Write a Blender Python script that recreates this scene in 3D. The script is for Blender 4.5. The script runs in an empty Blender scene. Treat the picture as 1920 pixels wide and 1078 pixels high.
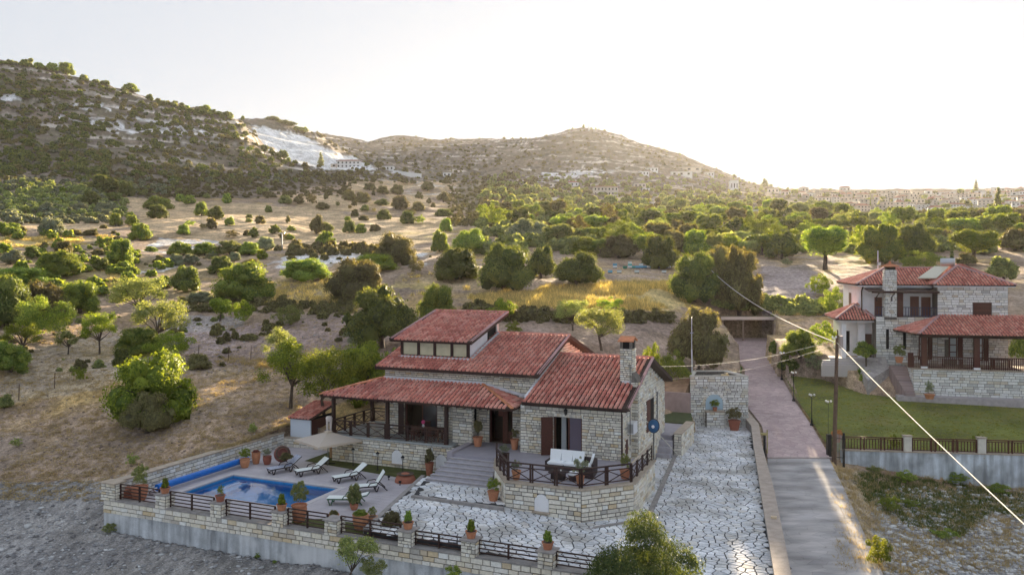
import bpy, bmesh, math, random
import numpy as np
from mathutils import Vector, Matrix
SC = bpy.context.scene
COL = SC.collection
R = math.radians
rnd = random.Random(7)
nr = np.random.RandomState(11)

# ------------------------------------------------------------------ camera, sky, sun, exposure
CAMH = 10.8
cam_d = bpy.data.cameras.new('camera'); cam = bpy.data.objects.new('camera', cam_d); COL.objects.link(cam)
cam.location = (0, 0, CAMH); cam.rotation_euler = (R(90), 0, 0)
cam_d.sensor_width = 36.0; cam_d.lens = 36.0 * 1497 / 1920
cam_d.shift_y = -39.0 / 1920          # the horizon lies a little above the middle
cam_d.clip_start = 0.5; cam_d.clip_end = 9000
SC.camera = cam
HAZE = 0.00004
SUN_AZ = 13.5; SUN_EL = 10.5           # azimuth clockwise from +Y
wd = bpy.data.worlds.new('World'); SC.world = wd; wd.use_nodes = True
nt = wd.node_tree; nt.nodes.clear()
sky = nt.nodes.new('ShaderNodeTexSky'); sky.sky_type = 'NISHITA'; sky.sun_disc = False
sky.sun_elevation = R(SUN_EL); sky.sun_rotation = R(SUN_AZ)
sky.altitude = 400; sky.air_density = 1.0; sky.dust_density = 3.0; sky.ozone_density = 1.0
hs = nt.nodes.new('ShaderNodeHueSaturation'); hs.inputs['Saturation'].default_value = 1.0
gam = nt.nodes.new('ShaderNodeGamma'); gam.inputs['Gamma'].default_value = 0.045      # hazy air evens out the brightness of the sky
hs2 = nt.nodes.new('ShaderNodeHueSaturation'); hs2.inputs['Saturation'].default_value = 1.0
tint = nt.nodes.new('ShaderNodeMixRGB'); tint.blend_type = 'MULTIPLY'; tint.inputs[0].default_value = 1; tint.inputs[2].default_value = (.80, .88, 1.0, 1)
bg = nt.nodes.new('ShaderNodeBackground'); bg.inputs['Strength'].default_value = 0.15
wo = nt.nodes.new('ShaderNodeOutputWorld')
nt.links.new(sky.outputs[0], hs.inputs['Color']); nt.links.new(hs.outputs[0], gam.inputs[0]); nt.links.new(gam.outputs[0], hs2.inputs['Color']); nt.links.new(hs2.outputs[0], tint.inputs[1]); nt.links.new(tint.outputs[0], bg.inputs['Color']); nt.links.new(bg.outputs[0], wo.inputs['Surface'])
sl = bpy.data.lights.new('sun', 'SUN'); sl.energy = 5.0; sl.angle = R(0.5); sl.color = (1.0, 0.80, 0.55)
so = bpy.data.objects.new('sun', sl); COL.objects.link(so)
sdir = Vector((math.sin(R(SUN_AZ)) * math.cos(R(SUN_EL)), math.cos(R(SUN_AZ)) * math.cos(R(SUN_EL)), math.sin(R(SUN_EL))))
so.rotation_euler = sdir.to_track_quat('Z', 'Y').to_euler(); so.location = (20, 60, 60)
vs = SC.view_settings; vs.view_transform = 'Standard'; vs.look = 'None'; vs.gamma = 1; vs.use_curve_mapping = False
vs.exposure = 2.3
SC.cycles.max_bounces = 6; SC.cycles.transparent_max_bounces = 8
SC.cycles.volume_bounces = 0

# ------------------------------------------------------------------ materials
MATS = {}
def mat(name, color, rough=0.8, metal=0.0, var=0.0, noise=0.0, nscale=3.0, noise2=0.0, n2scale=20.0, bump=0.0, bscale=30.0,
        trans=0.0, spec=0.3, cols=None, dirt=None, rand_hue=0.0, coat=0.0, streak=0.0):
    """procedural material: base colour varied per piece (var), by soft noise and by fine noise; optional translucency, bump, dirt"""
    if name in MATS: return MATS[name]
    m = bpy.data.materials.new(name); m.use_nodes = True; MATS[name] = m
    t = m.node_tree; N = t.nodes; L = t.links; N.clear()
    out = N.new('ShaderNodeOutputMaterial'); b = N.new('ShaderNodeBsdfPrincipled')
    b.inputs['Roughness'].default_value = rough; b.inputs['Metallic'].default_value = metal
    b.inputs['Specular IOR Level'].default_value = spec
    if coat: b.inputs['Coat Weight'].default_value = coat
    tc = N.new('ShaderNodeTexCoord')
    geo = N.new('ShaderNodeNewGeometry'); oi = N.new('ShaderNodeObjectInfo')
    ad = N.new('ShaderNodeMath'); ad.operation = 'ADD'; L.new(geo.outputs['Random Per Island'], ad.inputs[0]); L.new(oi.outputs['Random'], ad.inputs[1])
    fr = N.new('ShaderNodeMath'); fr.operation = 'FRACT'; L.new(ad.outputs[0], fr.inputs[0])
    if cols:
        cr = N.new('ShaderNodeValToRGB'); e = cr.color_ramp.elements
        while len(e) < len(cols): e.new(0.5)
        for i, (p, c) in enumerate(cols): e[i].position = p; e[i].color = (*c, 1)
        L.new(fr.outputs[0], cr.inputs[0]); cur = cr.outputs[0]
    else:
        rgb = N.new('ShaderNodeRGB'); rgb.outputs[0].default_value = (*color, 1); cur = rgb.outputs[0]
    def mul(cur, src, amt):
        mr = N.new('ShaderNodeMapRange'); mr.inputs['To Min'].default_value = 1 - amt; mr.inputs['To Max'].default_value = 1 + amt
        L.new(src, mr.inputs['Value'])
        v = N.new('ShaderNodeVectorMath'); v.operation = 'SCALE'; L.new(cur, v.inputs[0]); L.new(mr.outputs[0], v.inputs['Scale'])
        return v.outputs[0]
    if var: cur = mul(cur, fr.outputs[0], var)
    def nz(scale, det=4, stretch=None):
        n = N.new('ShaderNodeTexNoise'); n.inputs['Scale'].default_value = scale; n.inputs['Detail'].default_value = det
        if stretch:
            mp = N.new('ShaderNodeMapping'); mp.inputs['Scale'].default_value = stretch
            L.new(geo.outputs['Position'], mp.inputs[0]); L.new(mp.outputs[0], n.inputs['Vector'])
        else: L.new(geo.outputs['Position'], n.inputs['Vector'])
        c = N.new('ShaderNodeMapRange'); c.inputs['From Min'].default_value = 0.3; c.inputs['From Max'].default_value = 0.7
        L.new(n.outputs['Fac'], c.inputs['Value']); return c.outputs[0]
    if noise: cur = mul(cur, nz(nscale), noise)
    if noise2: cur = mul(cur, nz(n2scale), noise2)
    if streak: cur = mul(cur, nz(1.0, 5, (3.0, 3.0, 0.35)), streak)
    if dirt:
        dc, amt, sc_ = dirt
        mx = N.new('ShaderNodeMixRGB'); mx.inputs['Color2'].default_value = (*dc, 1)
        m2 = N.new('ShaderNodeMath'); m2.operation = 'MULTIPLY'; m2.inputs[1].default_value = amt
        n = N.new('ShaderNodeTexNoise'); n.inputs['Scale'].default_value = sc_; n.inputs['Detail'].default_value = 6
        L.new(geo.outputs['Position'], n.inputs['Vector'])
        c = N.new('ShaderNodeMapRange'); c.inputs['From Min'].default_value = 0.5; c.inputs['From Max'].default_value = 0.66
        L.new(n.outputs['Fac'], c.inputs['Value']); L.new(c.outputs[0], m2.inputs[0]); L.new(m2.outputs[0], mx.inputs['Fac'])
        L.new(cur, mx.inputs['Color1']); cur = mx.outputs[0]
    if rand_hue:
        h = N.new('ShaderNodeHueSaturation')
        mr = N.new('ShaderNodeMapRange'); mr.inputs['To Min'].default_value = 0.5 - rand_hue; mr.inputs['To Max'].default_value = 0.5 + rand_hue
        L.new(oi.outputs['Random'], mr.inputs['Value']); L.new(mr.outputs[0], h.inputs['Hue'])
        mr2 = N.new('ShaderNodeMapRange'); mr2.inputs['To Min'].default_value = 0.75; mr2.inputs['To Max'].default_value = 1.3
        L.new(oi.outputs['Random'], mr2.inputs['Value']); L.new(mr2.outputs[0], h.inputs['Value'])
        L.new(cur, h.inputs['Color']); cur = h.outputs[0]
    L.new(cur, b.inputs['Base Color'])
    if bump:
        n = N.new('ShaderNodeTexNoise'); n.inputs['Scale'].default_value = bscale; n.inputs['Detail'].default_value = 4
        L.new(geo.outputs['Position'], n.inputs['Vector'])
        bp = N.new('ShaderNodeBump'); bp.inputs['Strength'].default_value = bump; bp.inputs['Distance'].default_value = 0.05
        L.new(n.outputs['Fac'], bp.inputs['Height']); L.new(bp.outputs[0], b.inputs['Normal'])
    if trans:
        tr = N.new('ShaderNodeBsdfTranslucent'); sc2 = N.new('ShaderNodeVectorMath'); sc2.operation = 'MULTIPLY'
        sc2.inputs[1].default_value = (2.2, 1.9, 0.7); L.new(cur, sc2.inputs[0]); L.new(sc2.outputs[0], tr.inputs['Color'])
        mx = N.new('ShaderNodeMixShader'); mx.inputs[0].default_value = trans
        L.new(b.outputs[0], mx.inputs[1]); L.new(tr.outputs[0], mx.inputs[2]); L.new(mx.outputs[0], out.inputs['Surface'])
    else: L.new(b.outputs[0], out.inputs['Surface'])
    return m

STONE = mat('stone', (.5, .46, .4), .9, noise=.12, nscale=9, bump=.4, bscale=25,
            cols=[(0, (0.439, 0.417, 0.381)), (.12, (0.673, 0.630, 0.556)), (.4, (0.820, 0.776, 0.688)), (.65, (0.732, 0.673, 0.542)), (.80, (0.820, 0.820, 0.791)), (.93, (0.644, 0.512, 0.322)), (1, (0.527, 0.483, 0.425))])
STONEW = mat('stone_white', (.5, .46, .4), .9, noise=.12, nscale=9, bump=.4, bscale=25,
             cols=[(0, (0.450, 0.450, 0.437)), (.15, (0.688, 0.688, 0.661)), (.5, (0.820, 0.820, 0.806)), (.8, (0.741, 0.727, 0.661)), (.95, (0.595, 0.529, 0.423)), (1, (0.529, 0.529, 0.503))])
MORTAR = mat('mortar', (.15, .135, .12), .95, noise=.25, nscale=6)
MORTARD = mat('paving_joint', (.045, .045, .05), .95, noise=.25, nscale=6)
FLAG = mat('flagstone', (.5, .5, .5), .75, noise=.2, nscale=.7, noise2=.16, n2scale=14, bump=.35, dirt=((.34, .32, .29), .7, .5),
           cols=[(0, (0.561, 0.575, 0.604)), (.3, (0.758, 0.772, 0.814)), (.6, (0.674, 0.674, 0.701)), (.85, (0.814, 0.814, 0.820)), (1, (0.589, 0.561, 0.534))])
TILE = mat('roof_tile', (.4, .1, .07), .7, noise=.1, nscale=1.2, noise2=.08, n2scale=12, spec=.4, dirt=((.26, .12, .10), .4, 1.1),
           cols=[(0, (.42, .13, .10)), (.25, (.56, .19, .15)), (.55, (.64, .25, .19)), (.85, (.70, .34, .27)), (1, (.56, .24, .20))])
TILEO = mat('roof_tile_orange', (.5, .2, .1), .75, var=.25, noise=.2, nscale=4)
WHITE = mat('white_plaster', (.82, .82, .84), .85, noise=.05, nscale=2, dirt=((.6, .6, .6), .3, 1.2))
WHITEC = mat('white_flashing', (.66, .66, .70), .7, noise=.12, nscale=5)
WOOD = mat('dark_wood', (.045, .022, .018), .6, var=.2, noise=.2, nscale=12)
WOODR = mat('red_brown_wood', (.085, .028, .02), .6, var=.2, noise=.2, nscale=10)
BLACK = mat('black_iron', (.02, .02, .022), .5)
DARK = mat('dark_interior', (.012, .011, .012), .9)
CURTAIN = mat('curtain', (.42, .45, .47), .9)
GLASSD = mat('window_glass', (.03, .03, .035), .06, spec=1.0)
CONC = mat('stained_concrete', (.42, .44, .46), .9, noise=.18, nscale=1.5, streak=.45, noise2=.15, n2scale=25, bump=.2, dirt=((.68, .69, .70), .75, .45))
COPING = mat('coping_stone', (.42, .35, .28), .85, noise=.15, nscale=3, noise2=.08)
COPINGG = mat('coping_grey', (.30, .28, .27), .85, noise=.2, nscale=2.5, noise2=.08)
TERRA = mat('terracotta', (.42, .17, .10), .8, noise=.15, nscale=8, rand_hue=.012)
SLABG = mat('grey_floor', (.34, .32, .36), .7, noise=.08, nscale=2, noise2=.05)
STEPM = mat('step_stone', (.42, .40, .44), .8, noise=.12, nscale=3, noise2=.08)
DECK = mat('pool_deck', (.46, .43, .46), .75, var=.05, noise=.1, nscale=1.5)
BLUET = mat('pool_tile', (.06, .36, .72), .3, noise=.12, nscale=3, noise2=.2, n2scale=30)
BLUEP = mat('blue_cover', (.01, .15, .55), .35, noise=.1, nscale=4)
CUSH = mat('white_cushion', (.80, .82, .84), .9)
RATTAN = mat('rattan', (.05, .035, .035), .7, noise=.3, nscale=30)
CANVAS = mat('canvas', (.60, .53, .49), .9, noise=.05)
METAL = mat('grey_metal', (.45, .46, .48), .35, metal=.7)
WHITEM = mat('white_metal', (.75, .76, .78), .4)
BARK = mat('bark', (.10, .075, .06), .95, noise=.3, nscale=6)
POLEW = mat('pole_wood', (.13, .085, .06), .9, noise=.3, nscale=4)
WHEAT = mat('dry_grass', (.5, .36, .14), .9, var=.3, trans=.35, noise=.3, nscale=.35, cols=[(0, (.34, .28, .15)), (.5, (.52, .44, .22)), (1, (.66, .58, .34))])
STUB = mat('dry_stubble', (.4, .33, .22), .9, trans=.3, cols=[(0, (.26, .21, .15)), (.6, (.36, .30, .20)), (1, (.48, .38, .22))])
WEED = mat('green_weed', (.08, .12, .04), .9, trans=.3, cols=[(0, (.04, .08, .03)), (.6, (.08, .12, .035)), (1, (.2, .19, .07))])
PEB = mat('loose_stone', (.4, .4, .4), .9, cols=[(0, (.16, .15, .15)), (.5, (.28, .28, .29)), (.85, (.42, .42, .43)), (1, (.66, .66, .66))])
PEBW = mat('white_stone', (.4, .4, .4), .9, cols=[(0, (.26, .25, .25)), (.4, (.42, .41, .41)), (.8, (.62, .62, .62)), (1, (.75, .75, .75))])
PEBD = mat('dull_stone', (.3, .3, .3), .9, cols=[(0, (.17, .13, .10)), (.6, (.28, .22, .18)), (.93, (.40, .35, .30)), (1, (.6, .57, .53))])
def fol(name, c0, c1, c2, tr=.35):
    return mat(name, c1, .65, trans=tr, spec=.25, rand_hue=.012, cols=[(0, c0), (.5, c1), (1, c2)])
F_CAROB = fol('carob_leaves', (0.055, 0.081, 0.032), (0.111, 0.144, 0.044), (0.206, 0.239, 0.061))
F_BROWN = fol('dusky_leaves', (0.089, 0.084, 0.049), (0.152, 0.138, 0.073), (0.221, 0.221, 0.099))
F_GREEN = fol('green_leaves', (0.086, 0.146, 0.040), (0.175, 0.249, 0.057), (0.320, 0.377, 0.077), .4)
F_LIME = fol('lime_leaves', (0.079, 0.122, 0.020), (0.158, 0.209, 0.029), (0.279, 0.326, 0.041), .36)
F_OLIVE = fol('olive_leaves', (0.122, 0.163, 0.077), (0.208, 0.251, 0.111), (0.342, 0.388, 0.166), .4)
F_GREY = fol('grey_green_leaves', (0.123, 0.152, 0.111), (0.210, 0.246, 0.184), (0.344, 0.381, 0.295), .3)

# ------------------------------------------------------------------ mesh builder
def newmesh(name, V, Fc, m=None, smooth=False):
    me = bpy.data.meshes.new(name)
    me.from_pydata(V, [], Fc); me.update()
    if m: me.materials.append(m)
    if smooth:
        me.polygons.foreach_set('use_smooth', [True] * len(me.polygons))
    return me
def npmesh(name, V, Q, m=None, smooth=False):
    """V (n,3) floats, Q (k,3) or (k,4) ints -> mesh, fast"""
    me = bpy.data.meshes.new(name); n = len(V); k, s = Q.shape
    me.vertices.add(n); me.vertices.foreach_set('co', np.ascontiguousarray(V, dtype=np.float32).ravel())
    me.loops.add(k * s); me.loops.foreach_set('vertex_index', np.ascontiguousarray(Q, dtype=np.int32).ravel())
    me.polygons.add(k); me.polygons.foreach_set('loop_start', np.arange(0, k * s, s, dtype=np.int32))
    me.polygons.foreach_set('loop_total', np.full(k, s, dtype=np.int32))
    if smooth: me.polygons.foreach_set('use_smooth', np.ones(k, dtype=bool))
    me.update(calc_edges=True); me.validate()
    if m: me.materials.append(m)
    return me
class MB:
    def __init__(s): s.v = []; s.f = []
    def add(s, v, f):
        o = len(s.v); s.v += [tuple(p) for p in v]; s.f += [tuple(i + o for i in q) for q in f]; return s
    def box(s, x0, x1, y0, y1, z0, z1):
        return s.add([(x0, y0, z0), (x1, y0, z0), (x1, y1, z0), (x0, y1, z0), (x0, y0, z1), (x1, y0, z1), (x1, y1, z1), (x0, y1, z1)],
                     [(0, 3, 2, 1), (4, 5, 6, 7), (0, 1, 5, 4), (1, 2, 6, 5), (2, 3, 7, 6), (3, 0, 4, 7)])
    def bar(s, a, b, w, h=None, up=(0, 0, 1)):
        """square-section bar from a to b"""
        h = h or w; a = Vector(a); b = Vector(b); d = (b - a).normalized(); up = Vector(up)
        if abs(d.dot(up)) > .98: up = Vector((1, 0, 0))
        x = d.cross(up).normalized() * w / 2; y = x.cross(d).normalized() * h / 2
        P = [a - x - y, a + x - y, a + x + y, a - x + y, b - x - y, b + x - y, b + x + y, b - x + y]
        return s.add(P, [(0, 1, 2, 3), (7, 6, 5, 4), (0, 4, 5, 1), (1, 5, 6, 2), (2, 6, 7, 3), (3, 7, 4, 0)])
    def tube(s, pts, rad, n=8, cap=True):
        pts = [Vector(p) for p in pts]; rad = rad if isinstance(rad, (list, tuple)) else [rad] * len(pts)
        o = len(s.v); V = []; Fc = []
        for i, p in enumerate(pts):
            d = (pts[min(i + 1, len(pts) - 1)] - pts[max(i - 1, 0)]).normalized()
            u = Vector((0, 0, 1)) if abs(d.z) < .9 else Vector((1, 0, 0))
            x = d.cross(u).normalized(); y = x.cross(d).normalized()
            for k in range(n):
                t = 2 * math.pi * k / n; V.append(p + (x * math.cos(t) + y * math.sin(t)) * rad[i])
        for i in range(len(pts) - 1):
            for k in range(n):
                k2 = (k + 1) % n; Fc.append((i * n + k, i * n + k2, (i + 1) * n + k2, (i + 1) * n + k))
        if cap: Fc.append(tuple(range(n - 1, -1, -1))); Fc.append(tuple((len(pts) - 1) * n + k for k in range(n)))
        return s.add(V, Fc)
    def lathe(s, prof, n=16, c=(0, 0, 0), cap=True):
        V = []; Fc = []
        for (r, z) in prof:
            for k in range(n):
                t = 2 * math.pi * k / n; V.append((c[0] + r * math.cos(t), c[1] + r * math.sin(t), c[2] + z))
        for i in range(len(prof) - 1):
            for k in range(n):
                k2 = (k + 1) % n; Fc.append((i * n + k, i * n + k2, (i + 1) * n + k2, (i + 1) * n + k))
        if cap: Fc.append(tuple(range(n - 1, -1, -1))); Fc.append(tuple((len(prof) - 1) * n + k for k in range(n)))
        return s.add(V, Fc)
    def prism(s, poly, z0, z1):
        """poly ccw in xy; z0,z1 numbers or functions of (x,y)"""
        f0 = z0 if callable(z0) else (lambda x, y: z0); f1 = z1 if callable(z1) else (lambda x, y: z1)
        n = len(poly); V = [(x, y, f0(x, y)) for x, y in poly] + [(x, y, f1(x, y)) for x, y in poly]
        Fc = [tuple(range(n - 1, -1, -1)), tuple(range(n, 2 * n))] + [(i, (i + 1) % n, n + (i + 1) % n, n + i) for i in range(n)]
        return s.add(V, Fc)
    def plate(s, pts, th):
        """planar polygon (ccw seen from outside) with thickness th behind it"""
        P = [Vector(p) for p in pts]; nrm = (P[1] - P[0]).cross(P[2] - P[0]).normalized() * th; n = len(P)
        return s.add(P + [p - nrm for p in P], [tuple(range(n)), tuple(range(2 * n - 1, n - 1, -1))] + [(i, n + i, n + (i + 1) % n, (i + 1) % n) for i in range(n)])
    def sphere(s, c, r, n=10, m=6, sq=(1, 1, 1)):
        V = []; Fc = []
        for j in range(m + 1):
            ph = math.pi * j / m - math.pi / 2
            for k in range(n):
                t = 2 * math.pi * k / n; V.append((c[0] + r * sq[0] * math.cos(ph) * math.cos(t), c[1] + r * sq[1] * math.cos(ph) * math.sin(t), c[2] + r * sq[2] * math.sin(ph)))
        for j in range(m):
            for k in range(n): Fc.append((j * n + k, j * n + (k + 1) % n, (j + 1) * n + (k + 1) % n, (j + 1) * n + k))
        return s.add(V, Fc)
    def mesh(s, name, m, off=(0, 0, 0), smooth=False):
        V = [(x - off[0], y - off[1], z - off[2]) for x, y, z in s.v]
        me = newmesh(name, V, s.f, m, smooth); return me

def obj(name, me, parent=None, loc=(0, 0, 0), rz=0.0, scale=None):
    o = bpy.data.objects.new(name, me); COL.objects.link(o)
    o.location = loc; o.rotation_euler = (0, 0, rz)
    if scale is not None: o.scale = scale
    if parent: o.parent = parent
    return o
def tag(o, label=None, cat=None, group=None, kind=None):
    if label: o['label'] = label
    if cat: o['category'] = cat
    if group: o['group'] = group
    if kind: o['kind'] = kind
    return o
class Frame:
    def __init__(s, cx, cy, ang): s.c = (cx, cy); s.a = ang; s.U = (math.cos(ang), math.sin(ang)); s.V = (-math.sin(ang), math.cos(ang))
    def w(s, u, v, z=0): return (s.c[0] + u * s.U[0] + v * s.V[0], s.c[1] + u * s.U[1] + v * s.V[1], z)
    def l(s, x, y): dx, dy = x - s.c[0], y - s.c[1]; return (dx * s.U[0] + dy * s.U[1], dx * s.V[0] + dy * s.V[1])
A1 = math.atan(630 / 1497)
HF = Frame(6.29, 45.95, -A1)          # the villa's own axes: u along its front, v towards the back
WF = Frame(0, 0, 0)
class Thing:
    """an Empty at the thing's base; parts are given in the frame's coordinates"""
    def __init__(s, name, label, cat, base=(0, 0, 0), fr=HF, group=None, kind=None):
        s.base = base; s.o = bpy.data.objects.new(name, None); COL.objects.link(s.o)
        s.o.location = fr.w(*base); s.o.rotation_euler = (0, 0, fr.a); s.o.empty_display_size = .3
        tag(s.o, label, cat, group, kind)
    def part(s, name, mb, m, parent=None, smooth=False, kind=None, label=None):
        b = s.base
        o = obj(name, mb.mesh(name, m, b, smooth), parent or s.o)
        return tag(o, label=label, kind=kind)
def single(name, mb, m, label, cat, base, fr=HF, group=None, smooth=False):
    """a thing that is one mesh; coordinates in the frame"""
    o = obj(name, mb.mesh(name, m, base, smooth), None, fr.w(*base), fr.a); return tag(o, label, cat, group)
def structure(name, mb, m, fr=HF, smooth=False, kind='structure'):
    o = obj(name, mb.mesh(name, m, (0, 0, 0), smooth), None, fr.w(0, 0, 0), fr.a); return tag(o, kind=kind)
def copy_tree(o, parent=None):
    c = o.copy(); COL.objects.link(c)
    if parent is not None: c.parent = parent
    for ch in list(o.children): copy_tree(ch, c)
    return c

# pixel -> world helper used for laying out the far landscape at chosen distances
def ray(px, py): return ((px - 960) / 1497., -(py - 500) / 1497.)
def at(px, py, Y): a, b = ray(px, py); return (a * Y, Y, CAMH + b * Y)
def atz(px, py, z): Y = (CAMH - z) * 1497. / (py - 500); return ((px - 960) / 1497. * Y, Y)
# ------------------------------------------------------------------ terrain
def vnoise(x, y, seed=0):
    """smooth value noise in numpy"""
    xi = np.floor(x).astype(np.int64); yi = np.floor(y).astype(np.int64); fx = x - xi; fy = y - yi
    def h(a, b):
        n = (a * 374761393 + b * 668265263 + seed * 974711) & 0xffffffff
        n = ((n ^ (n >> 13)) * 1274126177) & 0xffffffff; n = n ^ (n >> 16)
        return (n & 0xffff) / 65535.
    sx = fx * fx * (3 - 2 * fx); sy = fy * fy * (3 - 2 * fy)
    return (h(xi, yi) * (1 - sx) + h(xi + 1, yi) * sx) * (1 - sy) + (h(xi, yi + 1) * (1 - sx) + h(xi + 1, yi + 1) * sx) * sy
def fbm(x, y, o=4, seed=0):
    s = 0; a = 1; t = 0
    for i in range(o): s = s + a * vnoise(x * 2 ** i, y * 2 ** i, seed + i); t += a; a *= .5
    return s / t - .5
PXC = [-300, 0, 200, 400, 600, 800, 1000, 1200, 1400, 1600, 1800, 2000, 2300]
ZR = {12: [-7] * 13,
 20: [-6, -6, -6, -6, -6, -6, -6.5, -6.5, -5.5, -5.6, -7.4, -7.4, -7],
 30: [-5, -5, -4.6, -4.4, -4.4, -4.6, -5, -5.5, -5, -5, -6.7, -6.7, -6.5],
 37: [-4.4, -4.2, -3.8, -3.5, -3.1, -3.4, -4, -4.5, -4.2, -4.3, -6.0, -6, -6],
 43: [-3.6, -3.5, -3.3, -3.0, -3, -3, -3, -3, -3.5, -3.7, -5.3, -5.3, -5.2],
 50: [-2.5, -2.5, -2.0, -0.8, -1.5, -2, -2, -2, -3, -3.1, -4.6, -4.6, -4.5],
 56: [-.9, -1.0, -.8, .0, -.5, -.5, -.5, -.6, -2.5, -2.8, -4.0, -4, -4],
 57: [-.8, -.9, -.7, .1, -.4, -.3, -.3, -.5, -2.4, -2.3, -2.2, -2.2, -2],
 65: [1.2, 1.2, 1.1, 1.2, .9, 1.2, 1.6, 1.2, -1.6, -1.3, -1.2, -1, -.8],
 75: [3.3, 3.4, 2.6, 2.3, 2.6, 3.0, 3.4, 3.0, 1.2, -.3, -.2, 0, .5],
 88: [5.6, 5.7, 4.5, 3.8, 4.9, 4.9, 5.2, 4.9, 2.6, 2.6, 2.5, 2.5, 3],
 102: [8.2, 8.2, 6.8, 6.1, 6.7, 6.9, 7.1, 6.7, 4.4, 5.5, 5.2, 5.5, 6]}
PR = {118: [495, 498, 510, 530, 522, 505, 512, 518, 545, 530, 530, 525, 520],
 140: [460, 462, 480, 490, 490, 485, 487, 497, 508, 502, 505, 500, 490],
 170: [420, 428, 440, 455, 455, 455, 460, 470, 480, 475, 478, 470, 460],
 210: [385, 395, 412, 418, 432, 432, 440, 448, 455, 452, 455, 445, 430],
 260: [345, 362, 385, 392, 408, 408, 420, 428, 437, 435, 436, 425, 405],
 330: [280, 315, 345, 358, 375, 388, 400, 409, 418, 418, 420, 408, 380],
 430: [150, 222, 268, 300, 340, 360, 378, 390, 402, 406, 408, 396, 360]}
CREST = {560: [(-300, 60), (0, 114), (60, 124), (160, 150), (250, 173), (300, 190), (400, 215), (450, 224), (480, 262), (540, 300), (600, 320), (700, 338), (800, 342), (1000, 355), (1200, 370), (1400, 388), (1600, 396), (1800, 398), (2000, 386), (2300, 350)],
 650: [(-300, 90), (0, 135), (200, 178), (400, 235), (450, 240), (480, 270), (540, 302), (600, 316), (700, 322), (800, 334), (1000, 345), (1200, 358), (1400, 380), (1600, 390), (1800, 391), (2000, 380), (2300, 350)],
 850: [(-300, 200), (0, 215), (400, 240), (455, 221), (480, 219), (520, 224), (570, 243), (600, 256), (640, 280), (700, 308), (800, 322), (1000, 330), (1200, 345), (1400, 368), (1600, 379), (1800, 380), (2000, 372), (2300, 350)],
 960: [(-300, 210), (0, 225), (400, 250), (520, 240), (600, 266), (700, 300), (800, 310), (1000, 315), (1200, 330), (1400, 362), (1600, 372), (1800, 374), (2000, 366), (2300, 345)],
 1300: [(-300, 240), (0, 240), (400, 245), (590, 251), (650, 259), (690, 268), (720, 262), (755, 256), (790, 259), (820, 263), (960, 263), (1030, 253), (1090, 240), (1130, 246), (1200, 269), (1280, 291), (1340, 316), (1400, 342), (1450, 353), (1500, 358), (1600, 357), (1800, 356), (2000, 352), (2300, 340)],
 1720: [(-300, 270), (400, 270), (690, 290), (1090, 280), (1300, 330), (1450, 368), (1800, 372), (2300, 360)],
 3600: [(-300, 400), (1400, 430), (2300, 430)]}
gpx = np.concatenate([np.linspace(-700, -40, 60, endpoint=False), np.linspace(-40, 1960, 560, endpoint=False), np.linspace(1960, 2700, 61)])
nodesY = sorted(list(ZR) + list(PR) + list(CREST))
prof = []
for Y in nodesY:
    if Y in ZR: zz = np.interp(gpx, PXC, ZR[Y])
    elif Y in PR: zz = CAMH - (np.interp(gpx, PXC, PR[Y]) - 500) * Y / 1497.
    else:
        c = CREST[Y]; zz = CAMH - (np.interp(gpx, [p[0] for p in c], [p[1] for p in c]) - 500) * Y / 1497.
    prof.append(zz)
prof = np.array(prof)
gY = np.concatenate([np.linspace(12, 28, 12, endpoint=False), np.linspace(28, 80, 230, endpoint=False), np.geomspace(80, 1320, 640, endpoint=False), np.geomspace(1320, 1720, 16)])
lY = np.log(gY); lN = np.log(np.array(nodesY, dtype=float))
ZG = np.empty((len(gY), len(gpx)))
for j in range(len(gpx)): ZG[:, j] = np.interp(lY, lN, prof[:, j])
# round the creases of the piecewise profile
for _ in range(5):
    ZG[1:-1] = .25 * ZG[:-2] + .5 * ZG[1:-1] + .25 * ZG[2:]; ZG[:, 1:-1] = .25 * ZG[:, :-2] + .5 * ZG[:, 1:-1] + .25 * ZG[:, 2:]
YY, PP = np.meshgrid(gY, gpx, indexing='ij'); XX = (PP - 960) / 1497. * YY
amp = np.clip((YY - 60) / 400, 0, 1)
ZG += fbm(XX / 35, YY / 35, 4, 3) * 9 * amp + fbm(XX / 6, YY / 6, 3, 9) * (.35 + 1.5 * amp) + fbm(XX / .8, YY / .8, 2, 5) * .16
hill = np.clip((YY - 320) / 150, 0, 1) * np.clip((1500 - PP) / 300, 0, 1)
ts = 10.0; q = ZG / ts + fbm(XX / 60, YY / 60, 3, 21) * 2; fq = q - np.floor(q)
ZG += hill * (np.clip((fq - .5) * 2.6, -.5, .5) - (fq - .5)) * ts * .55
def pip(poly, X, Y):
    ins = np.zeros(X.shape, bool); n = len(poly)
    for i in range(n):
        x1, y1 = poly[i]; x2, y2 = poly[(i + 1) % n]
        c = ((y1 > Y) != (y2 > Y)) & (X < (x2 - x1) * (Y - y1) / (y2 - y1 + 1e-12) + x1); ins ^= c
    return ins
def roadz(Y): return np.interp(Y, [20, 37, 55, 103, 110], [-4.9, -3.6, -2.24, 1.6, 1.6])
def lawnz(X, Y): return np.interp(Y, [50, 55.5, 73.5, 84, 90], [-2.35, -2.1, -.42, .25, .4]) + 0 * X
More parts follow.
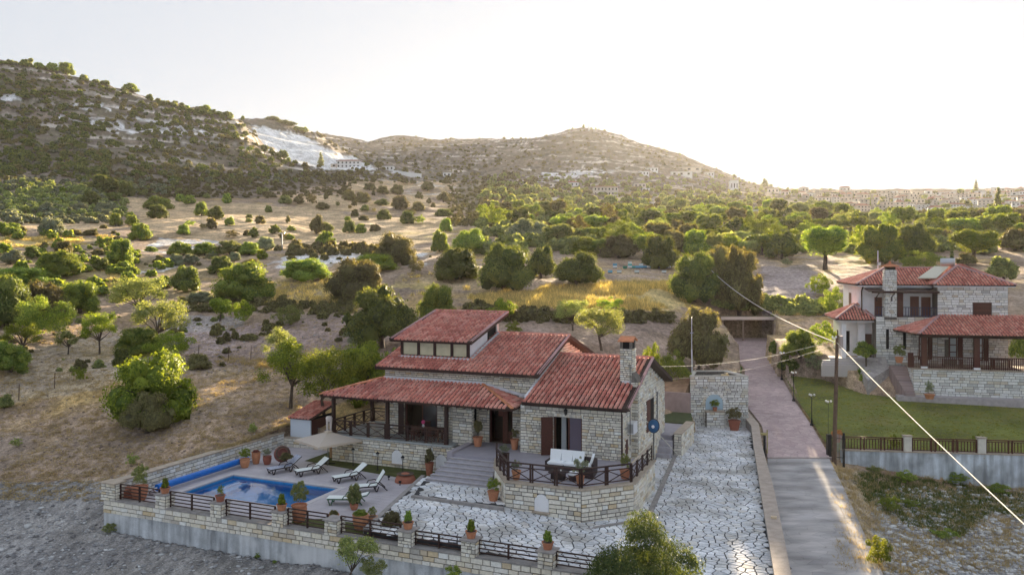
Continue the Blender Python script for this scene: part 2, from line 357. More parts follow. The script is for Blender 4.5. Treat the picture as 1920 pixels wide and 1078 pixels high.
# cut the terraces of the villa, the drive and the neighbour's garden into the slope
WPL = [(-24.6, -13.95), (9.3, -13.95)]
comp = [HF.w(*p)[:2] for p in [(-24.5, -13.9), (8.0, -13.9)]] + [(12.3, 33.5), (14.3, 44), (18.9, 62.6), (18.2, 66.0), (14.0, 66.2)] + [HF.w(*p)[:2] for p in [(1.5, 16), (-.5, 10), (-15, 10.9), (-15.2, 3.4), (-18.5, 3.0), (-18.6, 1.2), (-24.4, 1.2)]]
def carve(poly, zf, blend=None):
    global ZG
    m = pip(poly, XX, YY); ZG = np.where(m, zf(XX, YY) if callable(zf) else zf, ZG)
carve(comp, -4.4)
ROAD_L = [(8.6, 24), (12.0, 36), (14.1, 44), (17.6, 55), (19.6, 62.6), (20.3, 70), (24.5, 84), (26.5, 103.5)]
ROAD_R = [(12.6, 24), (17.4, 37.5), (20.3, 48.9), (21.6, 54.3), (22.0, 55.5), (23.5, 62.6), (24.9, 70.3), (26.7, 78.7), (33.6, 103.5)]
carve([(p[0] - .5, p[1]) for p in ROAD_L] + [(p[0] + .3, p[1]) for p in ROAD_R[::-1]], lambda X, Y: roadz(Y) - .12)
LAWN = [(23.2, 55.7), (60, 53.2), (62, 72.5), (44, 73), (38.5, 73.5), (36.0, 76.5), (33.5, 79.5), (28.6, 80)]
carve([(22.6, 55.75), (75, 49.3), (75, 92), (42, 92), (38, 86), (28.9, 86), (25.2, 70.3), (23.7, 62.6)], lambda X, Y: lawnz(X, Y) - .15)
H2_ = Frame(38.9, 73.0, -R(14))
def bedz(X, Y):
    v = (X - 38.9) * math.sin(R(14)) + (Y - 73.0) * math.cos(R(14)); return np.interp(v, [-3.2, -1.2, 1.5, 9], [-.45, 1.2, 2.1, 3.0])
carve([H2_.w(*p)[:2] for p in [(-9.6, 2.6), (-6.9, -3.1), (-3.4, -4.0), (-3.4, 12), (-14, 16), (-13.5, 4)]], bedz)
# lip of lower ground in front of the neighbour's retaining wall
def gz(x, y):
    """height of the ground at world x,y"""
    x = np.asarray(x, float); y = np.asarray(y, float); p = x / y * 1497 + 960
    j = np.clip(np.interp(p, gpx, np.arange(len(gpx))), 0, len(gpx) - 1.001); i = np.clip(np.interp(y, gY, np.arange(len(gY))), 0, len(gY) - 1.001)
    i0 = i.astype(int); j0 = j.astype(int); fi = i - i0; fj = j - j0
    return (ZG[i0, j0] * (1 - fj) + ZG[i0, j0 + 1] * fj) * (1 - fi) + (ZG[i0 + 1, j0] * (1 - fj) + ZG[i0 + 1, j0 + 1] * fj) * fi
def find(px, py, ymin=28.):
    """world point of the ground seen at a pixel (first hit from the camera outwards)"""
    j = int(round(float(np.interp(px, gpx, np.arange(len(gpx)))))); pp = 500 + (CAMH - ZG[:, j]) * 1497. / gY
    ok = np.where((pp <= py) & (gY > ymin))[0]
    if len(ok) == 0: return None
    Y = gY[ok[0]]
    if ok[0] > 0:
        a, b = pp[ok[0] - 1], pp[ok[0]]
        if a > py > b: Y = gY[ok[0] - 1] + (a - py) / (a - b) * (gY[ok[0]] - gY[ok[0] - 1])
    X = (px - 960) / 1497. * Y
    return (X, Y, float(gz(X, Y)))
# ground cover colours, laid out over the plots of land
PYG = 500 + (CAMH - ZG) * 1497. / YY
wob = fbm(XX / (YY * .02), YY / (YY * .02) + np.log(YY) * 40, 3, 31)
PXW = PP + wob * 40; PYW = PYG + fbm(PP / 30., np.log(YY) * 50, 3, 41) * 10
C = np.empty(XX.shape + (3,)); SOIL = (.285, .21, .155)
C[:] = SOIL
def lay(mask, col, a=1.0):
    global C
    mask = (mask * a)[..., None]; C = C * (1 - mask) + np.array(col) * mask
def region(poly, col, a=1.0): lay(pip(poly, PXW, PYW).astype(float), col, a)
n1 = np.clip(fbm(XX / 9, YY / 9, 4, 51) * 4 + .5, 0, 1); n2 = np.clip(fbm(XX / 3, YY / 3, 4, 61) * 4 + .5, 0, 1)
lay(n1 * n2, (.40, .28, .12), .85)
lay(np.clip(fbm(XX / 5, YY / 5, 3, 77) * 5 + .3, 0, 1), (.27, .225, .20), .35)
GRAVEL = (.235, .24, .25)
region([(-700, 860), (60, 905), (190, 900), (190, 960), (1000, 1010), (1000, 3000), (-700, 3000)], GRAVEL, .8)
region([(300, 590), (450, 596), (440, 660), (380, 665), (330, 650)], (.34, .31, .31), .7)
region([(230, 700), (200, 640), (400, 620), (640, 590), (900, 640), (700, 700), (600, 650), (400, 690)], (.27, .205, .195), .8)
region([(640, 590), (560, 600), (600, 680), (760, 700), (1300, 700), (1260, 600), (1000, 590)], (.28, .21, .18), .8)
region([(1425, 500), (1530, 498), (1540, 590), (1425, 590)], (.31, .255, .25), .9)
region([(0, 690), (60, 650), (300, 620), (330, 670), (200, 730), (0, 760)], (.33, .28, .22), .6)
for pl in ([(-300, 443), (212, 446), (206, 463), (-300, 464)], [(880, 560), (960, 546), (1100, 533), (1260, 530), (1290, 575), (1260, 584), (900, 577)], [(490, 532), (620, 528), (600, 570), (490, 575)],
           [(740, 515), (895, 515), (890, 545), (740, 540)], [(620, 478), (700, 440), (840, 425), (850, 445), (700, 470)], [(60, 525), (250, 500), (240, 530), (110, 545)], [(1690, 460), (1640, 500), (1560, 492), (1600, 470)]):
    lay(pip(pl, PXW, PYW) * np.clip(fbm(XX / 7, YY / 7, 3, 121) * 4 + .75, .25, 1), (.50, .39, .18), .85)
for pl in ([(-300, 411), (215, 409), (210, 431), (-300, 432)], [(225, 372), (460, 382), (640, 400), (860, 418), (850, 432), (640, 440), (560, 470), (420, 455), (280, 440), (250, 400)],
           [(520, 362), (640, 368), (720, 395), (560, 395)], [(640, 338), (880, 340), (860, 352), (640, 356)], [(720, 365), (830, 362), (800, 390), (730, 385)], [(540, 430), (850, 445), (700, 480), (540, 470)]):
    region(pl, (.46, .34, .21), .85)
hl = np.clip((YY - 240) / 60, 0, 1)
scrub = np.clip(fbm(XX / 14, YY / 14, 4, 71) * 3 + .55, 0, 1)
field = (pip([(225, 372), (520, 360), (640, 338), (900, 340), (870, 440), (560, 480), (280, 445), (215, 430), (-300, 432), (-300, 411)], PXW, PYW)).astype(float)
lay(hl * (1 - field), (.165, .135, .115), .9)
lay(hl * scrub * (1 - field), (.10, .092, .065), .8)
lay(np.clip((YY - 800) / 150, 0, 1), (.15, .12, .10), .45)
bands = np.clip(np.sin(ZG / 10.0 * 2 * math.pi + fbm(XX / 60, YY / 60, 3, 21) * 12.6) * 4 - 2.4, 0, 1) * np.clip(fbm(XX / 40, YY / 40, 3, 91) * 6 + .45, 0, 1)
lay(hill * bands, (.62, .56, .50), .85)
lay(hill * np.clip(fbm(XX / 5, YY / 5, 3, 101) * 8 - 1.4, 0, 1), (.46, .43, .40), .6)
region([(210, 325), (520, 340), (640, 338), (640, 346), (515, 362), (480, 372), (225, 370)], (.13, .105, .08), .8)
region([(860, 340), (1000, 345), (1000, 420), (880, 415), (850, 380)], (.15, .13, .08), .7)
region([(-300, 345), (225, 345), (235, 405), (-300, 408)], (.13, .12, .075), .7)
region([(-300, 465), (215, 468), (420, 500), (330, 560), (-300, 560)], (.20, .16, .09), .6)
CHALK = (.66, .65, .66)
region([(472, 238), (500, 240), (560, 254), (640, 290), (712, 318), (610, 318), (560, 312), (530, 296), (492, 268)], CHALK)
for pl in ([(268, 470), (300, 446), (420, 452), (420, 468), (330, 478), (275, 480)], [(508, 496), (560, 474), (700, 476), (690, 492), (540, 512)], [(755, 500), (790, 470), (808, 470), (800, 500)], [(720, 318), (790, 322), (785, 332), (700, 326)],
           [(1060, 325), (1170, 312), (1160, 322), (1060, 336)], [(230, 505), (330, 490), (340, 502), (240, 520)]):
    lay(pip(pl, PXW, PYW) * np.clip(fbm(XX / 4, YY / 6, 4, 131) * 6 + .35, 0, 1), (.58, .57, .57), .85)
for pl in ([(100, 218), (290, 222), (400, 250), (420, 270), (330, 256), (180, 245)], [(0, 170), (60, 180), (60, 190), (0, 188)], [(140, 195), (280, 205), (280, 212), (150, 205)], [(990, 330), (1110, 320), (1110, 330), (1000, 342)]):
    lay(pip(pl, PXW, PYW) * np.clip(fbm(XX / 6, YY / 3, 3, 111) * 7 + .3, 0, 1), CHALK, .9)
region([(1560, 885), (1620, 880), (1700, 1100), (1640, 1100)], (.33, .27, .19), .8)
region([(1640, 880), (2200, 900), (2200, 940), (1640, 920)], (.24, .16, .12), .8)
lay(pip([(1640, 920), (2200, 920), (2200, 3000), (1700, 3000)], PXW, PYW) * (1 - .5 * n2), (.30, .31, .32), .8)
nV, nP = len(gY), len(gpx)
idx = np.arange(nV * nP).reshape(nV, nP)
Q = np.stack([idx[:-1, :-1], idx[:-1, 1:], idx[1:, 1:], idx[1:, :-1]], -1).reshape(-1, 4)
me = npmesh('ground', np.stack([XX, YY, ZG], -1).reshape(-1, 3), Q, None, True)
at_ = me.attributes.new('cover', 'FLOAT_COLOR', 'POINT')
cc = np.ones((nV * nP, 4), np.float32); cc[:, :3] = np.clip(C.reshape(-1, 3) * 1.22, 0, .75); at_.data.foreach_set('color', cc.ravel())
gm = bpy.data.materials.new('ground'); gm.use_nodes = True; t = gm.node_tree; N = t.nodes; L = t.links; bs = N['Principled BSDF']
bs.inputs['Roughness'].default_value = .95; bs.inputs['Specular IOR Level'].default_value = .1
an = N.new('ShaderNodeAttribute'); an.attribute_name = 'cover'; geo = N.new('ShaderNodeNewGeometry')
cur = an.outputs['Color']
for sc_, det, lo, hi, a0, a1, stretch in ((.25, 5, .3, .7, .72, 1.3, None), (2.5, 4, .35, .65, .74, 1.3, (1, .5, 1)), (11., 3, .35, .65, .72, 1.32, None), (.045, 4, .35, .65, .8, 1.2, None)):
    n = N.new('ShaderNodeTexNoise'); n.inputs['Scale'].default_value = sc_; n.inputs['Detail'].default_value = det
    if stretch:
        mp = N.new('ShaderNodeMapping'); mp.inputs['Scale'].default_value = stretch; mp.inputs['Rotation'].default_value = (0, 0, .5)
        L.new(geo.outputs['Position'], mp.inputs[0]); L.new(mp.outputs[0], n.inputs['Vector'])
    else: L.new(geo.outputs['Position'], n.inputs['Vector'])
    mr = N.new('ShaderNodeMapRange'); mr.inputs['From Min'].default_value = lo; mr.inputs['From Max'].default_value = hi
    mr.inputs['To Min'].default_value = a0; mr.inputs['To Max'].default_value = a1; L.new(n.outputs['Fac'], mr.inputs['Value'])
    v = N.new('ShaderNodeVectorMath'); v.operation = 'SCALE'; L.new(cur, v.inputs[0]); L.new(mr.outputs[0], v.inputs['Scale']); cur = v.outputs[0]
L.new(cur, bs.inputs['Base Color'])
n = N.new('ShaderNodeTexNoise'); n.inputs['Scale'].default_value = 4; n.inputs['Detail'].default_value = 6; L.new(geo.outputs['Position'], n.inputs['Vector'])
bp = N.new('ShaderNodeBump'); bp.inputs['Strength'].default_value = .8; bp.inputs['Distance'].default_value = .25; L.new(n.outputs['Fac'], bp.inputs['Height']); L.new(bp.outputs[0], bs.inputs['Normal'])
me.materials.append(gm)
tag(obj('ground', me), kind='structure')
# ------------------------------------------------------------------ foliage
def leaves_from_lobes(seed, lobes, n, size, flat=.0, low=-.35, spread=.2, upright=0.0):
    """n small leaf sprays spread through the outer part of overlapping lobes; unit crown, width 1"""
    r = np.random.RandomState(seed); L_ = np.array(lobes, float); w = L_[:, 3] ** 2; w = w / w.sum()
    out = []; need = n
    while need > 0:
        k = int(need * 2.2) + 50
        li = r.choice(len(L_), k, p=w); d = r.normal(size=(k, 3)); d /= np.linalg.norm(d, axis=1)[:, None]
        d = d[d[:, 2] > low] if low > -1 else d; li = li[:len(d)]
        rad = L_[li, 3] * (1 - np.abs(r.normal(size=len(d))) * spread) * (1 + .10 * np.sin(d[:, 0] * 9 + li) * np.sin(d[:, 1] * 8) + .08 * np.sin(d[:, 2] * 13 + li * 2))
        p = L_[li, :3] + d * rad[:, None]
        keep = np.ones(len(p), bool)
        for q in range(len(L_)):
            dist = np.linalg.norm(p - L_[q, :3], axis=1); keep &= ~((dist < L_[q, 3] * .72) & (li != q))
        keep &= p[:, 2] > 0.0
        gp = np.sin(p[:, 0] * 23 + seed) * np.sin(p[:, 1] * 21 + seed * 2) + np.sin(p[:, 2] * 27 + p[:, 0] * 11) * .8
        keep &= gp > -.75 + r.uniform(-.35, .35, len(p))
        p = p[keep]; d = d[keep]
        out.append(np.hstack([p, d])); need -= len(p)
    a = np.vstack(out)[:n]; p = a[:, :3]; d = a[:, 3:]
    nrm = d * .8 + r.normal(size=(n, 3)) * .55; nrm[:, 2] += .25; nrm /= np.linalg.norm(nrm, axis=1)[:, None]
    rv = r.normal(size=(n, 3)); rv[:, 2] += upright * 3
    x = np.cross(nrm, rv); x /= np.linalg.norm(x, axis=1)[:, None] + 1e-9; y = np.cross(nrm, x)
    s = size * r.uniform(.55, 1.35, (n, 1)); asp = r.uniform(.45, .8, (n, 1))
    if upright: asp = asp * .6
    V = np.stack([p - y * s, p + x * s * asp + nrm * s * .15, p + y * s, p - x * s * asp + nrm * s * .15], 1).reshape(-1, 3)
    V[:, 2] = np.abs(V[:, 2])
    return V, np.arange(n * 4).reshape(n, 4)
def norm_unit(V):
    V = V.copy(); w = max(V[:, 0].max() - V[:, 0].min(), V[:, 1].max() - V[:, 1].min()); V[:, :2] -= (V[:, :2].max(0) + V[:, :2].min(0)) / 2
    V[:, :2] /= w; V[:, 2] /= V[:, 2].max(); return V
def lobes_dome(r):
    L_ = [(r.uniform(-.06, .06), r.uniform(-.06, .06), .30, .30)]
    for k in range(14):
        t = r.uniform(0, 6.283); q = r.uniform(.15, .42); L_.append((q * math.cos(t), q * math.sin(t), r.uniform(.1, .62) * (1.1 - q), r.uniform(.06, .13)))
    for k in range(9):
        t = k / 9 * 6.283 + r.uniform(-.3, .3); L_.append((.30 * math.cos(t), .30 * math.sin(t), r.uniform(.12, .28), r.uniform(.15, .23)))
    for k in range(7):
        t = k / 7 * 6.283 + r.uniform(-.4, .4); L_.append((.20 * math.cos(t), .20 * math.sin(t), r.uniform(.38, .55), r.uniform(.14, .21)))
    L_.append((r.uniform(-.15, .15), r.uniform(-.15, .15), .60, .14)); return L_
def lobes_round(r):
    L_ = [(0, 0, .62, .30)]
    for k in range(11):
        t = r.uniform(0, 6.283); e = r.uniform(-.5, 1.0); q = .30
        L_.append((q * math.cos(t) * math.cos(e), q * math.sin(t) * math.cos(e), .62 + q * math.sin(e) * .8, r.uniform(.13, .22)))
    return L_
def lobes_sprig(r):
    L_ = [(0, 0, .3, .26)]
    for k in range(20):
        t = r.uniform(0, 6.283); q = r.uniform(.08, .38); L_.append((q * math.cos(t), q * math.sin(t), r.uniform(.2, .78) * (1 - q * .8), r.uniform(.07, .14)))
    return L_
def lobes_airy(r):
    L_ = []
    for k in range(17):
        t = r.uniform(0, 6.283); e = r.uniform(-.15, 1.2); q = r.uniform(.22, .40)
        L_.append((q * math.cos(t) * math.cos(e), q * math.sin(t) * math.cos(e), .52 + q * math.sin(e), r.uniform(.09, .17)))
    return L_
def lobes_cyp(r):
    return [(0, 0, .12 + k * .3, .30 - .27 * (k / 9.) ** 1.5 + .05 * (k > 0)) for k in range(10)]
def lobes_cone(r):
    return [(r.uniform(-.06, .06), r.uniform(-.06, .06), .25 + k * .17, .42 - .045 * k) for k in range(8)]
SHAPES = {'dome': (lobes_dome, 3), 'round': (lobes_round, 3), 'sprig': (lobes_sprig, 3), 'airy': (lobes_airy, 3), 'cyp': (lobes_cyp, 1), 'cone': (lobes_cone, 1)}
NL = {'near': (11000, .0145), 'mid': (3200, .027), 'far': (520, .07), 'tiny': (150, .12)}
CROWN = {}
def crown(shape, res, var):
    f, nv = SHAPES[shape]; var = var % nv; key = (shape, res, var)
    if key not in CROWN:
        r = random.Random(hash((shape, var)) % 1000 if False else sum(map(ord, shape)) * 7 + var); n, s = NL[res]
        airy = shape == 'airy'
        lob = f(r)
        V, Q_ = leaves_from_lobes(sum(map(ord, shape)) + var * 13, lob, int(n * (1.0 if airy else 1)), s * (.85 if airy else 1), low=(-1 if shape in ('round', 'airy', 'cyp') else -.5), spread=(.75 if airy else .36), upright=(.7 if shape == 'sprig' else .5 if shape == 'cyp' else 0))
        if not airy and shape != 'sprig':      # twigs and inner leaves close the middle of dense crowns
            mb = MB()
            for (x, y, z, q) in lob: mb.sphere((x, y, z), q * .66, 7, 5)
            iv = np.array(mb.v); iv[:, 2] = np.maximum(iv[:, 2], 0.0); Q2 = np.array([f_ for f_ in mb.f]) + len(V)
            jit = np.random.RandomState(3).normal(size=iv.shape) * .02; V = np.vstack([V, iv + jit]); Q_ = np.vstack([Q_, Q2])
        CROWN[key] = (norm_unit(V), Q_)
    return CROWN[key]
CM = {}
def crown_mesh(shape, res, var, m):
    key = (shape, res, var % SHAPES[shape][1], m.name)
    if key not in CM: V, Q_ = crown(shape, res, var); CM[key] = npmesh('foliage', V, Q_, m)
    return CM[key]
TM = {}
def trunk_mesh(shape, var):
    key = (shape, var % 3)
    if key not in TM:
        r = random.Random(var % 3 + 50); mb = MB(); fine = shape == 'airy'
        b = .045 if shape != 'airy' else .028
        f = Vector((r.uniform(-.04, .04), r.uniform(-.04, .04), .30))
        mb.tube([(0, 0, -.06), (0, 0, 0), (f.x * .4, f.y * .4, .15), tuple(f)], [b * 1.3, b, b * .8, b * .7], 7)
        lob = SHAPES[shape][0](random.Random(sum(map(ord, shape)) * 7 + var % 3)) if shape in ('airy', 'round') else [(r.uniform(-.3, .3), r.uniform(-.3, .3), r.uniform(.4, .7), .1) for _ in range(6)]
        for (x, y, z, q) in lob[:13 if fine else 7]:
            m_ = Vector((x * .45 + r.uniform(-.04, .04), y * .45 + r.uniform(-.04, .04), .3 + (z - .3) * .55))
            mb.tube([tuple(f), tuple(m_), (x, y, z)], [b * .55, b * .32, b * .1], 5, cap=False)
            if fine:
                for _ in range(3):
                    e = Vector((x, y, z)) + Vector((r.uniform(-1, 1), r.uniform(-1, 1), r.uniform(-.3, 1))) * .13
                    mb.tube([(x * .8, y * .8, .3 + (z - .3) * .85), tuple(e)], [b * .14, b * .05], 3, cap=False)
        TM[key] = mb.mesh('trunk', BARK)
    return TM[key]
KIND = {'carob': ('dark green', F_CAROB), 'brown': ('dusky brown-green', F_BROWN), 'green': ('fresh green', F_GREEN), 'lime': ('yellow-green', F_LIME), 'olive': ('olive-green', F_OLIVE), 'grey': ('grey-green', F_GREY)}
PLANTS = []
ROT = random.Random(3)
def plant(px, py, w, h, kind='carob', shape='dome', label=None, Y=None, zone=None, name=None):
    """a tree or bush whose foot is seen at px,py; w,h its size in photo pixels"""
    if Y is None:
        f = find(px, py)
        if f is None: return None
        X, Y, z = f
    else: X = (px - 960) / 1497. * Y; z = float(gz(X, Y))
    W, H_ = w * Y / 1497., h * Y / 1497.
    res = 'near' if w > 70 else 'mid' if w > 26 else 'far'
    var = ROT.randrange(3); m = KIND[kind][1]
    tall = shape in ('round', 'airy', 'cone')
    nm = name or ('tree' if tall or h > 42 else 'bush')
    if shape == 'cyp': nm = 'cypress_tree'
    k = dict(px=px, py=py, w=w, h=h, kind=kind, shape=shape, nm=nm, label=label, zone=zone)
    if w > 26 and shape != 'sprig' or shape in ('airy', 'round'):
        o = bpy.data.objects.new(nm, None); COL.objects.link(o); o.location = (X, Y, z - .05); o.rotation_euler = (0, 0, ROT.uniform(0, 6.28))
        obj('crown', crown_mesh(shape, res, var, m), o, scale=(W, W, H_)); obj('trunk', trunk_mesh(shape, var), o, scale=(W, W, H_))
    else:
        o = obj(nm, crown_mesh(shape, res, var, m), None, (X, Y, z - .05), ROT.uniform(0, 6.28), (W, W, H_))
    k['o'] = o; PLANTS.append(k); return o
P = plant
# the nearer trees, each as it stands in the photograph
P(12, 612, 110, 105, 'carob', label='dark green tree at the left edge, behind the yellow-green shrubs')
P(82, 598, 92, 78, 'brown', label='dusky dense tree right of the dark tree at the left edge')
P(150, 586, 84, 64, 'green', label='low fresh green tree at the lower edge of the golden strip, left')
P(86, 642, 118, 92, 'green', 'sprig', label='broad bright green tree behind the pale stubble, left')
P(44, 668, 86, 66, 'lime', 'airy', label='autumn-tinged yellow-green tree near the left edge')
P(20, 697, 82, 62, 'green', label='low dense green bush at the left edge above the fence line')
P(128, 664, 54, 46, 'olive', 'airy', label='thin grey-olive tree leaning beside the lit almond, left')
P(187, 664, 74, 84, 'lime', 'airy', label='sunlit yellow-green almond tree with two bare stems, left')
P(262, 602, 122, 88, 'olive', 'airy', label='wide airy olive-toned almond tree with dark limbs, left')
P(298, 652, 112, 96, 'olive', 'airy', label='airy almond tree standing behind the big lit shrub')
P(262, 664, 100, 56, 'green', label='mid green mass of leaves beneath the airy almond tree')
P(318, 676, 90, 60, 'lime', 'sprig', label='yellow-green shrub just behind the big lit tree')
P(150, 717, 30, 32, 'lime', 'sprig', label='small bright yellow-green bush on the field bank, left')
P(149, 693, 26, 22, 'brown', label='small dark bush directly above the bright bush on the bank')
P(228, 686, 38, 36, 'carob', label='small dark round bush left of the big lit tree')
P(284, 792, 176, 145, 'lime', 'dome', label='biggest yellow-green tree on the ploughed slope, left of the pool')
P(276, 812, 100, 84, 'brown', 'dome', label='dark dusty bush growing through the front of the big lit tree')
P(372, 692, 54, 32, 'brown', label='dark low bush in the bank right of the big lit tree')
P(8, 766, 30, 30, 'olive', label='small olive-green bush at the left edge of the ploughed slope')
P(413, 602, 46, 46, 'lime', 'round', label='small yellow-green tree with a straight stem on grey stones')
P(455, 607, 50, 48, 'lime', 'sprig', label='yellow-green shrub right of the small straight-stemmed tree')
P(405, 629, 26, 26, 'brown', label='dark bush below the small straight-stemmed tree')
P(424, 640, 20, 20, 'brown', label='left one of two small brown bushes below the yellow-green shrub')
P(441, 636, 17, 20, 'brown', label='right one of two small brown bushes below the yellow-green shrub')
P(541, 611, 64, 42, 'olive', 'sprig', label='rounded olive-green shrub on the bank above the bare almond')
P(499, 614, 16, 18, 'brown', label='small brown bush left of the rounded olive-green shrub')
P(529, 690, 86, 82, 'olive', 'airy', label='half-bare almond tree with dark twigs, above the leafy row')
P(545, 792, 134, 140, 'lime', 'airy', Y=60.0, label='leafy yellow-green almond, leftmost of the row behind the shed')
P(610, 803, 140, 150, 'lime', 'airy', Y=57.0, label='leafy almond tree with a forked trunk beside the covered veranda')
P(683, 765, 124, 118, 'lime', 'dome', Y=61.5, label='yellow-green almond tree rising behind the veranda roof')
P(737, 740, 62, 92, 'lime', 'sprig', Y=63, label='bright leafy tree touching the left end of the main roof')
P(458, 564, 128, 80, 'green', 'dome', label='broad rounded mid green tree standing on the golden field, left')
P(350, 547, 64, 52, 'carob', label='dark rounded tree left of the broad green tree')
P(375, 566, 60, 22, 'grey', label='low grey-green bushes at the foot of the dark rounded tree')
P(716, 652, 146, 122, 'carob', label='largest dark tree, directly behind the clerestory roof, left half')
P(822, 612, 88, 84, 'green', label='lighter tree joined to the largest dark tree, above the clerestory roof')
P(668, 566, 132, 86, 'brown', label='wide dusky tree behind and left of the largest dark tree')
P(676, 656, 66, 48, 'grey', 'sprig', label='feathery grey-green bush in front of the largest dark tree')
P(575, 526, 112, 44, 'green', label='long low green tree in front of the white quarry bank')
P(700, 508, 104, 36, 'lime', label='yellow-green low tree between the white bank and the golden field')
P(780, 514, 36, 32, 'brown', 'sprig', label='brown ball-shaped bush at the end of the white bank')
P(741, 498, 94, 66, 'brown', label='broad brown dome tree on the edge of the white bank')
P(824, 472, 40, 44, 'green', 'dome', label='green tree right of the broad brown dome tree')
P(836, 434, 29, 27, 'green', 'dome', label='bright green small tree alone at the end of the tan strip')
P(880, 476, 80, 50, 'green', label='mid green tree on the slope above the row of big dark trees')
P(856, 523, 100, 64, 'carob', label='leftmost of the four big dark trees above the main ridge')
P(946, 546, 124, 94, 'carob', label='biggest round dark tree above the ridge, edge of the golden field')
P(1014, 522, 66, 64, 'carob', label='narrow dark tree between two big round trees')
P(1080, 537, 104, 68, 'carob', label='round dark tree left of the beehives')
P(976, 456, 64, 48, 'grey', label='tall sunlit-rimmed tree at the left end of the forest')
P(1012, 452, 44, 40, 'grey', label='second sunlit-rimmed tree at the left end of the forest')
P(1238, 503, 80, 68, 'carob', label='dark tree directly behind the row of beehives')
P(1160, 484, 84, 46, 'brown', label='low dusky tree behind the first beehives')
P(1096, 478, 66, 36, 'lime', label='sunlit yellow-green tree behind the round dark tree')
P(1210, 486, 52, 48, 'green', 'round', label='rounded green tree with a lit rim left of the tree behind the hives')
P(1302, 565, 104, 100, 'carob', label='big dark tree right of the beehives, behind the far utility pole')
P(1386, 592, 98, 136, 'brown', label='tallest dark tree behind the carport roof')
P(1346, 545, 84, 92, 'brown', label='dusky tree between the far pole and the tallest dark tree')
P(1308, 692, 116, 124, 'brown', 'dome', label='large drooping tree between the white mast and the carport')
P(1074, 620, 76, 62, 'olive', 'airy', label='smaller of two almond trees on bare soil behind the wing')
P(1128, 657, 104, 86, 'olive', 'airy', label='almond tree with a leaning dark trunk behind the wing roof')
P(1146, 590, 58, 36, 'green', 'sprig', label='bright green bush at the foot of the golden field')
P(941, 602, 62, 46, 'lime', 'sprig', label='soft yellow-green bush behind the clerestory ridge')
P(963, 628, 38, 28, 'lime', 'sprig', label='small bright bush touching the main ridge')
P(1262, 750, 86, 94, 'green', 'sprig', Y=64.5, label='leafy lemon tree between the wing and the stone tower')
P(1225, 745, 44, 84, 'lime', 'sprig', Y=66, label='brighter shrub behind the wing gable, left of the lemon tree')
P(1500, 668, 74, 54, 'green', 'dome', label='rounded garden bush beside the pink drive')
P(1546, 655, 60, 56, 'green', 'sprig', label='green garden shrub between the drive and the white house')
P(1452, 652, 24, 26, 'carob', label='small clipped bush at the edge of the pink drive')
P(1480, 690, 42, 34, 'carob', label='dark bush next to the farthest drive lamp')
P(1530, 686, 56, 40, 'grey', 'sprig', label='grey-green spiky bush at the top of the lawn')
P(1548, 690, 36, 30, 'grey', 'sprig', label='pale flowering bush by the white porch')
P(1537, 556, 52, 46, 'lime', 'sprig', label='yellow-green bush at the edge of the ploughed plot, left of the house')
P(1562, 600, 54, 66, 'green', 'sprig', label='green shrub touching the left side of the white house')
P(1547, 506, 108, 84, 'green', 'round', label='spreading tree with a thick trunk above the ploughed plot')
P(1466, 486, 70, 56, 'carob', label='rounded blue-dark tree left of the spreading tree')
P(1650, 492, 96, 78, 'green', 'dome', label='big dark green tree behind the chimney of the white house')
P(1712, 486, 88, 72, 'carob', label='dense tree right behind the big tree above the house roof')
P(1618, 476, 54, 56, 'green', 'sprig', label='lighter tree at the left of the big tree above the house roof')
P(1727, 510, 100, 42, 'green', 'sprig', label='light green bush rising just above the red ridge')
P(1785, 500, 13, 50, 'carob', 'cyp', label='slim dark cypress right of the solar tank')
P(1826, 494, 94, 66, 'lime', 'round', label='umbrella-shaped yellow-green tree right of the cypress')
P(1812, 498, 38, 26, 'brown', label='dark bush under the umbrella-shaped tree')
P(1903, 470, 62, 44, 'brown', label='dusky tree at the right edge above the bare bank')
P(1882, 524, 60, 46, 'olive', label='olive-green bush right of the roof end')
P(1912, 600, 62, 92, 'green', 'sprig', Y=84, label='leafy shrub against the right end of the neighbouring house')
P(1475, 498, 22, 16, 'grey', 'sprig', label='small dry bush on the upper edge of the ploughed plot')
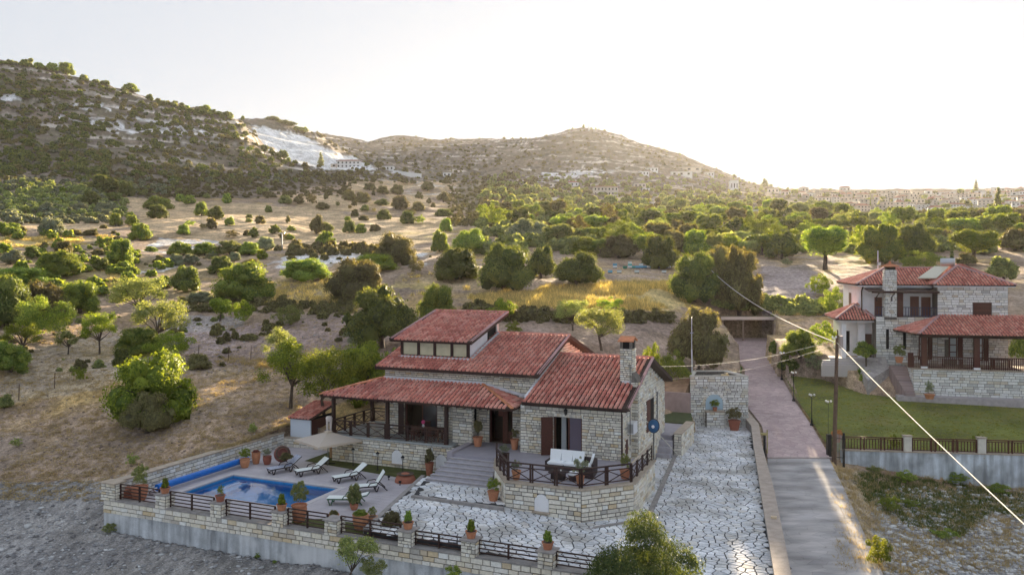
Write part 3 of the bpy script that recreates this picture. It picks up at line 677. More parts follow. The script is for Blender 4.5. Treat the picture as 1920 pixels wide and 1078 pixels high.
# bushes and trees on the fields and lower slopes
ZN = [('on the left field strips', 0, 210, 395, 540), ('by the green gully', 150, 330, 330, 520), ('on the left tan fields', 320, 480, 360, 452),
      ('in the grey-green hedge', 320, 505, 452, 520), ('on the middle tan fields', 480, 640, 340, 480), ('below the hillside house', 640, 900, 335, 440)]
LOW = [(4, 441, 32, 26, 'green'), (25, 438, 32, 22, 'green'), (97, 442, 52, 38, 'grey'), (120, 474, 38, 24, 'brown'), (110, 518, 96, 50, 'green'), (60, 483, 32, 24, 'carob'), (20, 496, 44, 30, 'grey'), (140, 440, 30, 12, 'brown'), (170, 441, 34, 12, 'brown'), (185, 478, 30, 12, 'brown'),
 (226, 498, 56, 54, 'green'), (190, 506, 36, 24, 'carob'), (217, 424, 28, 26, 'green'), (245, 412, 20, 16, 'green'), (248, 424, 30, 22, 'green'), (262, 451, 48, 34, 'green'), (296, 410, 46, 28, 'carob'), (296, 392, 62, 26, 'green'), (193, 398, 34, 20, 'grey'), (212, 394, 22, 16, 'grey'),
 (172, 384, 40, 28, 'carob'), (212, 378, 26, 18, 'carob'), (200, 360, 60, 34, 'carob'), (236, 368, 34, 30, 'carob'), (56, 356, 12, 16, 'lime'), (118, 362, 18, 14, 'lime'), (110, 385, 16, 14, 'lime'), (88, 400, 30, 22, 'grey'), (20, 408, 36, 18, 'grey'), (50, 400, 26, 16, 'olive'), (150, 402, 40, 24, 'grey'), (40, 532, 118, 34, 'green'),
 (378, 404, 30, 28, 'green'), (403, 412, 34, 27, 'carob'), (430, 423, 22, 18, 'green'), (397, 428, 24, 22, 'brown'), (380, 430, 18, 12, 'brown'), (345, 440, 28, 22, 'green'), (357, 424, 20, 12, 'green'), (467, 409, 15, 8, 'carob'), (467, 417, 15, 9, 'olive'), (488, 420, 23, 17, 'brown'), (338, 378, 20, 16, 'green'), (355, 382, 26, 18, 'green'), (387, 372, 16, 10, 'olive'), (425, 381, 20, 20, 'green'),
 (475, 446, 22, 22, 'carob'), (436, 446, 28, 16, 'brown'), (462, 442, 14, 12, 'brown'), (503, 398, 16, 14, 'carob'), (515, 438, 25, 19, 'carob'), (530, 450, 24, 18, 'brown'), (544, 450, 20, 13, 'green'), (546, 433, 19, 11, 'green'), (593, 439, 30, 38, 'brown'), (614, 437, 28, 22, 'olive'), (611, 464, 40, 32, 'green'), (556, 476, 40, 20, 'brown'), (498, 470, 42, 28, 'grey'), (491, 486, 24, 20, 'lime'),
 (560, 383, 22, 20, 'brown'), (583, 384, 23, 21, 'brown'), (535, 382, 30, 17, 'olive'), (606, 393, 30, 15, 'brown'), (633, 387, 10, 10, 'carob'), (611, 375, 9, 17, 'brown'), (540, 418, 10, 16, 'brown'), (486, 365, 12, 16, 'olive'), (497, 362, 16, 12, 'olive'),
 (338, 478, 56, 27, 'green'), (385, 478, 56, 26, 'green'), (432, 477, 60, 28, 'olive'), (468, 478, 46, 26, 'green'), (360, 494, 32, 20, 'grey'), (397, 490, 28, 20, 'grey'), (440, 489, 30, 18, 'grey'), (330, 498, 34, 24, 'grey'), (414, 512, 56, 34, 'carob'), (470, 500, 40, 16, 'brown'),
 (720, 412, 32, 21, 'carob'), (655, 436, 30, 24, 'carob'), (676, 437, 24, 19, 'green'), (703, 434, 24, 15, 'brown'), (652, 414, 15, 9, 'green'), (682, 413, 23, 10, 'brown'), (665, 406, 17, 15, 'brown'), (656, 392, 9, 9, 'brown'), (664, 386, 13, 11, 'brown'), (684, 395, 19, 12, 'carob'), (701, 397, 9, 8, 'brown'),
 (764, 419, 34, 26, 'carob'), (788, 420, 24, 18, 'green'), (784, 395, 31, 18, 'brown'), (750, 392, 42, 26, 'brown'), (680, 380, 36, 22, 'brown'), (655, 376, 32, 20, 'brown'), (714, 386, 30, 14, 'carob'), (786, 373, 17, 15, 'brown'), (804, 382, 11, 12, 'brown'), (831, 379, 28, 20, 'brown'), (693, 357, 28, 15, 'brown'), (718, 363, 27, 16, 'brown'), (745, 365, 30, 20, 'brown'), (802, 357, 30, 18, 'brown'), (812, 389, 11, 10, 'brown'), (832, 406, 40, 16, 'carob'), (700, 366, 8, 10, 'brown'), (852, 368, 16, 10, 'brown'), (768, 402, 30, 10, 'brown')]
for (x, y, w, h, k) in LOW:
    z = [n for n, a, b, c, d in ZN if a <= x < b and c <= y < d]
    P(x, y, w, h, k, ROT.choice(['dome', 'dome', 'sprig']) if w < 30 else 'dome', zone=z[0] if z else 'at the left hill foot')
for (x, y, w, h, k, s) in [(453, 284, 10, 10, 'green', 'round'), (468, 287, 13, 13, 'green', 'round'), (483, 291, 14, 13, 'carob', 'round'), (496, 291, 18, 21, 'carob', 'round'), (509, 294, 13, 12, 'carob', 'round'), (520, 297, 12, 11, 'carob', 'round'), (532, 302, 19, 22, 'carob', 'round'), (541, 305, 10, 10, 'olive', 'dome'), (553, 308, 13, 9, 'carob', 'dome')]:
    P(x, y, w, h, k, s, zone='under the white scar', name='tree')
P(601, 312, 14, 27, 'olive', 'cone', label='pointed pale tree standing before the white scar, left of the hillside house')
P(663, 311, 12, 11, 'green', 'round', label='small green tree in front of the hillside house')
P(688, 316, 11, 12, 'carob', 'round', label='small dark tree just right of the hillside house')
P(710, 320, 22, 18, 'brown', 'round', label='dusky round tree beyond the right end of the white scar')
for (x, y, w, h, k) in [(8, 118, 24, 7, 'green'), (47, 121, 22, 13, 'green'), (58, 119, 10, 14, 'olive'), (73, 127, 24, 12, 'green'), (97, 131, 26, 18, 'green'), (124, 137, 36, 24, 'green'), (108, 146, 26, 12, 'green'), (157, 148, 20, 12, 'olive'), (180, 153, 16, 7, 'olive'), (197, 157, 11, 10, 'olive'), (212, 160, 12, 8, 'olive'), (245, 170, 36, 17, 'green'), (262, 176, 22, 11, 'green'), (296, 190, 12, 9, 'olive'), (325, 196, 18, 8, 'olive'), (350, 202, 16, 8, 'green'), (386, 212, 29, 20, 'green'), (410, 217, 14, 12, 'green'), (432, 222, 14, 9, 'olive')]:
    P(x, y + 3, w, h, k, 'dome' if w > 14 else 'round', zone='on the left skyline', name='tree')
for (x, y, w, h, k) in [(512, 223, 34, 7, 'olive'), (538, 233, 44, 10, 'olive'), (560, 244, 30, 10, 'green'), (573, 246, 12, 12, 'olive'), (455, 222, 9, 9, 'green')]:
    P(x, y + 3, w, h, k, 'dome', zone='along the crest above the white scar')
# the wooded belt on the right, trees of many sizes, back rows first
FB = random.Random(21); cnt = 0
rows = [(404, 900, 1920, 30, (.8, 1.1)), (412, 920, 1920, 32, (.9, 1.2)), (421, 900, 1920, 36, (.9, 1.25)), (432, 900, 1920, 44, (.9, 1.3)), (446, 990, 1600, 52, (.9, 1.3)), (462, 1010, 1500, 60, (.85, 1.2)), (478, 1120, 1480, 66, (.8, 1.1)), (446, 1740, 1930, 56, (.8, 1.1)), (466, 1560, 1800, 62, (.7, 1.0))]
for (y, x0, x1, w0, (s0, s1)) in rows:
    x = x0 + FB.uniform(0, w0)
    while x < x1:
        w = w0 * FB.uniform(.6, 1.25); h = w * FB.uniform(.62, .95); k = FB.choice(['green', 'green', 'carob', 'olive', 'lime', 'brown'] if x > 1080 else ['carob', 'brown', 'olive', 'green'])
        if not (1600 < x < 1920 and y < 408):
            P(x, y + FB.uniform(-4, 4), w, h, k, FB.choice(['dome', 'round', 'round', 'sprig']) if w > 26 else 'dome', zone='in row %d of the wood' % 0 if False else ('in the wood below the peak' if x < 1340 else 'in the wood left of the white house' if x < 1600 else 'in the wood above the red roof'), name='tree')
        x += w * FB.uniform(.55, .95)
for (x, y, w, h) in [(1632, 388, 5, 26), (1872, 408, 20, 58), (1830, 358, 13, 22), (1822, 402, 5, 24), (1660, 404, 4, 12), (1668, 404, 4, 13), (1770, 402, 4, 16), (1780, 402, 4, 18), (1835, 408, 7, 18), (1885, 372, 6, 16), (1306, 404, 4, 14), (1433, 350, 18, 16), (1600, 372, 5, 14)]:
    P(x, y, w, h, 'carob', 'cyp' if w < 15 else 'cone', zone='among the village houses', name='cypress_tree' if w < 15 else 'pine_tree')
ORD = 'first second third fourth fifth sixth seventh eighth ninth tenth eleventh twelfth thirteenth fourteenth fifteenth sixteenth seventeenth eighteenth nineteenth twentieth'.split()
def ordw(i):
    if i < 20: return ORD[i]
    t = ['twenty', 'thirty', 'forty', 'fifty', 'sixty', 'seventy', 'eighty', 'ninety'][(i + 1) // 10 - 2]; u = (i + 1) % 10
    return (t[:-1] + 'ieth') if u == 0 else t + '-' + ORD[u - 1]
cls = {}
for k in PLANTS:
    cat = {'bush': 'bush', 'cypress_tree': 'cypress', 'pine_tree': 'pine'}.get(k['nm'], 'tree')
    if k['label']: tag(k['o'], k['label'], cat); continue
    big = 'broad' if k['w'] > 55 else 'small' if k['w'] < 22 else 'rounded'
    cls.setdefault((big, KIND[k['kind']][0], cat, k['zone']), []).append(k)
for (big, colr, cat, zone), ks in cls.items():
    ks.sort(key=lambda k: k['px'])
    for i, k in enumerate(ks):
        l = '%s %s %s %s' % (big, colr, cat, zone) if len(ks) == 1 else '%s from left of %s %s %ss %s' % (ordw(i), big, colr, {'bush': 'bushe', 'cypress': 'cypresse'}.get(cat, cat), zone)
        tag(k['o'], l, cat, '%s %s %s' % (colr, {'bush': 'bushes', 'cypress': 'cypresses'}.get(cat, cat + 's'), zone))
# ---- uncountable scrub, tufts and stones: real geometry joined into single objects
def join(name, proto, pts, rz, sc, m, kind='stuff', tilt=None):
    """proto list of (V,Q); pts (n,3); sc (n,3)"""
    VV = []; QQ = []; o = 0; n = len(pts); pick = nr.randint(0, len(proto), n)
    for pi, (V, Q_) in enumerate(proto):
        ii = np.where(pick == pi)[0]
        if not len(ii): continue
        c = np.cos(rz[ii])[:, None]; s = np.sin(rz[ii])[:, None]; v = V[None] * sc[ii][:, None, :]
        x = v[..., 0] * c - v[..., 1] * s; y = v[..., 0] * s + v[..., 1] * c; w = np.stack([x, y, v[..., 2]], -1) + pts[ii][:, None, :]
        q = Q_[None] + (np.arange(len(ii)) * len(V))[:, None, None] + o
        VV.append(w.reshape(-1, 3)); QQ.append(q.reshape(-1, Q_.shape[1])); o += len(ii) * len(V)
    return tag(obj(name, npmesh(name, np.vstack(VV), np.vstack(QQ), m)), kind=kind)
def scat(n, pxr, pyr, mask=None, ymin=28.):
    """n points over the visible ground inside a window of the view"""
    px = nr.uniform(*pxr, n); py = nr.uniform(*pyr, n); out = []
    J = np.clip(np.round(np.interp(px, gpx, np.arange(len(gpx)))).astype(int), 0, len(gpx) - 1)
    for a, b, j in zip(px, py, J):
        if mask is not None and not mask(a, b): continue
        col = PYG2[:, j]; i = np.argmax(col <= b)
        if col[i] > b: continue
        Y = gY[i]; out.append(((a - 960) / 1497. * Y, Y))
    p = np.array(out); return np.column_stack([p, gz(p[:, 0], p[:, 1])])
PYG2 = 500 + (CAMH - ZG) * 1497. / YY; PYG2[gY < 28] = 9999
def inpoly(poly):
    def f(a, b):
        c = False; n = len(poly)
        for i in range(n):
            x1, y1 = poly[i]; x2, y2 = poly[(i + 1) % n]
            if (y1 > b) != (y2 > b) and a < (x2 - x1) * (b - y1) / (y2 - y1 + 1e-9) + x1: c = not c
        return c
    return f
bushp = [crown('dome', 'tiny', v) for v in range(3)]
def scrub(name, n, pxr, pyr, m, size, mask=None):
    p = scat(n, pxr, pyr, mask); k = len(p); s = nr.uniform(.5, 1.25, k) ** 1.5 * size
    p[:, 2] -= .1
    join(name, bushp, p, nr.uniform(0, 6.28, k), np.column_stack([s, s, s * nr.uniform(.45, .8, k)]), m)
notf = lambda a, b: not ((225 < a < 900 and 345 < b < 470 and b > 372 - (a - 225) * .08) or (b < 245 and 470 < a < 600) or inpoly([(472, 236), (500, 238), (560, 252), (640, 288), (715, 318), (610, 318), (560, 312), (530, 296), (490, 268)])(a, b))
clump = lambda s_, th_: (lambda a, b: notf(a, b) and float(fbm(np.array([a / s_]), np.array([b / (s_ * .55)]), 3, 5)[0]) > th_)
scrub('hill_scrub', 2300, (-60, 560), (110, 345), F_CAROB, 4.0, clump(45., -.02))
scrub('hill_scrub', 1500, (-60, 560), (110, 345), F_GREY, 2.6, clump(30., -.1))
scrub('hill_scrub', 2600, (-60, 900), (150, 345), F_BROWN, 3.0, clump(25., -.05))
scrub('hill_scrub', 1500, (560, 1480), (245, 395), F_BROWN, 4.6, notf)
scrub('hill_scrub', 700, (900, 1560), (330, 400), F_OLIVE, 5.0, notf)
scrub('field_scrub', 520, (-60, 330), (340, 420), F_GREY, 2.6, notf)
scrub('field_scrub', 500, (-60, 900), (345, 500), F_BROWN, 1.5, clump(30., 0))
scrub('slope_scrub', 900, (200, 660), (322, 372), F_BROWN, 2.0)
scrub('slope_scrub', 300, (200, 660), (322, 372), F_OLIVE, 2.6, clump(30., 0))
scrub('slope_scrub', 900, (840, 1020), (340, 425), F_BROWN, 2.0)
scrub('slope_scrub', 500, (-60, 240), (345, 408), F_OLIVE, 2.4)
scrub('field_scrub', 420, (-60, 330), (430, 560), F_GREEN, 2.0, clump(30., 0))
scrub('field_scrub', 260, (-60, 700), (480, 700), F_BROWN, .9, clump(25., .02))
scrub('field_scrub', 160, (-60, 420), (560, 700), F_OLIVE, .9, clump(25., .02))
scrub('wood_undergrowth', 900, (900, 1960), (398, 478), F_OLIVE, 4.0, lambda a, b: not (1120 < a < 1270 and b > 470))
scrub('hedge_scrub', 420, (880, 1270), (572, 606), F_BROWN, 1.5, inpoly([(880, 576), (1010, 580), (1100, 600), (1250, 588), (1262, 606), (1000, 606), (880, 600)]))
scrub('hedge_scrub', 300, (330, 700), (555, 600), F_BROWN, 1.3, inpoly([(330, 568), (490, 562), (560, 572), (640, 560), (690, 566), (640, 596), (560, 590), (490, 586), (330, 588)]))
scrub('hedge_scrub', 160, (540, 800), (462, 485), F_BROWN, 2.2, inpoly([(540, 466), (690, 462), (720, 470), (690, 480), (540, 480)]))
scrub('bank_scrub', 130, (380, 640), (590, 700), F_BROWN, 1.1, inpoly([(440, 640), (540, 600), (630, 585), (640, 596), (530, 620), (430, 656)]))
scrub('garden_scrub', 300, (1340, 1560), (560, 600), F_OLIVE, 1.6, inpoly([(1340, 560), (1560, 570), (1560, 592), (1340, 590)]))
def tuft(seed, k=14, spread=.5, lean=.35):
    r = np.random.RandomState(seed); V = []; Q_ = []
    for i in range(k):
        x, y = r.normal(size=2) * spread * .4; a = r.uniform(0, 6.28); h = r.uniform(.5, 1); lx, ly = r.normal(size=2) * lean; w = .035
        V += [(x - w * math.cos(a), y - w * math.sin(a), 0), (x + w * math.cos(a), y + w * math.sin(a), 0), (x + lx * h, y + ly * h, h)]; Q_.append((3 * i, 3 * i + 1, 3 * i + 2))
    return np.array(V), np.array(Q_)
tufts = [tuft(i) for i in range(4)]
def grass(name, n, pxr, pyr, m, w, h, poly=None):
    p = scat(n, pxr, pyr, inpoly(poly) if poly else None)
    d_ = fbm(p[:, 0] / 5, p[:, 1] / 5, 3, 17); p = p[d_ > (-.04 if 'golden' in name or 'bank' in name else -9 if 'weeds' in name else -.2)]; k = len(p); s = nr.uniform(.6, 1.4, k) * w; q = nr.uniform(.5, 1.3, k) * h
    join(name, tufts, p, nr.uniform(0, 6.28, k), np.column_stack([s, s, q]), m)
grass('golden_grass', 5200, (880, 1290), (530, 584), WHEAT, .8, .75, [(880, 560), (960, 546), (1100, 533), (1260, 530), (1290, 575), (1260, 584), (900, 577)])
grass('golden_grass', 2200, (490, 890), (512, 572), WHEAT, .8, .55, [(490, 532), (620, 528), (740, 516), (895, 514), (880, 545), (600, 572), (490, 572)])
grass('golden_grass', 1500, (0, 215), (443, 465), WHEAT, .9, .45)
grass('golden_grass', 900, (60, 250), (500, 545), WHEAT, .7, .4)
grass('dry_stubble', 4200, (0, 560), (700, 940), STUB, .55, .16)
grass('dry_stubble', 1800, (-20, 700), (600, 720), STUB, .5, .2)
grass('bank_grass', 420, (380, 520), (668, 705), STUB, .6, .4, [(385, 692), (420, 672), (500, 676), (516, 688), (450, 702)])
grass('bank_grass', 1300, (1360, 1560), (570, 592), WHEAT, .7, .5)
grass('dry_weeds', 1700, (1565, 1920), (880, 1078), STUB, .45, .3)
grass('green_weeds', 3200, (1600, 1920), (890, 1060), WEED, .55, .3, [(1600, 885), (1760, 905), (1920, 930), (1920, 975), (1860, 960), (1800, 1010), (1700, 985), (1620, 940)])
def rock(seed):
    r = np.random.RandomState(seed); mb = MB(); mb.sphere((0, 0, .1), .5, 6, 4, (1, .8, .55)); V = np.array(mb.v); V *= r.uniform(.75, 1.2, (len(V), 1)); return V, np.array(mb.f)
rocks = [rock(i) for i in range(5)]
def stones(name, n, pxr, pyr, m, s0, s1, poly=None):
    p = scat(n, pxr, pyr, inpoly(poly) if poly else None); k = len(p); s = s0 + (s1 - s0) * nr.uniform(0, 1, k) ** 4
    join(name, rocks, p, nr.uniform(0, 6.28, k), np.column_stack([s, s * nr.uniform(.6, 1, k), s * nr.uniform(.4, .9, k)]), m)
stones('loose_stones', 7000, (-20, 1000), (905, 1078), PEB, .05, .34)
stones('loose_stones', 3000, (-20, 560), (640, 920), PEBD, .05, .28)
stones('loose_stones', 5200, (1660, 1930), (915, 1078), PEBW, .06, .5)
stones('loose_stones', 900, (300, 640), (590, 700), PEB, .06, .3)
BR = [(248, 872, 24, 26, 'olive'), (474, 812, 22, 22, 'olive'), (1668, 958, 44, 34, 'green'), (1560, 870, 0, 0, ''), (1650, 1062, 60, 62, 'lime'), (1700, 905, 44, 26, 'green'), (1790, 905, 50, 24, 'green'), (1872, 925, 44, 22, 'green'), (1705, 950, 40, 16, 'green'), (1770, 1010, 56, 22, 'green'), (1640, 885, 34, 14, 'olive'), (60, 1000, 0, 0, '')]
BL = {0: 'round olive-green shrub standing alone above the left corner of the pool wall', 1: 'small round bush just above the pool side wall, near the shed', 2: 'low green bush beside the grey road, on rubble', 4: 'large yellow-topped bush at the foot of the grey road edge', 5: 'green bush against the neighbour\'s concrete wall, left',
      6: 'green bush against the neighbour\'s concrete wall, middle', 7: 'green bush against the neighbour\'s concrete wall, right', 8: 'flat green bush in the rubble below the wall', 9: 'spreading low green bush among white stones, lower right', 10: 'scrubby bush at the upper end of the rubble beside the gate'}
for i, (x, y, w, h, k) in enumerate(BR):
    if w: o = P(x, y, w, h, k, 'sprig', label=BL[i], name='bush'); tag(o, BL[i], 'bush')
# ------------------------------------------------------------------ masonry, tiles, paving
def scan(poly, t):
    xs = []
    n = len(poly)
    for i in range(n):
        (a, b), (c, d) = poly[i], poly[(i + 1) % n]
        if (b > t) != (d > t): xs.append(a + (t - b) / (d - b) * (c - a))
    xs.sort(); return [(xs[i], xs[i + 1]) for i in range(0, len(xs) - 1, 2)]
def sub(iv, ho):
    for (c, d) in ho:
        o = []
        for (a, b) in iv:
            if d <= a or c >= b: o.append((a, b)); continue
            if c > a: o.append((a, c))
            if d < b: o.append((d, b))
        iv = o
    return iv
def rect(a, b, c, d): return [(a, c), (b, c), (b, d), (a, d)]
def arch(c, w, z0, z1, n=8):
    r = w / 2; return [(c - r, z0), (c + r, z0)] + [(c + r * math.cos(math.pi * k / n), z1 - r + r * math.sin(math.pi * k / n)) for k in range(n + 1)]
_sm = {}
def stone_mesh(m, k):
    if (m.name, k) not in _sm:
        r = random.Random(k); i = .06; j = lambda: r.uniform(-.03, .03)
        f = [(i + j() * .5, -1, i * 1.5 + j()), (1 - i + j() * .5, -1, i * 1.5 + j()), (1 - i + j() * .5, -1 + j() * 3, 1 - i * 1.5 + j()), (i + j() * .5, -1, 1 - i * 1.5 + j())]
        V = [(0, 0, 0), (1, 0, 0), (1, 0, 1), (0, 0, 1)] + [(0.01, -.55, .03), (.99, -.55, .03), (.99, -.55, .97), (.01, -.55, .97)] + f
        F_ = [(8, 9, 10, 11)] + [(a, (a + 1) % 4, 4 + (a + 1) % 4, 4 + a) for a in range(4)] + [(4 + a, 4 + (a + 1) % 4, 8 + (a + 1) % 4, 8 + a) for a in range(4)]
        _sm[(m.name, k)] = newmesh('stone', V, F_, m)
    return _sm[(m.name, k)]
class Stones:
    """dressed stones laid in courses over vertical faces of one thing; the largest 300 are parts of their own, the rest one part"""
    def __init__(s, th, m, seed=1): s.th = th; s.m = m; s.r = random.Random(seed); s.items = []
    def face(s, p, q, poly, holes=(), rh=(.13, .24), ln=(.22, .62), proud=(.03, .07), joint=.03):
        """p,q: ends of the face in frame coords (outside on the right-hand side of p->q); poly in (distance, z)"""
        r = s.r; dx, dy = q[0] - p[0], q[1] - p[1]; W_ = math.hypot(dx, dy); d = (dx / W_, dy / W_)
        t = min(b for a, b in poly); top = max(b for a, b in poly)
        while t < top - .05:
            h = min(r.uniform(*rh), top - t); 
            if top - t - h < .07: h = top - t
            iv = scan(poly, t + h / 2)
            for ho in holes: iv = sub(iv, scan(ho, t + h / 2))
            for (a, b) in iv:
                x = a
                while x < b - .04:
                    l = r.uniform(*ln) * (1.15 if h > .19 else .9)
                    if b - x - l < .14: l = b - x
                    l = min(l, b - x); hh = h
                    s.items.append((p[0] + d[0] * (x + joint / 2), p[1] + d[1] * (x + joint / 2), t + joint / 2, l - joint, hh - joint, r.uniform(*proud), d)); x += l
            t += h
    def done(s, name='stone', nmax=300):
        it = s.items; b = s.th.base; fr_ = Frame(0, 0, 0)
        s.th.stones = it
        def score(i):
            x, y, z, l, h, pr, d = i; return l * h
        order = sorted(range(len(it)), key=lambda k: -score(it[k])); big = set(order[:nmax])
        V = []; F_ = []
        for k, (x, y, z, l, h, pr, d) in enumerate(it):
            if k in big:
                o = bpy.data.objects.new(name, stone_mesh(s.m, s.r.randrange(6))); COL.objects.link(o); o.parent = s.th.o
                o.location = (x - b[0], y - b[1], z - b[2]); o.rotation_euler = (0, 0, math.atan2(d[1], d[0])); o.scale = (l, pr, h)
            else:
                me = stone_mesh(s.m, s.r.randrange(6)); o_ = len(V)
                for v in me.vertices:
                    a, c, e = v.co.x * l, v.co.y * pr, v.co.z * h; V.append((x + d[0] * a - d[1] * c - b[0], y + d[1] * a + d[0] * c - b[1], z + e - b[2]))
                for f in me.polygons: F_.append(tuple(i + o_ for i in f.vertices))
        if V: tag(obj('small_stones', newmesh('small_stones', V, F_, s.m), s.th.o), kind='stuff')
def tile_proto(pw, pl):
    xs = [-.40, -.28, 0, .28, .40]; zs = [0, .075, .11, .075, 0]; V = []
    for y, dz, sc in ((0, .04, 1.0), (1, 0, .8)):
        for x, z in zip(xs, zs): V.append((x * pw * .92 * sc, y * pl * 1.1, z * (1.0 if y == 0 else .8) + dz + .012))
    for x, z in zip(xs, zs): V.append((x * pw * .92, 0.0, 0.0))
    Q_ = [(i, i + 1, i + 6, i + 5) for i in range(4)] + [(10 + i, 11 + i, 1 + i, i) for i in range(4)]
    return np.array(V), np.array(Q_)
def tiles(th, pts, m=TILE, pw=.27, pl=.40, name='roof_tiles', parent=None):
    """pts: planar polygon in frame coords, first edge is the eave (left to right seen from outside); returns the joined pantiles"""
    P_ = [Vector(p) for p in pts]; e = (P_[1] - P_[0]).normalized(); n = e.cross(P_[2] - P_[1]).normalized()
    if n.z < 0: n = -n
    g = n.cross(e).normalized(); 
    if g.z < 0: g = -g
    poly = [((p - P_[0]).dot(e), (p - P_[0]).dot(g)) for p in P_]
    H_ = max(b for a, b in poly); L0, L1 = min(a for a, b in poly), max(a for a, b in poly)
    pos = []; j = 0
    while j * pl < H_ - pl * .3:
        t = j * pl - .05; iv = scan(poly, min(t + pl * .6, H_ - .01))
        for (a, b) in iv:
            k0 = math.ceil((a - L0) / pw); k1 = int((b - L0) / pw)
            for k in range(k0, k1): pos.append((L0 + (k + .5) * pw, t))
        j += 1
    V, Q_ = tile_proto(pw, pl); pos = np.array(pos)
    if not len(pos): return
    jit = nr.uniform(-.008, .008, (len(pos), 2)); pos = pos + jit; lift = nr.uniform(0, .012, len(pos))
    E = np.array(e); G = np.array(g); Nn = np.array(n); O = np.array(P_[0]) - np.array(th.base)
    W_ = O + (pos[:, None, 0:1] + V[None, :, 0:1]) * E + (pos[:, None, 1:2] + V[None, :, 1:2]) * G + (V[None, :, 2:3] + lift[:, None, None]) * Nn
    QQ = (Q_[None] + (np.arange(len(pos)) * len(V))[:, None, None]).reshape(-1, 4)
    o = obj(name, npmesh(name, W_.reshape(-1, 3), QQ, m), parent or th.o); tag(o, kind='stuff'); return o
def roof(th, pts, name='roof', m=TILE, fascia=.16, **k):
    mb = MB(); P_ = [Vector(p) for p in pts]
    n = (P_[1] - P_[0]).cross(P_[2] - P_[1]).normalized()
    if n.z < 0: P_ = P_[::-1]
    mb.plate(P_, fascia); o = th.part(name, mb, WOOD); tiles(th, pts, m, parent=o, **k); return o
def caps(th, a, b, m=TILE, r=.11, step=.34, name='ridge_tile', n=None):
    """row of half-round cap tiles, each a part"""
    a = Vector(a); b = Vector(b); L_ = (b - a).length; d = (b - a) / L_; k = max(1, int(L_ / step)); me = None
    up = Vector((0, 0, 1)); x = d.cross(up).normalized(); y = x.cross(d).normalized(); ang = math.atan2(d.y, d.x)
    mb = MB(); 
    for i in range(k):
        p = a + d * (L_ * i / k); q = a + d * (L_ * (i + 1) / k + .05); V = []
        for c, rr in ((p, r), (q, r * .85)):
            for t in range(7):
                th_ = math.pi * t / 6; V.append(c + x * math.cos(th_) * rr + y * (math.sin(th_) * rr + .03))
        mb.add(V, [(j, j + 1, j + 8, j + 7) for j in range(6)] + [(6, 5, 4, 3, 2, 1, 0)])
    return th.part(name + 's', mb, m, kind='stuff')
def clip(poly, nx, ny, c):
    out = []; n = len(poly)
    for i in range(n):
        a, b = poly[i], poly[(i + 1) % n]; da = nx * a[0] + ny * a[1] - c; db = nx * b[0] + ny * b[1] - c
        if da <= 0: out.append(a)
        if (da < 0) != (db < 0) and da != db: t = da / (da - db); out.append((a[0] + (b[0] - a[0]) * t, a[1] + (b[1] - a[1]) * t))
    return out
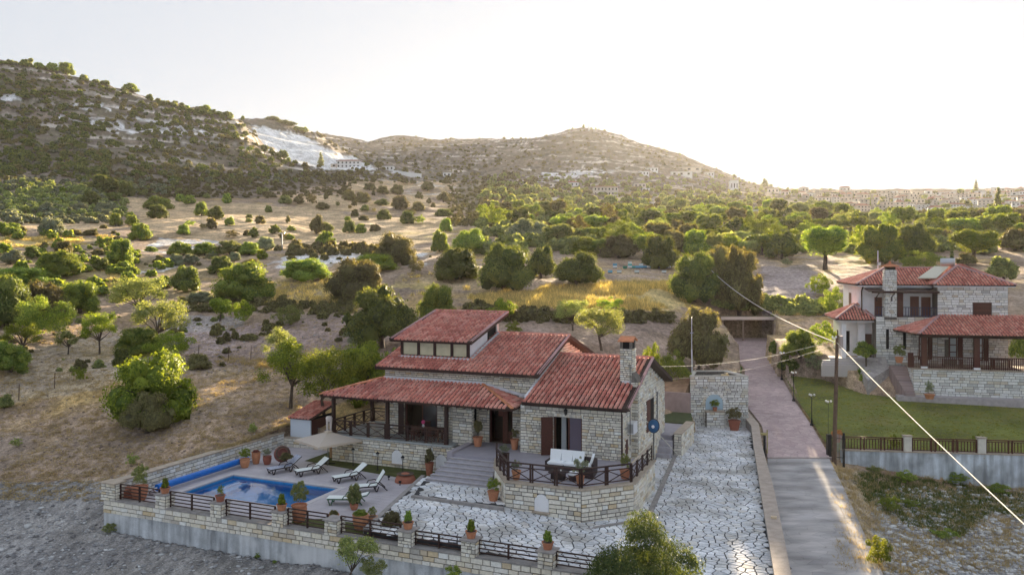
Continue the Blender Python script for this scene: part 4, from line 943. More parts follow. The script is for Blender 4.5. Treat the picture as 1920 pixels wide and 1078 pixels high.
def crazy(parent_obj, off, polys, zf, cell=.5, joint=.03, seed=5, nmax=300, m=FLAG, near=(0, 0), fr=HF, avoid=()):
    """irregular flagstones: Voronoi cells of jittered, bent rows, each stone raised from the joint bed"""
    r = np.random.RandomState(seed); allp = np.vstack([np.array(p) for p in polys]); x0, y0 = allp.min(0) - 1; x1, y1 = allp.max(0) + 1
    pts = []; y = y0; row = 0
    while y < y1:
        x = x0 + (row % 2) * cell * .6
        while x < x1:
            pts.append((x + r.uniform(-.2, .2) * cell, y + r.uniform(-.26, .26) * cell)); x += cell * r.uniform(.75, 1.75)
        y += cell * .78; row += 1
    pts = np.array(pts); bent = pts.copy(); bent[:, 0] += .5 * np.sin(pts[:, 1] * .8); bent[:, 1] += .45 * np.sin(pts[:, 0] * .7 + 1); pts = bent
    ins = np.zeros(len(pts), bool)
    for p in polys: ins |= pip(p, pts[:, 0], pts[:, 1])
    for p in avoid: ins &= ~pip(p, pts[:, 0], pts[:, 1])
    cells = []
    for i in np.where(ins)[0]:
        c = pts[i]; d2 = ((pts - c) ** 2).sum(1); nb = np.where((d2 < (cell * 2.6) ** 2) & (d2 > 0))[0]; R_ = cell * 1.3
        poly = [(c[0] - R_, c[1] - R_), (c[0] + R_, c[1] - R_), (c[0] + R_, c[1] + R_), (c[0] - R_, c[1] + R_)]
        for k in nb[np.argsort(d2[nb])][:16]:
            dx, dy = pts[k] - c; L_ = math.hypot(dx, dy); nx, ny = dx / L_, dy / L_
            poly = clip(poly, nx, ny, nx * c[0] + ny * c[1] + L_ / 2 - joint / 2)
            if len(poly) < 3: break
        if len(poly) >= 3: cells.append((c, poly))
    cells.sort(key=lambda q: (q[0][0] - near[0]) ** 2 + (q[0][1] - near[1]) ** 2); V = []; F_ = []
    for k, (c, poly) in enumerate(cells):
        n = len(poly); h = r.uniform(.022, .034); cz = zf(c[0], c[1]); tl = r.uniform(-.012, .012, 2)
        def P3(s_, z): return [(c[0] + (x - c[0]) * s_, c[1] + (y - c[1]) * s_, zf(x, y) + z + (x - c[0]) * tl[0] + (y - c[1]) * tl[1]) for x, y in poly]
        vv = P3(1, -.02) + P3(.99, h * .7) + P3(.95, h)
        ff = [tuple(range(2 * n, 3 * n))] + [(i, (i + 1) % n, n + (i + 1) % n, n + i) for i in range(n)] + [(n + i, n + (i + 1) % n, 2 * n + (i + 1) % n, 2 * n + i) for i in range(n)]
        if k < nmax:
            cc_ = (c[0], c[1], cz); me = newmesh('paving_stone', [(a - cc_[0], b - cc_[1], e - cc_[2]) for a, b, e in vv], ff, m)
            o = obj('paving_stone', me, parent_obj, (cc_[0] - off[0], cc_[1] - off[1], cc_[2] - off[2]))
        else:
            o_ = len(V); V += [(a - off[0], b - off[1], e - off[2]) for a, b, e in vv]; F_ += [tuple(q + o_ for q in f) for f in ff]
    if V: tag(obj('paving_stones', newmesh('paving_stones', V, F_, m), parent_obj), kind='stuff')
def wall_holes(mb, ax, f0, f1, s0, s1, z0, z1, holes):
    """box wall with rectangular openings; ax 'u' (runs along u, thickness f0..f1 in v) or 'v'"""
    xs = sorted({s0, s1} | {h[0] for h in holes} | {h[1] for h in holes})
    for a, b in zip(xs[:-1], xs[1:]):
        hs_ = [h for h in holes if h[0] <= a and h[1] >= b]; z = z0
        for h in sorted(hs_, key=lambda h: h[2]):
            if h[2] > z: mb.box(a, b, f0, f1, z, h[2]) if ax == 'u' else mb.box(f0, f1, a, b, z, h[2])
            z = h[3]
        if z < z1: mb.box(a, b, f0, f1, z, z1) if ax == 'u' else mb.box(f0, f1, a, b, z, z1)

# ------------------------------------------------------------------ the villa
V_ = Thing('villa', 'stone villa with red pantile roofs, clerestory and covered veranda, beside the pool', 'house', (-8, 2, 0))
UR = -5.35; UL = -15.8; WL = -5.62; WR = .43; WF0 = -1.6
mb = MB()
wall_holes(mb, 'u', WF0, WF0 + .35, WL, WR, -1.9, 2.78, [(-3.55, -1.86, 0.02, 2.2)])
mb.box(WL, WL + .35, WF0 + .35, 9.4, -1.9, 2.7)                                       # west side
mb.add([(WR - .35, WF0 + .35, -1.9), (WR, WF0 + .35, -1.9), (WR, 9.6, -1.9), (WR - .35, 9.6, -1.9), (WR - .35, WF0 + .35, 2.8), (WR, WF0 + .35, 2.8), (WR, 9.6, 2.95), (WR - .35, 9.6, 2.95), (WR - .35, 4.2, 4.88), (WR, 4.2, 4.88)],
       [(0, 3, 2, 1), (0, 1, 5, 4), (2, 3, 7, 6), (1, 2, 6, 9, 5), (0, 4, 8, 7, 3), (4, 5, 9, 8), (8, 9, 6, 7)])
mb.box(WR - .35, WR, WF0, WF0 + .349, 2.78, 2.80)
mb.box(WL, WR - .351, 9.25, 9.6, -1.9, 2.9)
V_.part('wing_wall', mb, MORTAR)
mb = MB()
wall_holes(mb, 'u', 0, .35, UL, UR, -1.9, 4.22, [(-14.33, -11.96, .02, 2.2), (-8.32, -6.79, .02, 2.15)])
for x0, x1 in ((UL, UL + .35), (UR - .35, UR)):
    mb.add([(x0, .351, -1.9), (x1, .351, -1.9), (x1, 10.8, -1.9), (x0, 10.8, -1.9), (x0, .351, 4.3), (x1, .351, 4.3), (x1, 10.8, 4.3), (x0, 10.8, 4.3), (x0, 5.4, 6.0), (x1, 5.4, 6.0)],
           [(0, 3, 2, 1), (0, 1, 5, 4), (2, 3, 7, 6), (1, 2, 6, 9, 5), (0, 4, 8, 7, 3), (4, 5, 9, 8), (8, 9, 6, 7)])
mb.box(UL + .351, UR - .351, 10.45, 10.8, -1.9, 4.2)
mb.box(-10.4, -9.05, -.95, -.001, -.5, 3.0)                                          # jutting bay by the porch
V_.part('main_wall', mb, MORTAR)
st = Stones(V_, STONE, 3)
hd = rect(2.07, 3.76, -.02, 2.2)
st.face((WL, WF0), (WR, WF0), [(0, -.2), (6.05, -.2), (6.05, 2.75), (0, 2.75)], [hd, rect(2.0, 3.85, 2.2, 2.42)], rh=(.12, .2), ln=(.2, .5))
for k in range(20): st.items.append((WL + 2.0 + k * .0925, WF0, 2.21, .075, .2, .05, (1, 0)))      # soldier course over the glass door
gx = WF0
gab = [(0, -1.8), (11.2, -1.8), (11.2, 2.9), (5.8, 4.82), (0, 2.75)]
st.face((WR, WF0), (WR, 9.6), gab, [rect(5.85, 7.95, .45, 2.45), rect(8.6, 9.1, .7, 2.6), rect(.75, 1.35, .15, 1.0)], rh=(.12, .22), ln=(.2, .5))
st.face((WL, 0), (WL, WF0), rect(0, 1.6, 0, 2.7)) if False else None
st.face((UL, 0), (UR, 0), rect(0, 10.45, -.1, 4.2), [rect(1.47, 3.84, -.02, 2.2), rect(5.4, 6.75, -.1, 3.0), rect(7.48, 9.01, -.02, 2.15)], rh=(.13, .22), ln=(.22, .52))
st.face((-10.4, -.95), (-9.05, -.95), rect(0, 1.35, -.4, 3.0)); st.face((-9.05, -.95), (-9.05, 0), rect(0, .95, 0, 3.0), [rect(.2, .5, 1.3, 2.1)])
st.face((UR, 0), (UR, 10.8), [(0, 2.6), (10.8, 4.0), (10.8, 4.25), (5.4, 5.95), (0, 4.25)], [[(-.5, 2.0), (10, 2.0), (10, 3.0), (4.2, 5.15), (-1.4, 3.0)]], ln=(.2, .5))
# roofs
def rf(name, pts, **k): return roof(V_, pts, name, **k)
rf('wing_roof', [(UR + .02, -2.0, 3.0), (.85, -2.0, 3.0), (.85, 4.2, 5.1), (UR + .02, 4.2, 5.1)])
rf('wing_roof', [(.85, 10.2, 3.05), (UR + .02, 10.2, 3.05), (UR + .02, 4.2, 5.1), (.85, 4.2, 5.1)])
rf('main_roof', [(-16.2, -.5, 4.36), (-4.95, -.5, 4.36), (-4.95, 5.4, 6.22), (-16.2, 5.4, 6.22)])
rf('main_roof', [(-4.95, 11.5, 4.3), (-16.2, 11.5, 4.3), (-16.2, 5.4, 6.22), (-4.95, 5.4, 6.22)])
rf('clerestory_roof', [(-15.75, .55, 6.02), (-9.85, .55, 6.02), (-9.65, 6.0, 7.6), (-15.3, 6.0, 7.6)])
caps(V_, (-16.2, 5.4, 6.25), (-15.4, 5.4, 6.25)); caps(V_, (-9.9, 5.4, 6.25), (-4.95, 5.4, 6.25)); caps(V_, (UR, 4.2, 5.13), (.85, 4.2, 5.13)); caps(V_, (-15.3, 6.0, 7.62), (-9.65, 6.0, 7.62))
# barge boards and fascias
for (a, b) in [((.87, -2.05, 2.95), (.87, 4.2, 5.08)), ((.87, 4.2, 5.08), (.87, 10.2, 3.0)), ((-4.93, -.55, 4.30), (-4.93, 5.4, 6.18)), ((-4.93, 5.4, 6.18), (-4.93, 11.5, 4.25)), ((-9.84, .5, 6.0), (-9.62, 6.0, 7.58)), ((-15.77, .5, 6.0), (-15.32, 6.0, 7.58)), ((-16.22, -.55, 4.3), (-16.22, 5.4, 6.18))]:
    V_.part('barge_board', MB().bar(a, b, .05, .24), WOOD)
for (a, b) in [((.9, -1.9, 3.06), (.9, 4.2, 5.19)), ((-4.96, -.4, 4.42), (-4.96, 5.4, 6.30)), ((-9.88, .6, 6.11), (-9.66, 6.0, 7.69)), ((-15.74, .6, 6.11), (-15.29, 6.0, 7.69)), ((-16.2, -.4, 4.42), (-16.2, 3, 5.48))]: V_.part('verge_capping', MB().bar(a, b, .16, .07), mat('verge', (.45, .28, .28), .8, noise=.2))
mb = MB(); mb.box(UR, .85, -2.06, -2.0, 2.80, 2.96); mb.box(-16.2, -4.95, -.56, -.5, 4.16, 4.32); V_.part('fascia', mb, WOOD)
mb = MB(); mb.tube([(UR, -2.1, 2.95), (.95, -2.1, 2.93)], .06); mb.tube([(.55, -2.08, 2.9), (.5, -1.72, 2.6), (.5, -1.7, 0)], .045); mb.tube([(.55, -2.1, 2.93), (1.05, -2.1, 2.93)], .05); V_.part('gutter', mb, WOOD)
# white flashings where roofs meet walls
mb = MB()
mb.bar((-15.8, -.06, 3.62), (-8.8, -.06, 3.62), .12, .16); mb.bar((-8.8, -.06, 3.62), (-5.75, -.1, 2.98), .12, .16)
mb.bar((UR + .06, -1.7, 3.2), (UR + .06, 4.2, 5.28), .12, .12)
mb.bar((-15.35, 1.02, 4.9), (-10.2, 1.02, 4.9), .16, .12); mb.bar((-10.12, 1.0, 4.9), (-10.0, 5.2, 6.28), .14, .1); mb.box(-15.75, -15.3, .75, 1.2, 4.75, 4.82)
mb.box(-.15, .5, .7, 1.65, 4.0, 4.14)
V_.part('flashing', mb, WHITEC)
# clerestory: window band, white side wall, dark rear screen and post
mb = MB(); mb.add([(-10.3, 1.25, 4.8), (-10.3, 4.0, 5.7), (-10.3, 4.0, 6.95), (-10.3, 1.25, 6.1), (-10.45, 1.25, 4.8), (-10.45, 4.0, 5.7), (-10.45, 4.0, 6.95), (-10.45, 1.25, 6.1)], [(0, 1, 2, 3), (7, 6, 5, 4), (0, 4, 5, 1), (1, 5, 6, 2), (2, 6, 7, 3), (3, 7, 4, 0)])
mb.box(-15.25, -15.1, 1.25, 5.6, 4.6, 6.1)
V_.part('clerestory_wall', mb, WHITE)
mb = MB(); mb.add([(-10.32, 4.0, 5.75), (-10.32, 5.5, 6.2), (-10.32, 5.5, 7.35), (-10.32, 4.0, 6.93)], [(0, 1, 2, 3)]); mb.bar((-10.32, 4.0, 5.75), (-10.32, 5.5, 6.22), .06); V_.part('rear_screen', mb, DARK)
mb = MB(); mb.box(-10.35, -10.2, 5.45, 5.6, 6.1, 7.4); V_.part('post', mb, WHITE)
mb = MB(); mb.box(-15.25, -10.25, 1.1, 1.25, 4.86, 5.02); mb.box(-15.25, -10.25, 1.1, 1.25, 5.86, 6.02)
wx = [-15.25, -15.05, -13.95, -13.1, -11.75, -10.5]
for x in (-15.2, -13.95, -12.75, -11.5, -10.35): mb.box(x - .09, x + .09, 1.08, 1.24, 5.02, 5.86)
for k in range(14): mb.box(-15.3 + k * .4, -15.2 + k * .4, .65, 1.1, 5.92, 6.0)
clw = V_.part('window', mb, WOOD)
for a, b in ((-15.1, -14.05), (-13.85, -12.85), (-12.65, -11.6), (-11.4, -10.45)):
    mb = MB(); mb.box(a, b, 1.15, 1.17, 5.03, 5.85); V_.part('pane', mb, mat('amber_glass', (.50, .45, .28), .25, noise=.15, nscale=1.5, spec=1.0), parent=clw)
mb = MB()
for k in range(7): mb.box(-10.25, -9.95, 1.3 + k * .42, 1.4 + k * .42, 6.02 + k * .125, 6.14 + k * .125)
V_.part('rafter_ends', mb, WOOD)
# glass door of the wing: open leaf, curtain, sliding pane
mb = MB(); mb.box(-3.6, -1.81, WF0 + .12, WF0 + .2, 2.2, 2.28); mb.box(-1.93, -1.85, WF0 + .08, WF0 + .16, .03, 2.2); mb.box(-2.72, -2.64, WF0 + .12, WF0 + .2, .03, 2.2); mb.box(-3.56, -3.48, WF0 + .1, WF0 + .18, .03, 2.2)
dr = V_.part('door', mb, WOODR, label='open glazed door with shutter leaf of the wing')
mb = MB(); mb.add([(-4.15, -2.05, .03), (-3.55, -1.72, .03), (-3.55, -1.72, 2.2), (-4.15, -2.05, 2.2), (-4.18, -2.0, .03), (-3.58, -1.67, .03), (-3.58, -1.67, 2.2), (-4.18, -2.0, 2.2)], [(0, 1, 2, 3), (7, 6, 5, 4), (3, 2, 6, 7), (0, 3, 7, 4), (1, 5, 6, 2)])
V_.part('shutter', mb, WOODR, parent=dr)
mb = MB(); mb.box(-2.62, -1.95, WF0 + .14, WF0 + .16, .05, 2.18); V_.part('pane', mb, mat('reflecting_pane', (.11, .09, .13), .12, spec=1.0), parent=dr)
mb = MB()
for k in range(5): mb.tube([(-3.22 + k * .06, WF0 + .5, .05), (-3.2 + k * .05, WF0 + .5, 2.15)], .045, 6)
V_.part('curtain', mb, CURTAIN, parent=dr)
for q_ in ((-3.9, -1.5, WF0 + 1.4, WF0 + 1.45, 0, 2.5), (-14.6, -11.6, 1.4, 1.45, 0, 2.5), (-8.5, -6.6, 1.2, 1.25, 0, 2.4)): V_.part('dark_room_panel', MB().box(*q_), DARK)  # near-black panels paint the unlit depth of the rooms behind the openings
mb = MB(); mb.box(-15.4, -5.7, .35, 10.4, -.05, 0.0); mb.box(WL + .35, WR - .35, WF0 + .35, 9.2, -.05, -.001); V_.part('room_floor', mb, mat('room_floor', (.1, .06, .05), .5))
# veranda window wall
mb = MB(); mb.box(-14.33, -14.23, .1, .2, .02, 2.2); mb.box(-12.06, -11.96, .1, .2, .02, 2.2); mb.box(-14.23, -12.06, .1, .2, 2.1, 2.2); mb.box(-13.15, -13.07, .14, .2, .02, 2.1)
vw = V_.part('window', mb, WOODR)
mb = MB(); mb.box(-13.07, -12.06, .165, .175, .03, 2.1); V_.part('pane', mb, GLASSD, parent=vw)
mb = MB(); mb.box(-14.75, -14.35, -.12, -.07, .02, 2.2); V_.part('shutter', mb, WOOD, parent=vw)
mb = MB(); mb.box(-12.95, -12.1, .9, .95, .5, 1.1); V_.part('sheer_curtain', mb, CURTAIN, parent=vw)
# entrance door: dark opening with red-brown centre post and side light
mb = MB(); mb.box(-8.32, -8.24, .08, .18, 0, 2.15); mb.box(-7.45, -7.12, .02, .14, 0, 2.15); mb.box(-7.75, -7.45, .06, .14, 1.65, 2.15); mb.box(-6.87, -6.79, .08, .18, 0, 2.15); mb.box(-7.12, -6.87, .08, .16, 0, .75)
V_.part('front_door', mb, WOODR)
mb = MB(); mb.box(-9.03, -9.0, -.75, -.45, 1.3, 2.1); V_.part('slit_window', mb, DARK)
# east side openings
for nm, a, b, c, d in (('side_door', 4.3, 6.35, .45, 2.45), ('side_window', 7.0, 7.5, .7, 2.6), ('small_window', -.85, -.25, .15, 1.0)):
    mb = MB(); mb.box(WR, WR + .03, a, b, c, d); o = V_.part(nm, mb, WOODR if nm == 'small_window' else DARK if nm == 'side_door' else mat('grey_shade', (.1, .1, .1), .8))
    if nm == 'side_door':
        mb = MB(); mb.box(WR + .03, WR + .07, a, a + .9, c, d); V_.part('shutter', mb, WOODR, parent=o)
# chimney
mb = MB(); mb.box(-.28, WR - .001, .75, 1.6, 3.5, 6.0); mb.box(WR, WR + .42, .55, 1.75, -1.8, 4.1); mb.add([(WR, .55, 4.1), (WR + .42, .55, 4.1), (WR + .42, 1.75, 4.1), (WR, 1.75, 4.1), (WR, .75, 4.6), (WR + .05, .75, 4.6), (WR + .05, 1.6, 4.6), (WR, 1.6, 4.6)], [(0, 1, 5, 4), (1, 2, 6, 5), (2, 3, 7, 6), (4, 5, 6, 7)])
for x in (-.28, .28): mb.box(x, x + .15, .75, .9, 6.0, 6.45); mb.box(x, x + .15, 1.45, 1.6, 6.0, 6.45)
ch = V_.part('chimney', mb, MORTAR)
mb = MB(); mb.box(-.22, .37, .82, 1.53, 6.0, 6.42); V_.part('smoke_hole', mb, DARK, parent=ch)
mb = MB(); mb.plate([(-.4, .65, 6.46), (.55, .65, 6.46), (.5, 1.2, 6.72), (-.35, 1.2, 6.72)], .06); mb.plate([(.55, 1.75, 6.46), (-.4, 1.75, 6.46), (-.35, 1.2, 6.72), (.5, 1.2, 6.72)], .06); V_.part('chimney_cap', mb, TILEO, parent=ch)
st.face((-.28, .75), (WR, .75), rect(0, .71, 4.1, 6.0), ln=(.18, .36), rh=(.1, .16)); st.face((WR, .75), (WR, 1.6), rect(0, .85, 4.6, 6.0), ln=(.18, .36), rh=(.1, .16))
st.face((WR, .55), (WR + .42, .55), rect(0, .42, -1.7, 4.1), ln=(.2, .42)); st.face((WR + .42, .55), (WR + .42, 1.75), rect(0, 1.2, -1.7, 4.1), ln=(.2, .5))
st.done()
# covered veranda: roof on posts
VR = Thing('veranda', 'covered veranda with dark posts under a low red hipped roof, front of the villa', 'veranda', (-14, -1.8, 0))
EV = 2.62; TV = 3.52
EL = (-19.1, -2.5, EV); ER = (-5.75, -2.5, EV)
roof(VR, [EL, ER, (-8.8, -.02, TV), (-15.9, -.02, TV)], 'front_slope'); caps(VR, (-15.9, -.02, TV + .02), EL, TILEO, r=.09); caps(VR, ER, (-8.8, -.02, TV + .02), TILEO)
roof(VR, [ER, (-5.75, -.02, EV), (-8.8, -.02, TV)], 'side_slope')
roof(VR, [(-19.1, 3.2, EV), EL, (-15.9, -.02, TV), (-15.9, 3.2, TV)], 'side_slope')
mb = MB(); mb.bar((-18.6, -1.7, 2.62), (-6.0, -1.7, 2.62), .14, .18); mb.bar((-18.6, -1.7, 2.62), (-18.6, 3.0, 2.62), .14, .18); VR.part('beam', mb, WOOD)
for (u, v) in ((-18.65, -1.65), (-14.6, -1.65), (-10.45, -1.65), (-18.65, 2.9), (-16.6, 2.9)):
    mb = MB(); mb.box(u - .1, u + .1, v - .1, v + .1, 0, 2.6); VR.part('post', mb, WOOD)
mb = MB()
for k in range(26): mb.box(-18.9 + k * .5, -18.82 + k * .5, -2.45, -1.75, 2.42, 2.5)
VR.part('rafter_ends', mb, WOOD)

def xrail(th, pts, z=0.0, h=.92, panel=1.15, m=WOOD, mtop=None):
    """post-and-cross railing along a polyline"""
    for (a, b) in zip(pts[:-1], pts[1:]):
        za = a[2] if len(a) > 2 else z; zb = b[2] if len(b) > 2 else z
        A = Vector((a[0], a[1], za)); B = Vector((b[0], b[1], zb)); L_ = (B - A).length; n = max(1, round(L_ / panel)); d = (B - A) / L_
        mb = MB(); mb.bar(A + Vector((0, 0, h)), B + Vector((0, 0, h)), .11, .06); th.part('handrail', mb, mtop or m)
        for q in (.75, .12):
            mb = MB(); mb.bar(A + Vector((0, 0, h * q + (0.02))), B + Vector((0, 0, h * q + .02)), .045, .05); th.part('rail', mb, m)
        for i in range(n):
            p = A + d * (L_ * i / n); q = A + d * (L_ * (i + 1) / n)
            for pp in (p + d * .06, q - d * .06):
                mb = MB(); mb.bar(pp, pp + Vector((0, 0, h)), .075, .075, (d.x, d.y, 0)); th.part('post', mb, m)
            for c in (0, 1):
                mb = MB(); z0, z1 = (.14, h * .74) if c == 0 else (h * .74, .14); s = .012 if c else -.012; nrm = Vector((-d.y, d.x, 0)) * s
                mb.bar(p + d * .08 + Vector((0, 0, z0)) + nrm, q - d * .08 + Vector((0, 0, z1)) + nrm, .03, .045); th.part('brace', mb, m)
rl = Thing('veranda_railing', 'dark crossed wooden railing round the covered veranda', 'railing', (-14, -1.7, 0))
xrail(rl, [(-18.6, -1.7), (-14.7, -1.7)]); xrail(rl, [(-14.5, -1.7), (-10.5, -1.7)]); xrail(rl, [(-18.6, 2.9), (-18.6, -1.6)])
xrail(rl, [(-18.6, 3.0), (-16.0, 3.0)])
VW = Thing('retaining_wall', 'stone retaining base under the veranda with two small white arches', 'wall', (-14, -1.8, -1.7))
mb = MB(); mb.box(-18.7, -10.1, -1.75, 3.1, -2.6, -.1); mb.box(-10.1, -9.0, -1.75, -.951, -2.6, .35 - .45); VW.part('core', mb, MORTAR)
mb = MB(); mb.box(-18.8, -10.0, -1.88, 3.2, -.1, 0.0); VW.part('floor_slab', mb, mat('slab_edge', (.38, .40, .40), .8, noise=.15, nscale=3))
s2 = Stones(VW, STONE, 5)
A1_ = arch(4.85, .75, -1.45, -.6); A2_ = arch(7.95, .75, -1.45, -.6)
s2.face((-18.7, -1.75), (-10.1, -1.75), rect(0, 8.6, -1.75, -.12), [A1_, A2_], ln=(.22, .55)); s2.face((-10.1, -1.75), (-9.0, -1.75), rect(0, 1.1, -1.75, -.1)); s2.face((-9.0, -1.75), (-9.0, -.95), rect(0, .8, -1.75, -.1))
s2.done()
for c in (4.85, 7.95):
    mb = MB(); pl = [(x - 18.7, z) for x, z in arch(c, .75, -1.45, -.6)]; mb.add([(x, -1.77, z) for x, z in pl] + [(x, -1.74, z) for x, z in pl], [tuple(range(len(pl))[::-1])] + [(i, (i + 1) % len(pl), len(pl) + (i + 1) % len(pl), len(pl) + i) for i in range(len(pl))]); VW.part('niche', mb, WHITE)
    mb = MB(); mb.box(-18.7 + c - .45, -18.7 + c + .45, -1.86, -1.76, -1.52, -1.45); VW.part('sill', mb, COPING)
# porch floor, side bench, stairs
mb = MB(); mb.prism([(-9.0, -3.6), (-6.3, -3.6), (-5.5, -5.3), (-3.85, -7.7), (.05, -7.7), (2.05, -5.6), (1.95, -.7), (WR + .4, -.7), (WR, WF0), (WL, WF0), (WL, 0), (-9.0, 0)], -2.2, 0.0); structure('terrace_floor', mb, SLABG)
mb = MB(); mb.box(-9.35, -9.0, -3.7, -1.0, -1.8, .12); single('porch_kerb', mb, mat('kerb_grey', (.36, .33, .36), .8), 'low grey plastered kerb beside the top of the steps', 'kerb', (-9.2, -2, 0))
S_ = Thing('steps', 'flight of pale stone steps up to the villa terrace', 'steps', (-7.6, -4.6, -1.2))
for k in range(7):
    z = -k * .17; v0 = -3.6 - k * .33; e = k * .12
    mb = MB(); mb.prism([(-9.1 - e, v0 - .33), (-6.2 + k * .10, v0 - .33), (-6.2 + k * .06, v0), (-9.1 - e, v0)], -1.6, z - .17 + .0) if k < 6 else None
    if k < 6: S_.part('step', mb, STEPM); mb = MB(); mb.prism([(-9.12 - e, v0 - .35), (-6.2 + k * .10, v0 - .35), (-6.2 + k * .06, v0 - .30), (-9.12 - e, v0 - .30)], z - .169 - .045, z - .166); S_.part('nosing', mb, COPINGG)
# terrace wall
TW = Thing('terrace_wall', 'stone wall carrying the angled front terrace, with one white arched niche', 'wall', (-.9, -7.8, -1.6))
tp = [(-6.25, -3.75), (-5.55, -5.35), (-3.9, -7.8), (.1, -7.8), (2.15, -5.65), (2.05, -.6), (1.2, -.6)]
mb = MB(); mb.prism([(-6.1, -3.8), (-5.45, -5.3), (-3.85, -7.72), (.05, -7.72), (2.05, -5.62), (1.95, -.65), (-.5, -.65)], -2.3, -.06); TW.part('core', mb, MORTAR)
s3 = Stones(TW, STONE, 8)
for (a, b) in zip(tp[:-1], tp[1:]):
    L_ = math.hypot(b[0] - a[0], b[1] - a[1]); s3.face(a, b, rect(0, L_, -1.75, -.08), [arch(1.95, .75, -1.3, -.45)] if a == (-3.9, -7.8) else [], rh=(.15, .25), ln=(.25, .6))
s3.done()
pl = [(x - 3.9, z) for x, z in arch(1.95, .75, -1.3, -.45)]; mb = MB(); mb.add([(x, -7.82, z) for x, z in pl] + [(x, -7.7, z) for x, z in pl], [tuple(range(len(pl))[::-1])] + [(i, (i + 1) % len(pl), len(pl) + (i + 1) % len(pl), len(pl) + i) for i in range(len(pl))]); TW.part('niche', mb, WHITE)
mb = MB(); mb.box(-2.42, -1.48, -7.95, -7.80, -1.37, -1.3); TW.part('sill', mb, COPING)
mb = MB(); cp = [(-6.35, -3.7), (-5.65, -5.4), (-3.95, -7.92), (.15, -7.92), (2.28, -5.7), (2.15, -.55)]; ci = [(-6.1, -3.6), (-5.35, -5.25), (-3.75, -7.55), (0, -7.55), (1.9, -5.55), (1.8, -.55)]
for i in range(5): mb.prism([cp[i], cp[i + 1], ci[i + 1], ci[i]], -.06, .03)
TW.part('coping', mb, COPING)
tr = Thing('terrace_railing', 'dark crossed wooden railing round the angled front terrace', 'railing', (-1, -7.7, 0))
xrail(tr, [(-6.15, -3.8, .03), (-5.5, -5.3, .03)], panel=.9); xrail(tr, [(-5.5, -5.3, .03), (-3.82, -7.7, .03)]); xrail(tr, [(-3.82, -7.7, .03), (.05, -7.7, .03)], panel=1.3); xrail(tr, [(.05, -7.7, .03), (2.03, -5.6, .03)], panel=1.4)
xrail(tr, [(2.03, -5.6, .03), (1.95, -.7, .03)], panel=1.2, mtop=COPING)

# ------------------------------------------------------------------ patio, parking court, tower
def zpat(u, v): return float(np.interp(u, [-9, -4, 0, 3], [-1.28, -1.32, -1.62, -1.74]))
twF = [(13.9, 62.4), (18.45, 62.4), (17.7, 65.7), (15.0, 65.8)]                     # tower footprint, world
tF = [HF.l(*p) for p in twF]
inner = [atz(1408, 820, -1.72), atz(1414, 850, -1.72), atz(1425, 905, -1.72), atz(1438, 985, -1.72), atz(1451, 1072, -1.72)]
inW = [HF.l(*p) for p in inner]
court = [(-8.5, -13.6), (10.1, -13.6), inW[4], inW[3], inW[2], inW[1], inW[0], tF[1], tF[0], (.55, 17.5), (1.55, 11.5), (1.7, 8.9), (.5, 8.9), (.5, 1), (1.9, -.6), (2.0, -5.6), (0, -7.7), (-3.8, -7.7), (-5.5, -5.3), (-6.2, -4.4), (-10.4, -4.4), (-9.3, -9)]
mb = MB()
for a, b in zip([-10, -9, -4, 0, 3], [-9, -4, 0, 3, 13]):
    q = clip(clip(court, 1, 0, b), -1, 0, -a)
    if len(q) > 2: mb.prism(q, lambda x, y: zpat(x, y) - .5, lambda x, y: zpat(x, y))
PT = structure('patio', mb, MORTARD)
crazy(PT, (0, 0, 0), [court, [(-10.3, -4.6), (-8.2, -13.6), (-7, -13.6), (-8, -4.6)]], zpat, .37, .055, near=(6, -12), avoid=[[(-6.15, -3.7), (-5.45, -5.2), (-3.85, -7.7), (.05, -7.7), (2.1, -5.6), (2.0, -.6), (.4, -.6), (.4, 9), (-3, 9), (-6, 3)]])
up = [(-9.9, -5.45), (-5.75, -5.45), (-4.0, -7.9), (-3.75, -8.35), (-8.95, -8.25)]
mb = MB(); mb.prism(up[::1], -1.8, -1.17); UPP = structure('upper_patio', mb, MORTARD)
crazy(UPP, (0, 0, 0), [[(-9.8, -5.3), (-5.7, -5.3), (-4.0, -7.8), (-4.0, -8.1), (-8.85, -8.1)]], lambda u, v: -1.17, .36, .055, seed=9, nmax=120, near=(-4, -9))
mb = MB(); mb.prism([(-9.0, -8.42), (-3.7, -8.5), (-3.75, -8.3), (-8.98, -8.22)], -1.6, -1.135); single('patio_kerb', mb, COPINGG, 'low stone kerb across the patio below the steps', 'kerb', (-6, -8.4, -1.3))
mb = MB(); mb.prism([(-10.75, -4.2), (-10.5, -4.2), (-8.35, -13.5), (-8.6, -13.5)][::-1], -1.8, -1.24); single('deck_kerb', mb, COPINGG, 'grey kerb between the pool deck and the crazy paving', 'kerb', (-9.5, -9, -1.3))
mb = MB(); mb.prism([(2.75, -5.8), (3.0, -5.7), (1.55, 8.9), (1.3, 8.9)], -1.8, -1.62); mb.prism([(2.75, -5.8), (3.0, -5.7), (.6, -8.7), (.5, -8.4)], -1.8, -1.62); single('court_kerb', mb, COPINGG, 'narrow raised kerb running from the side platform past the terrace', 'kerb', (2, 0, -1.7))
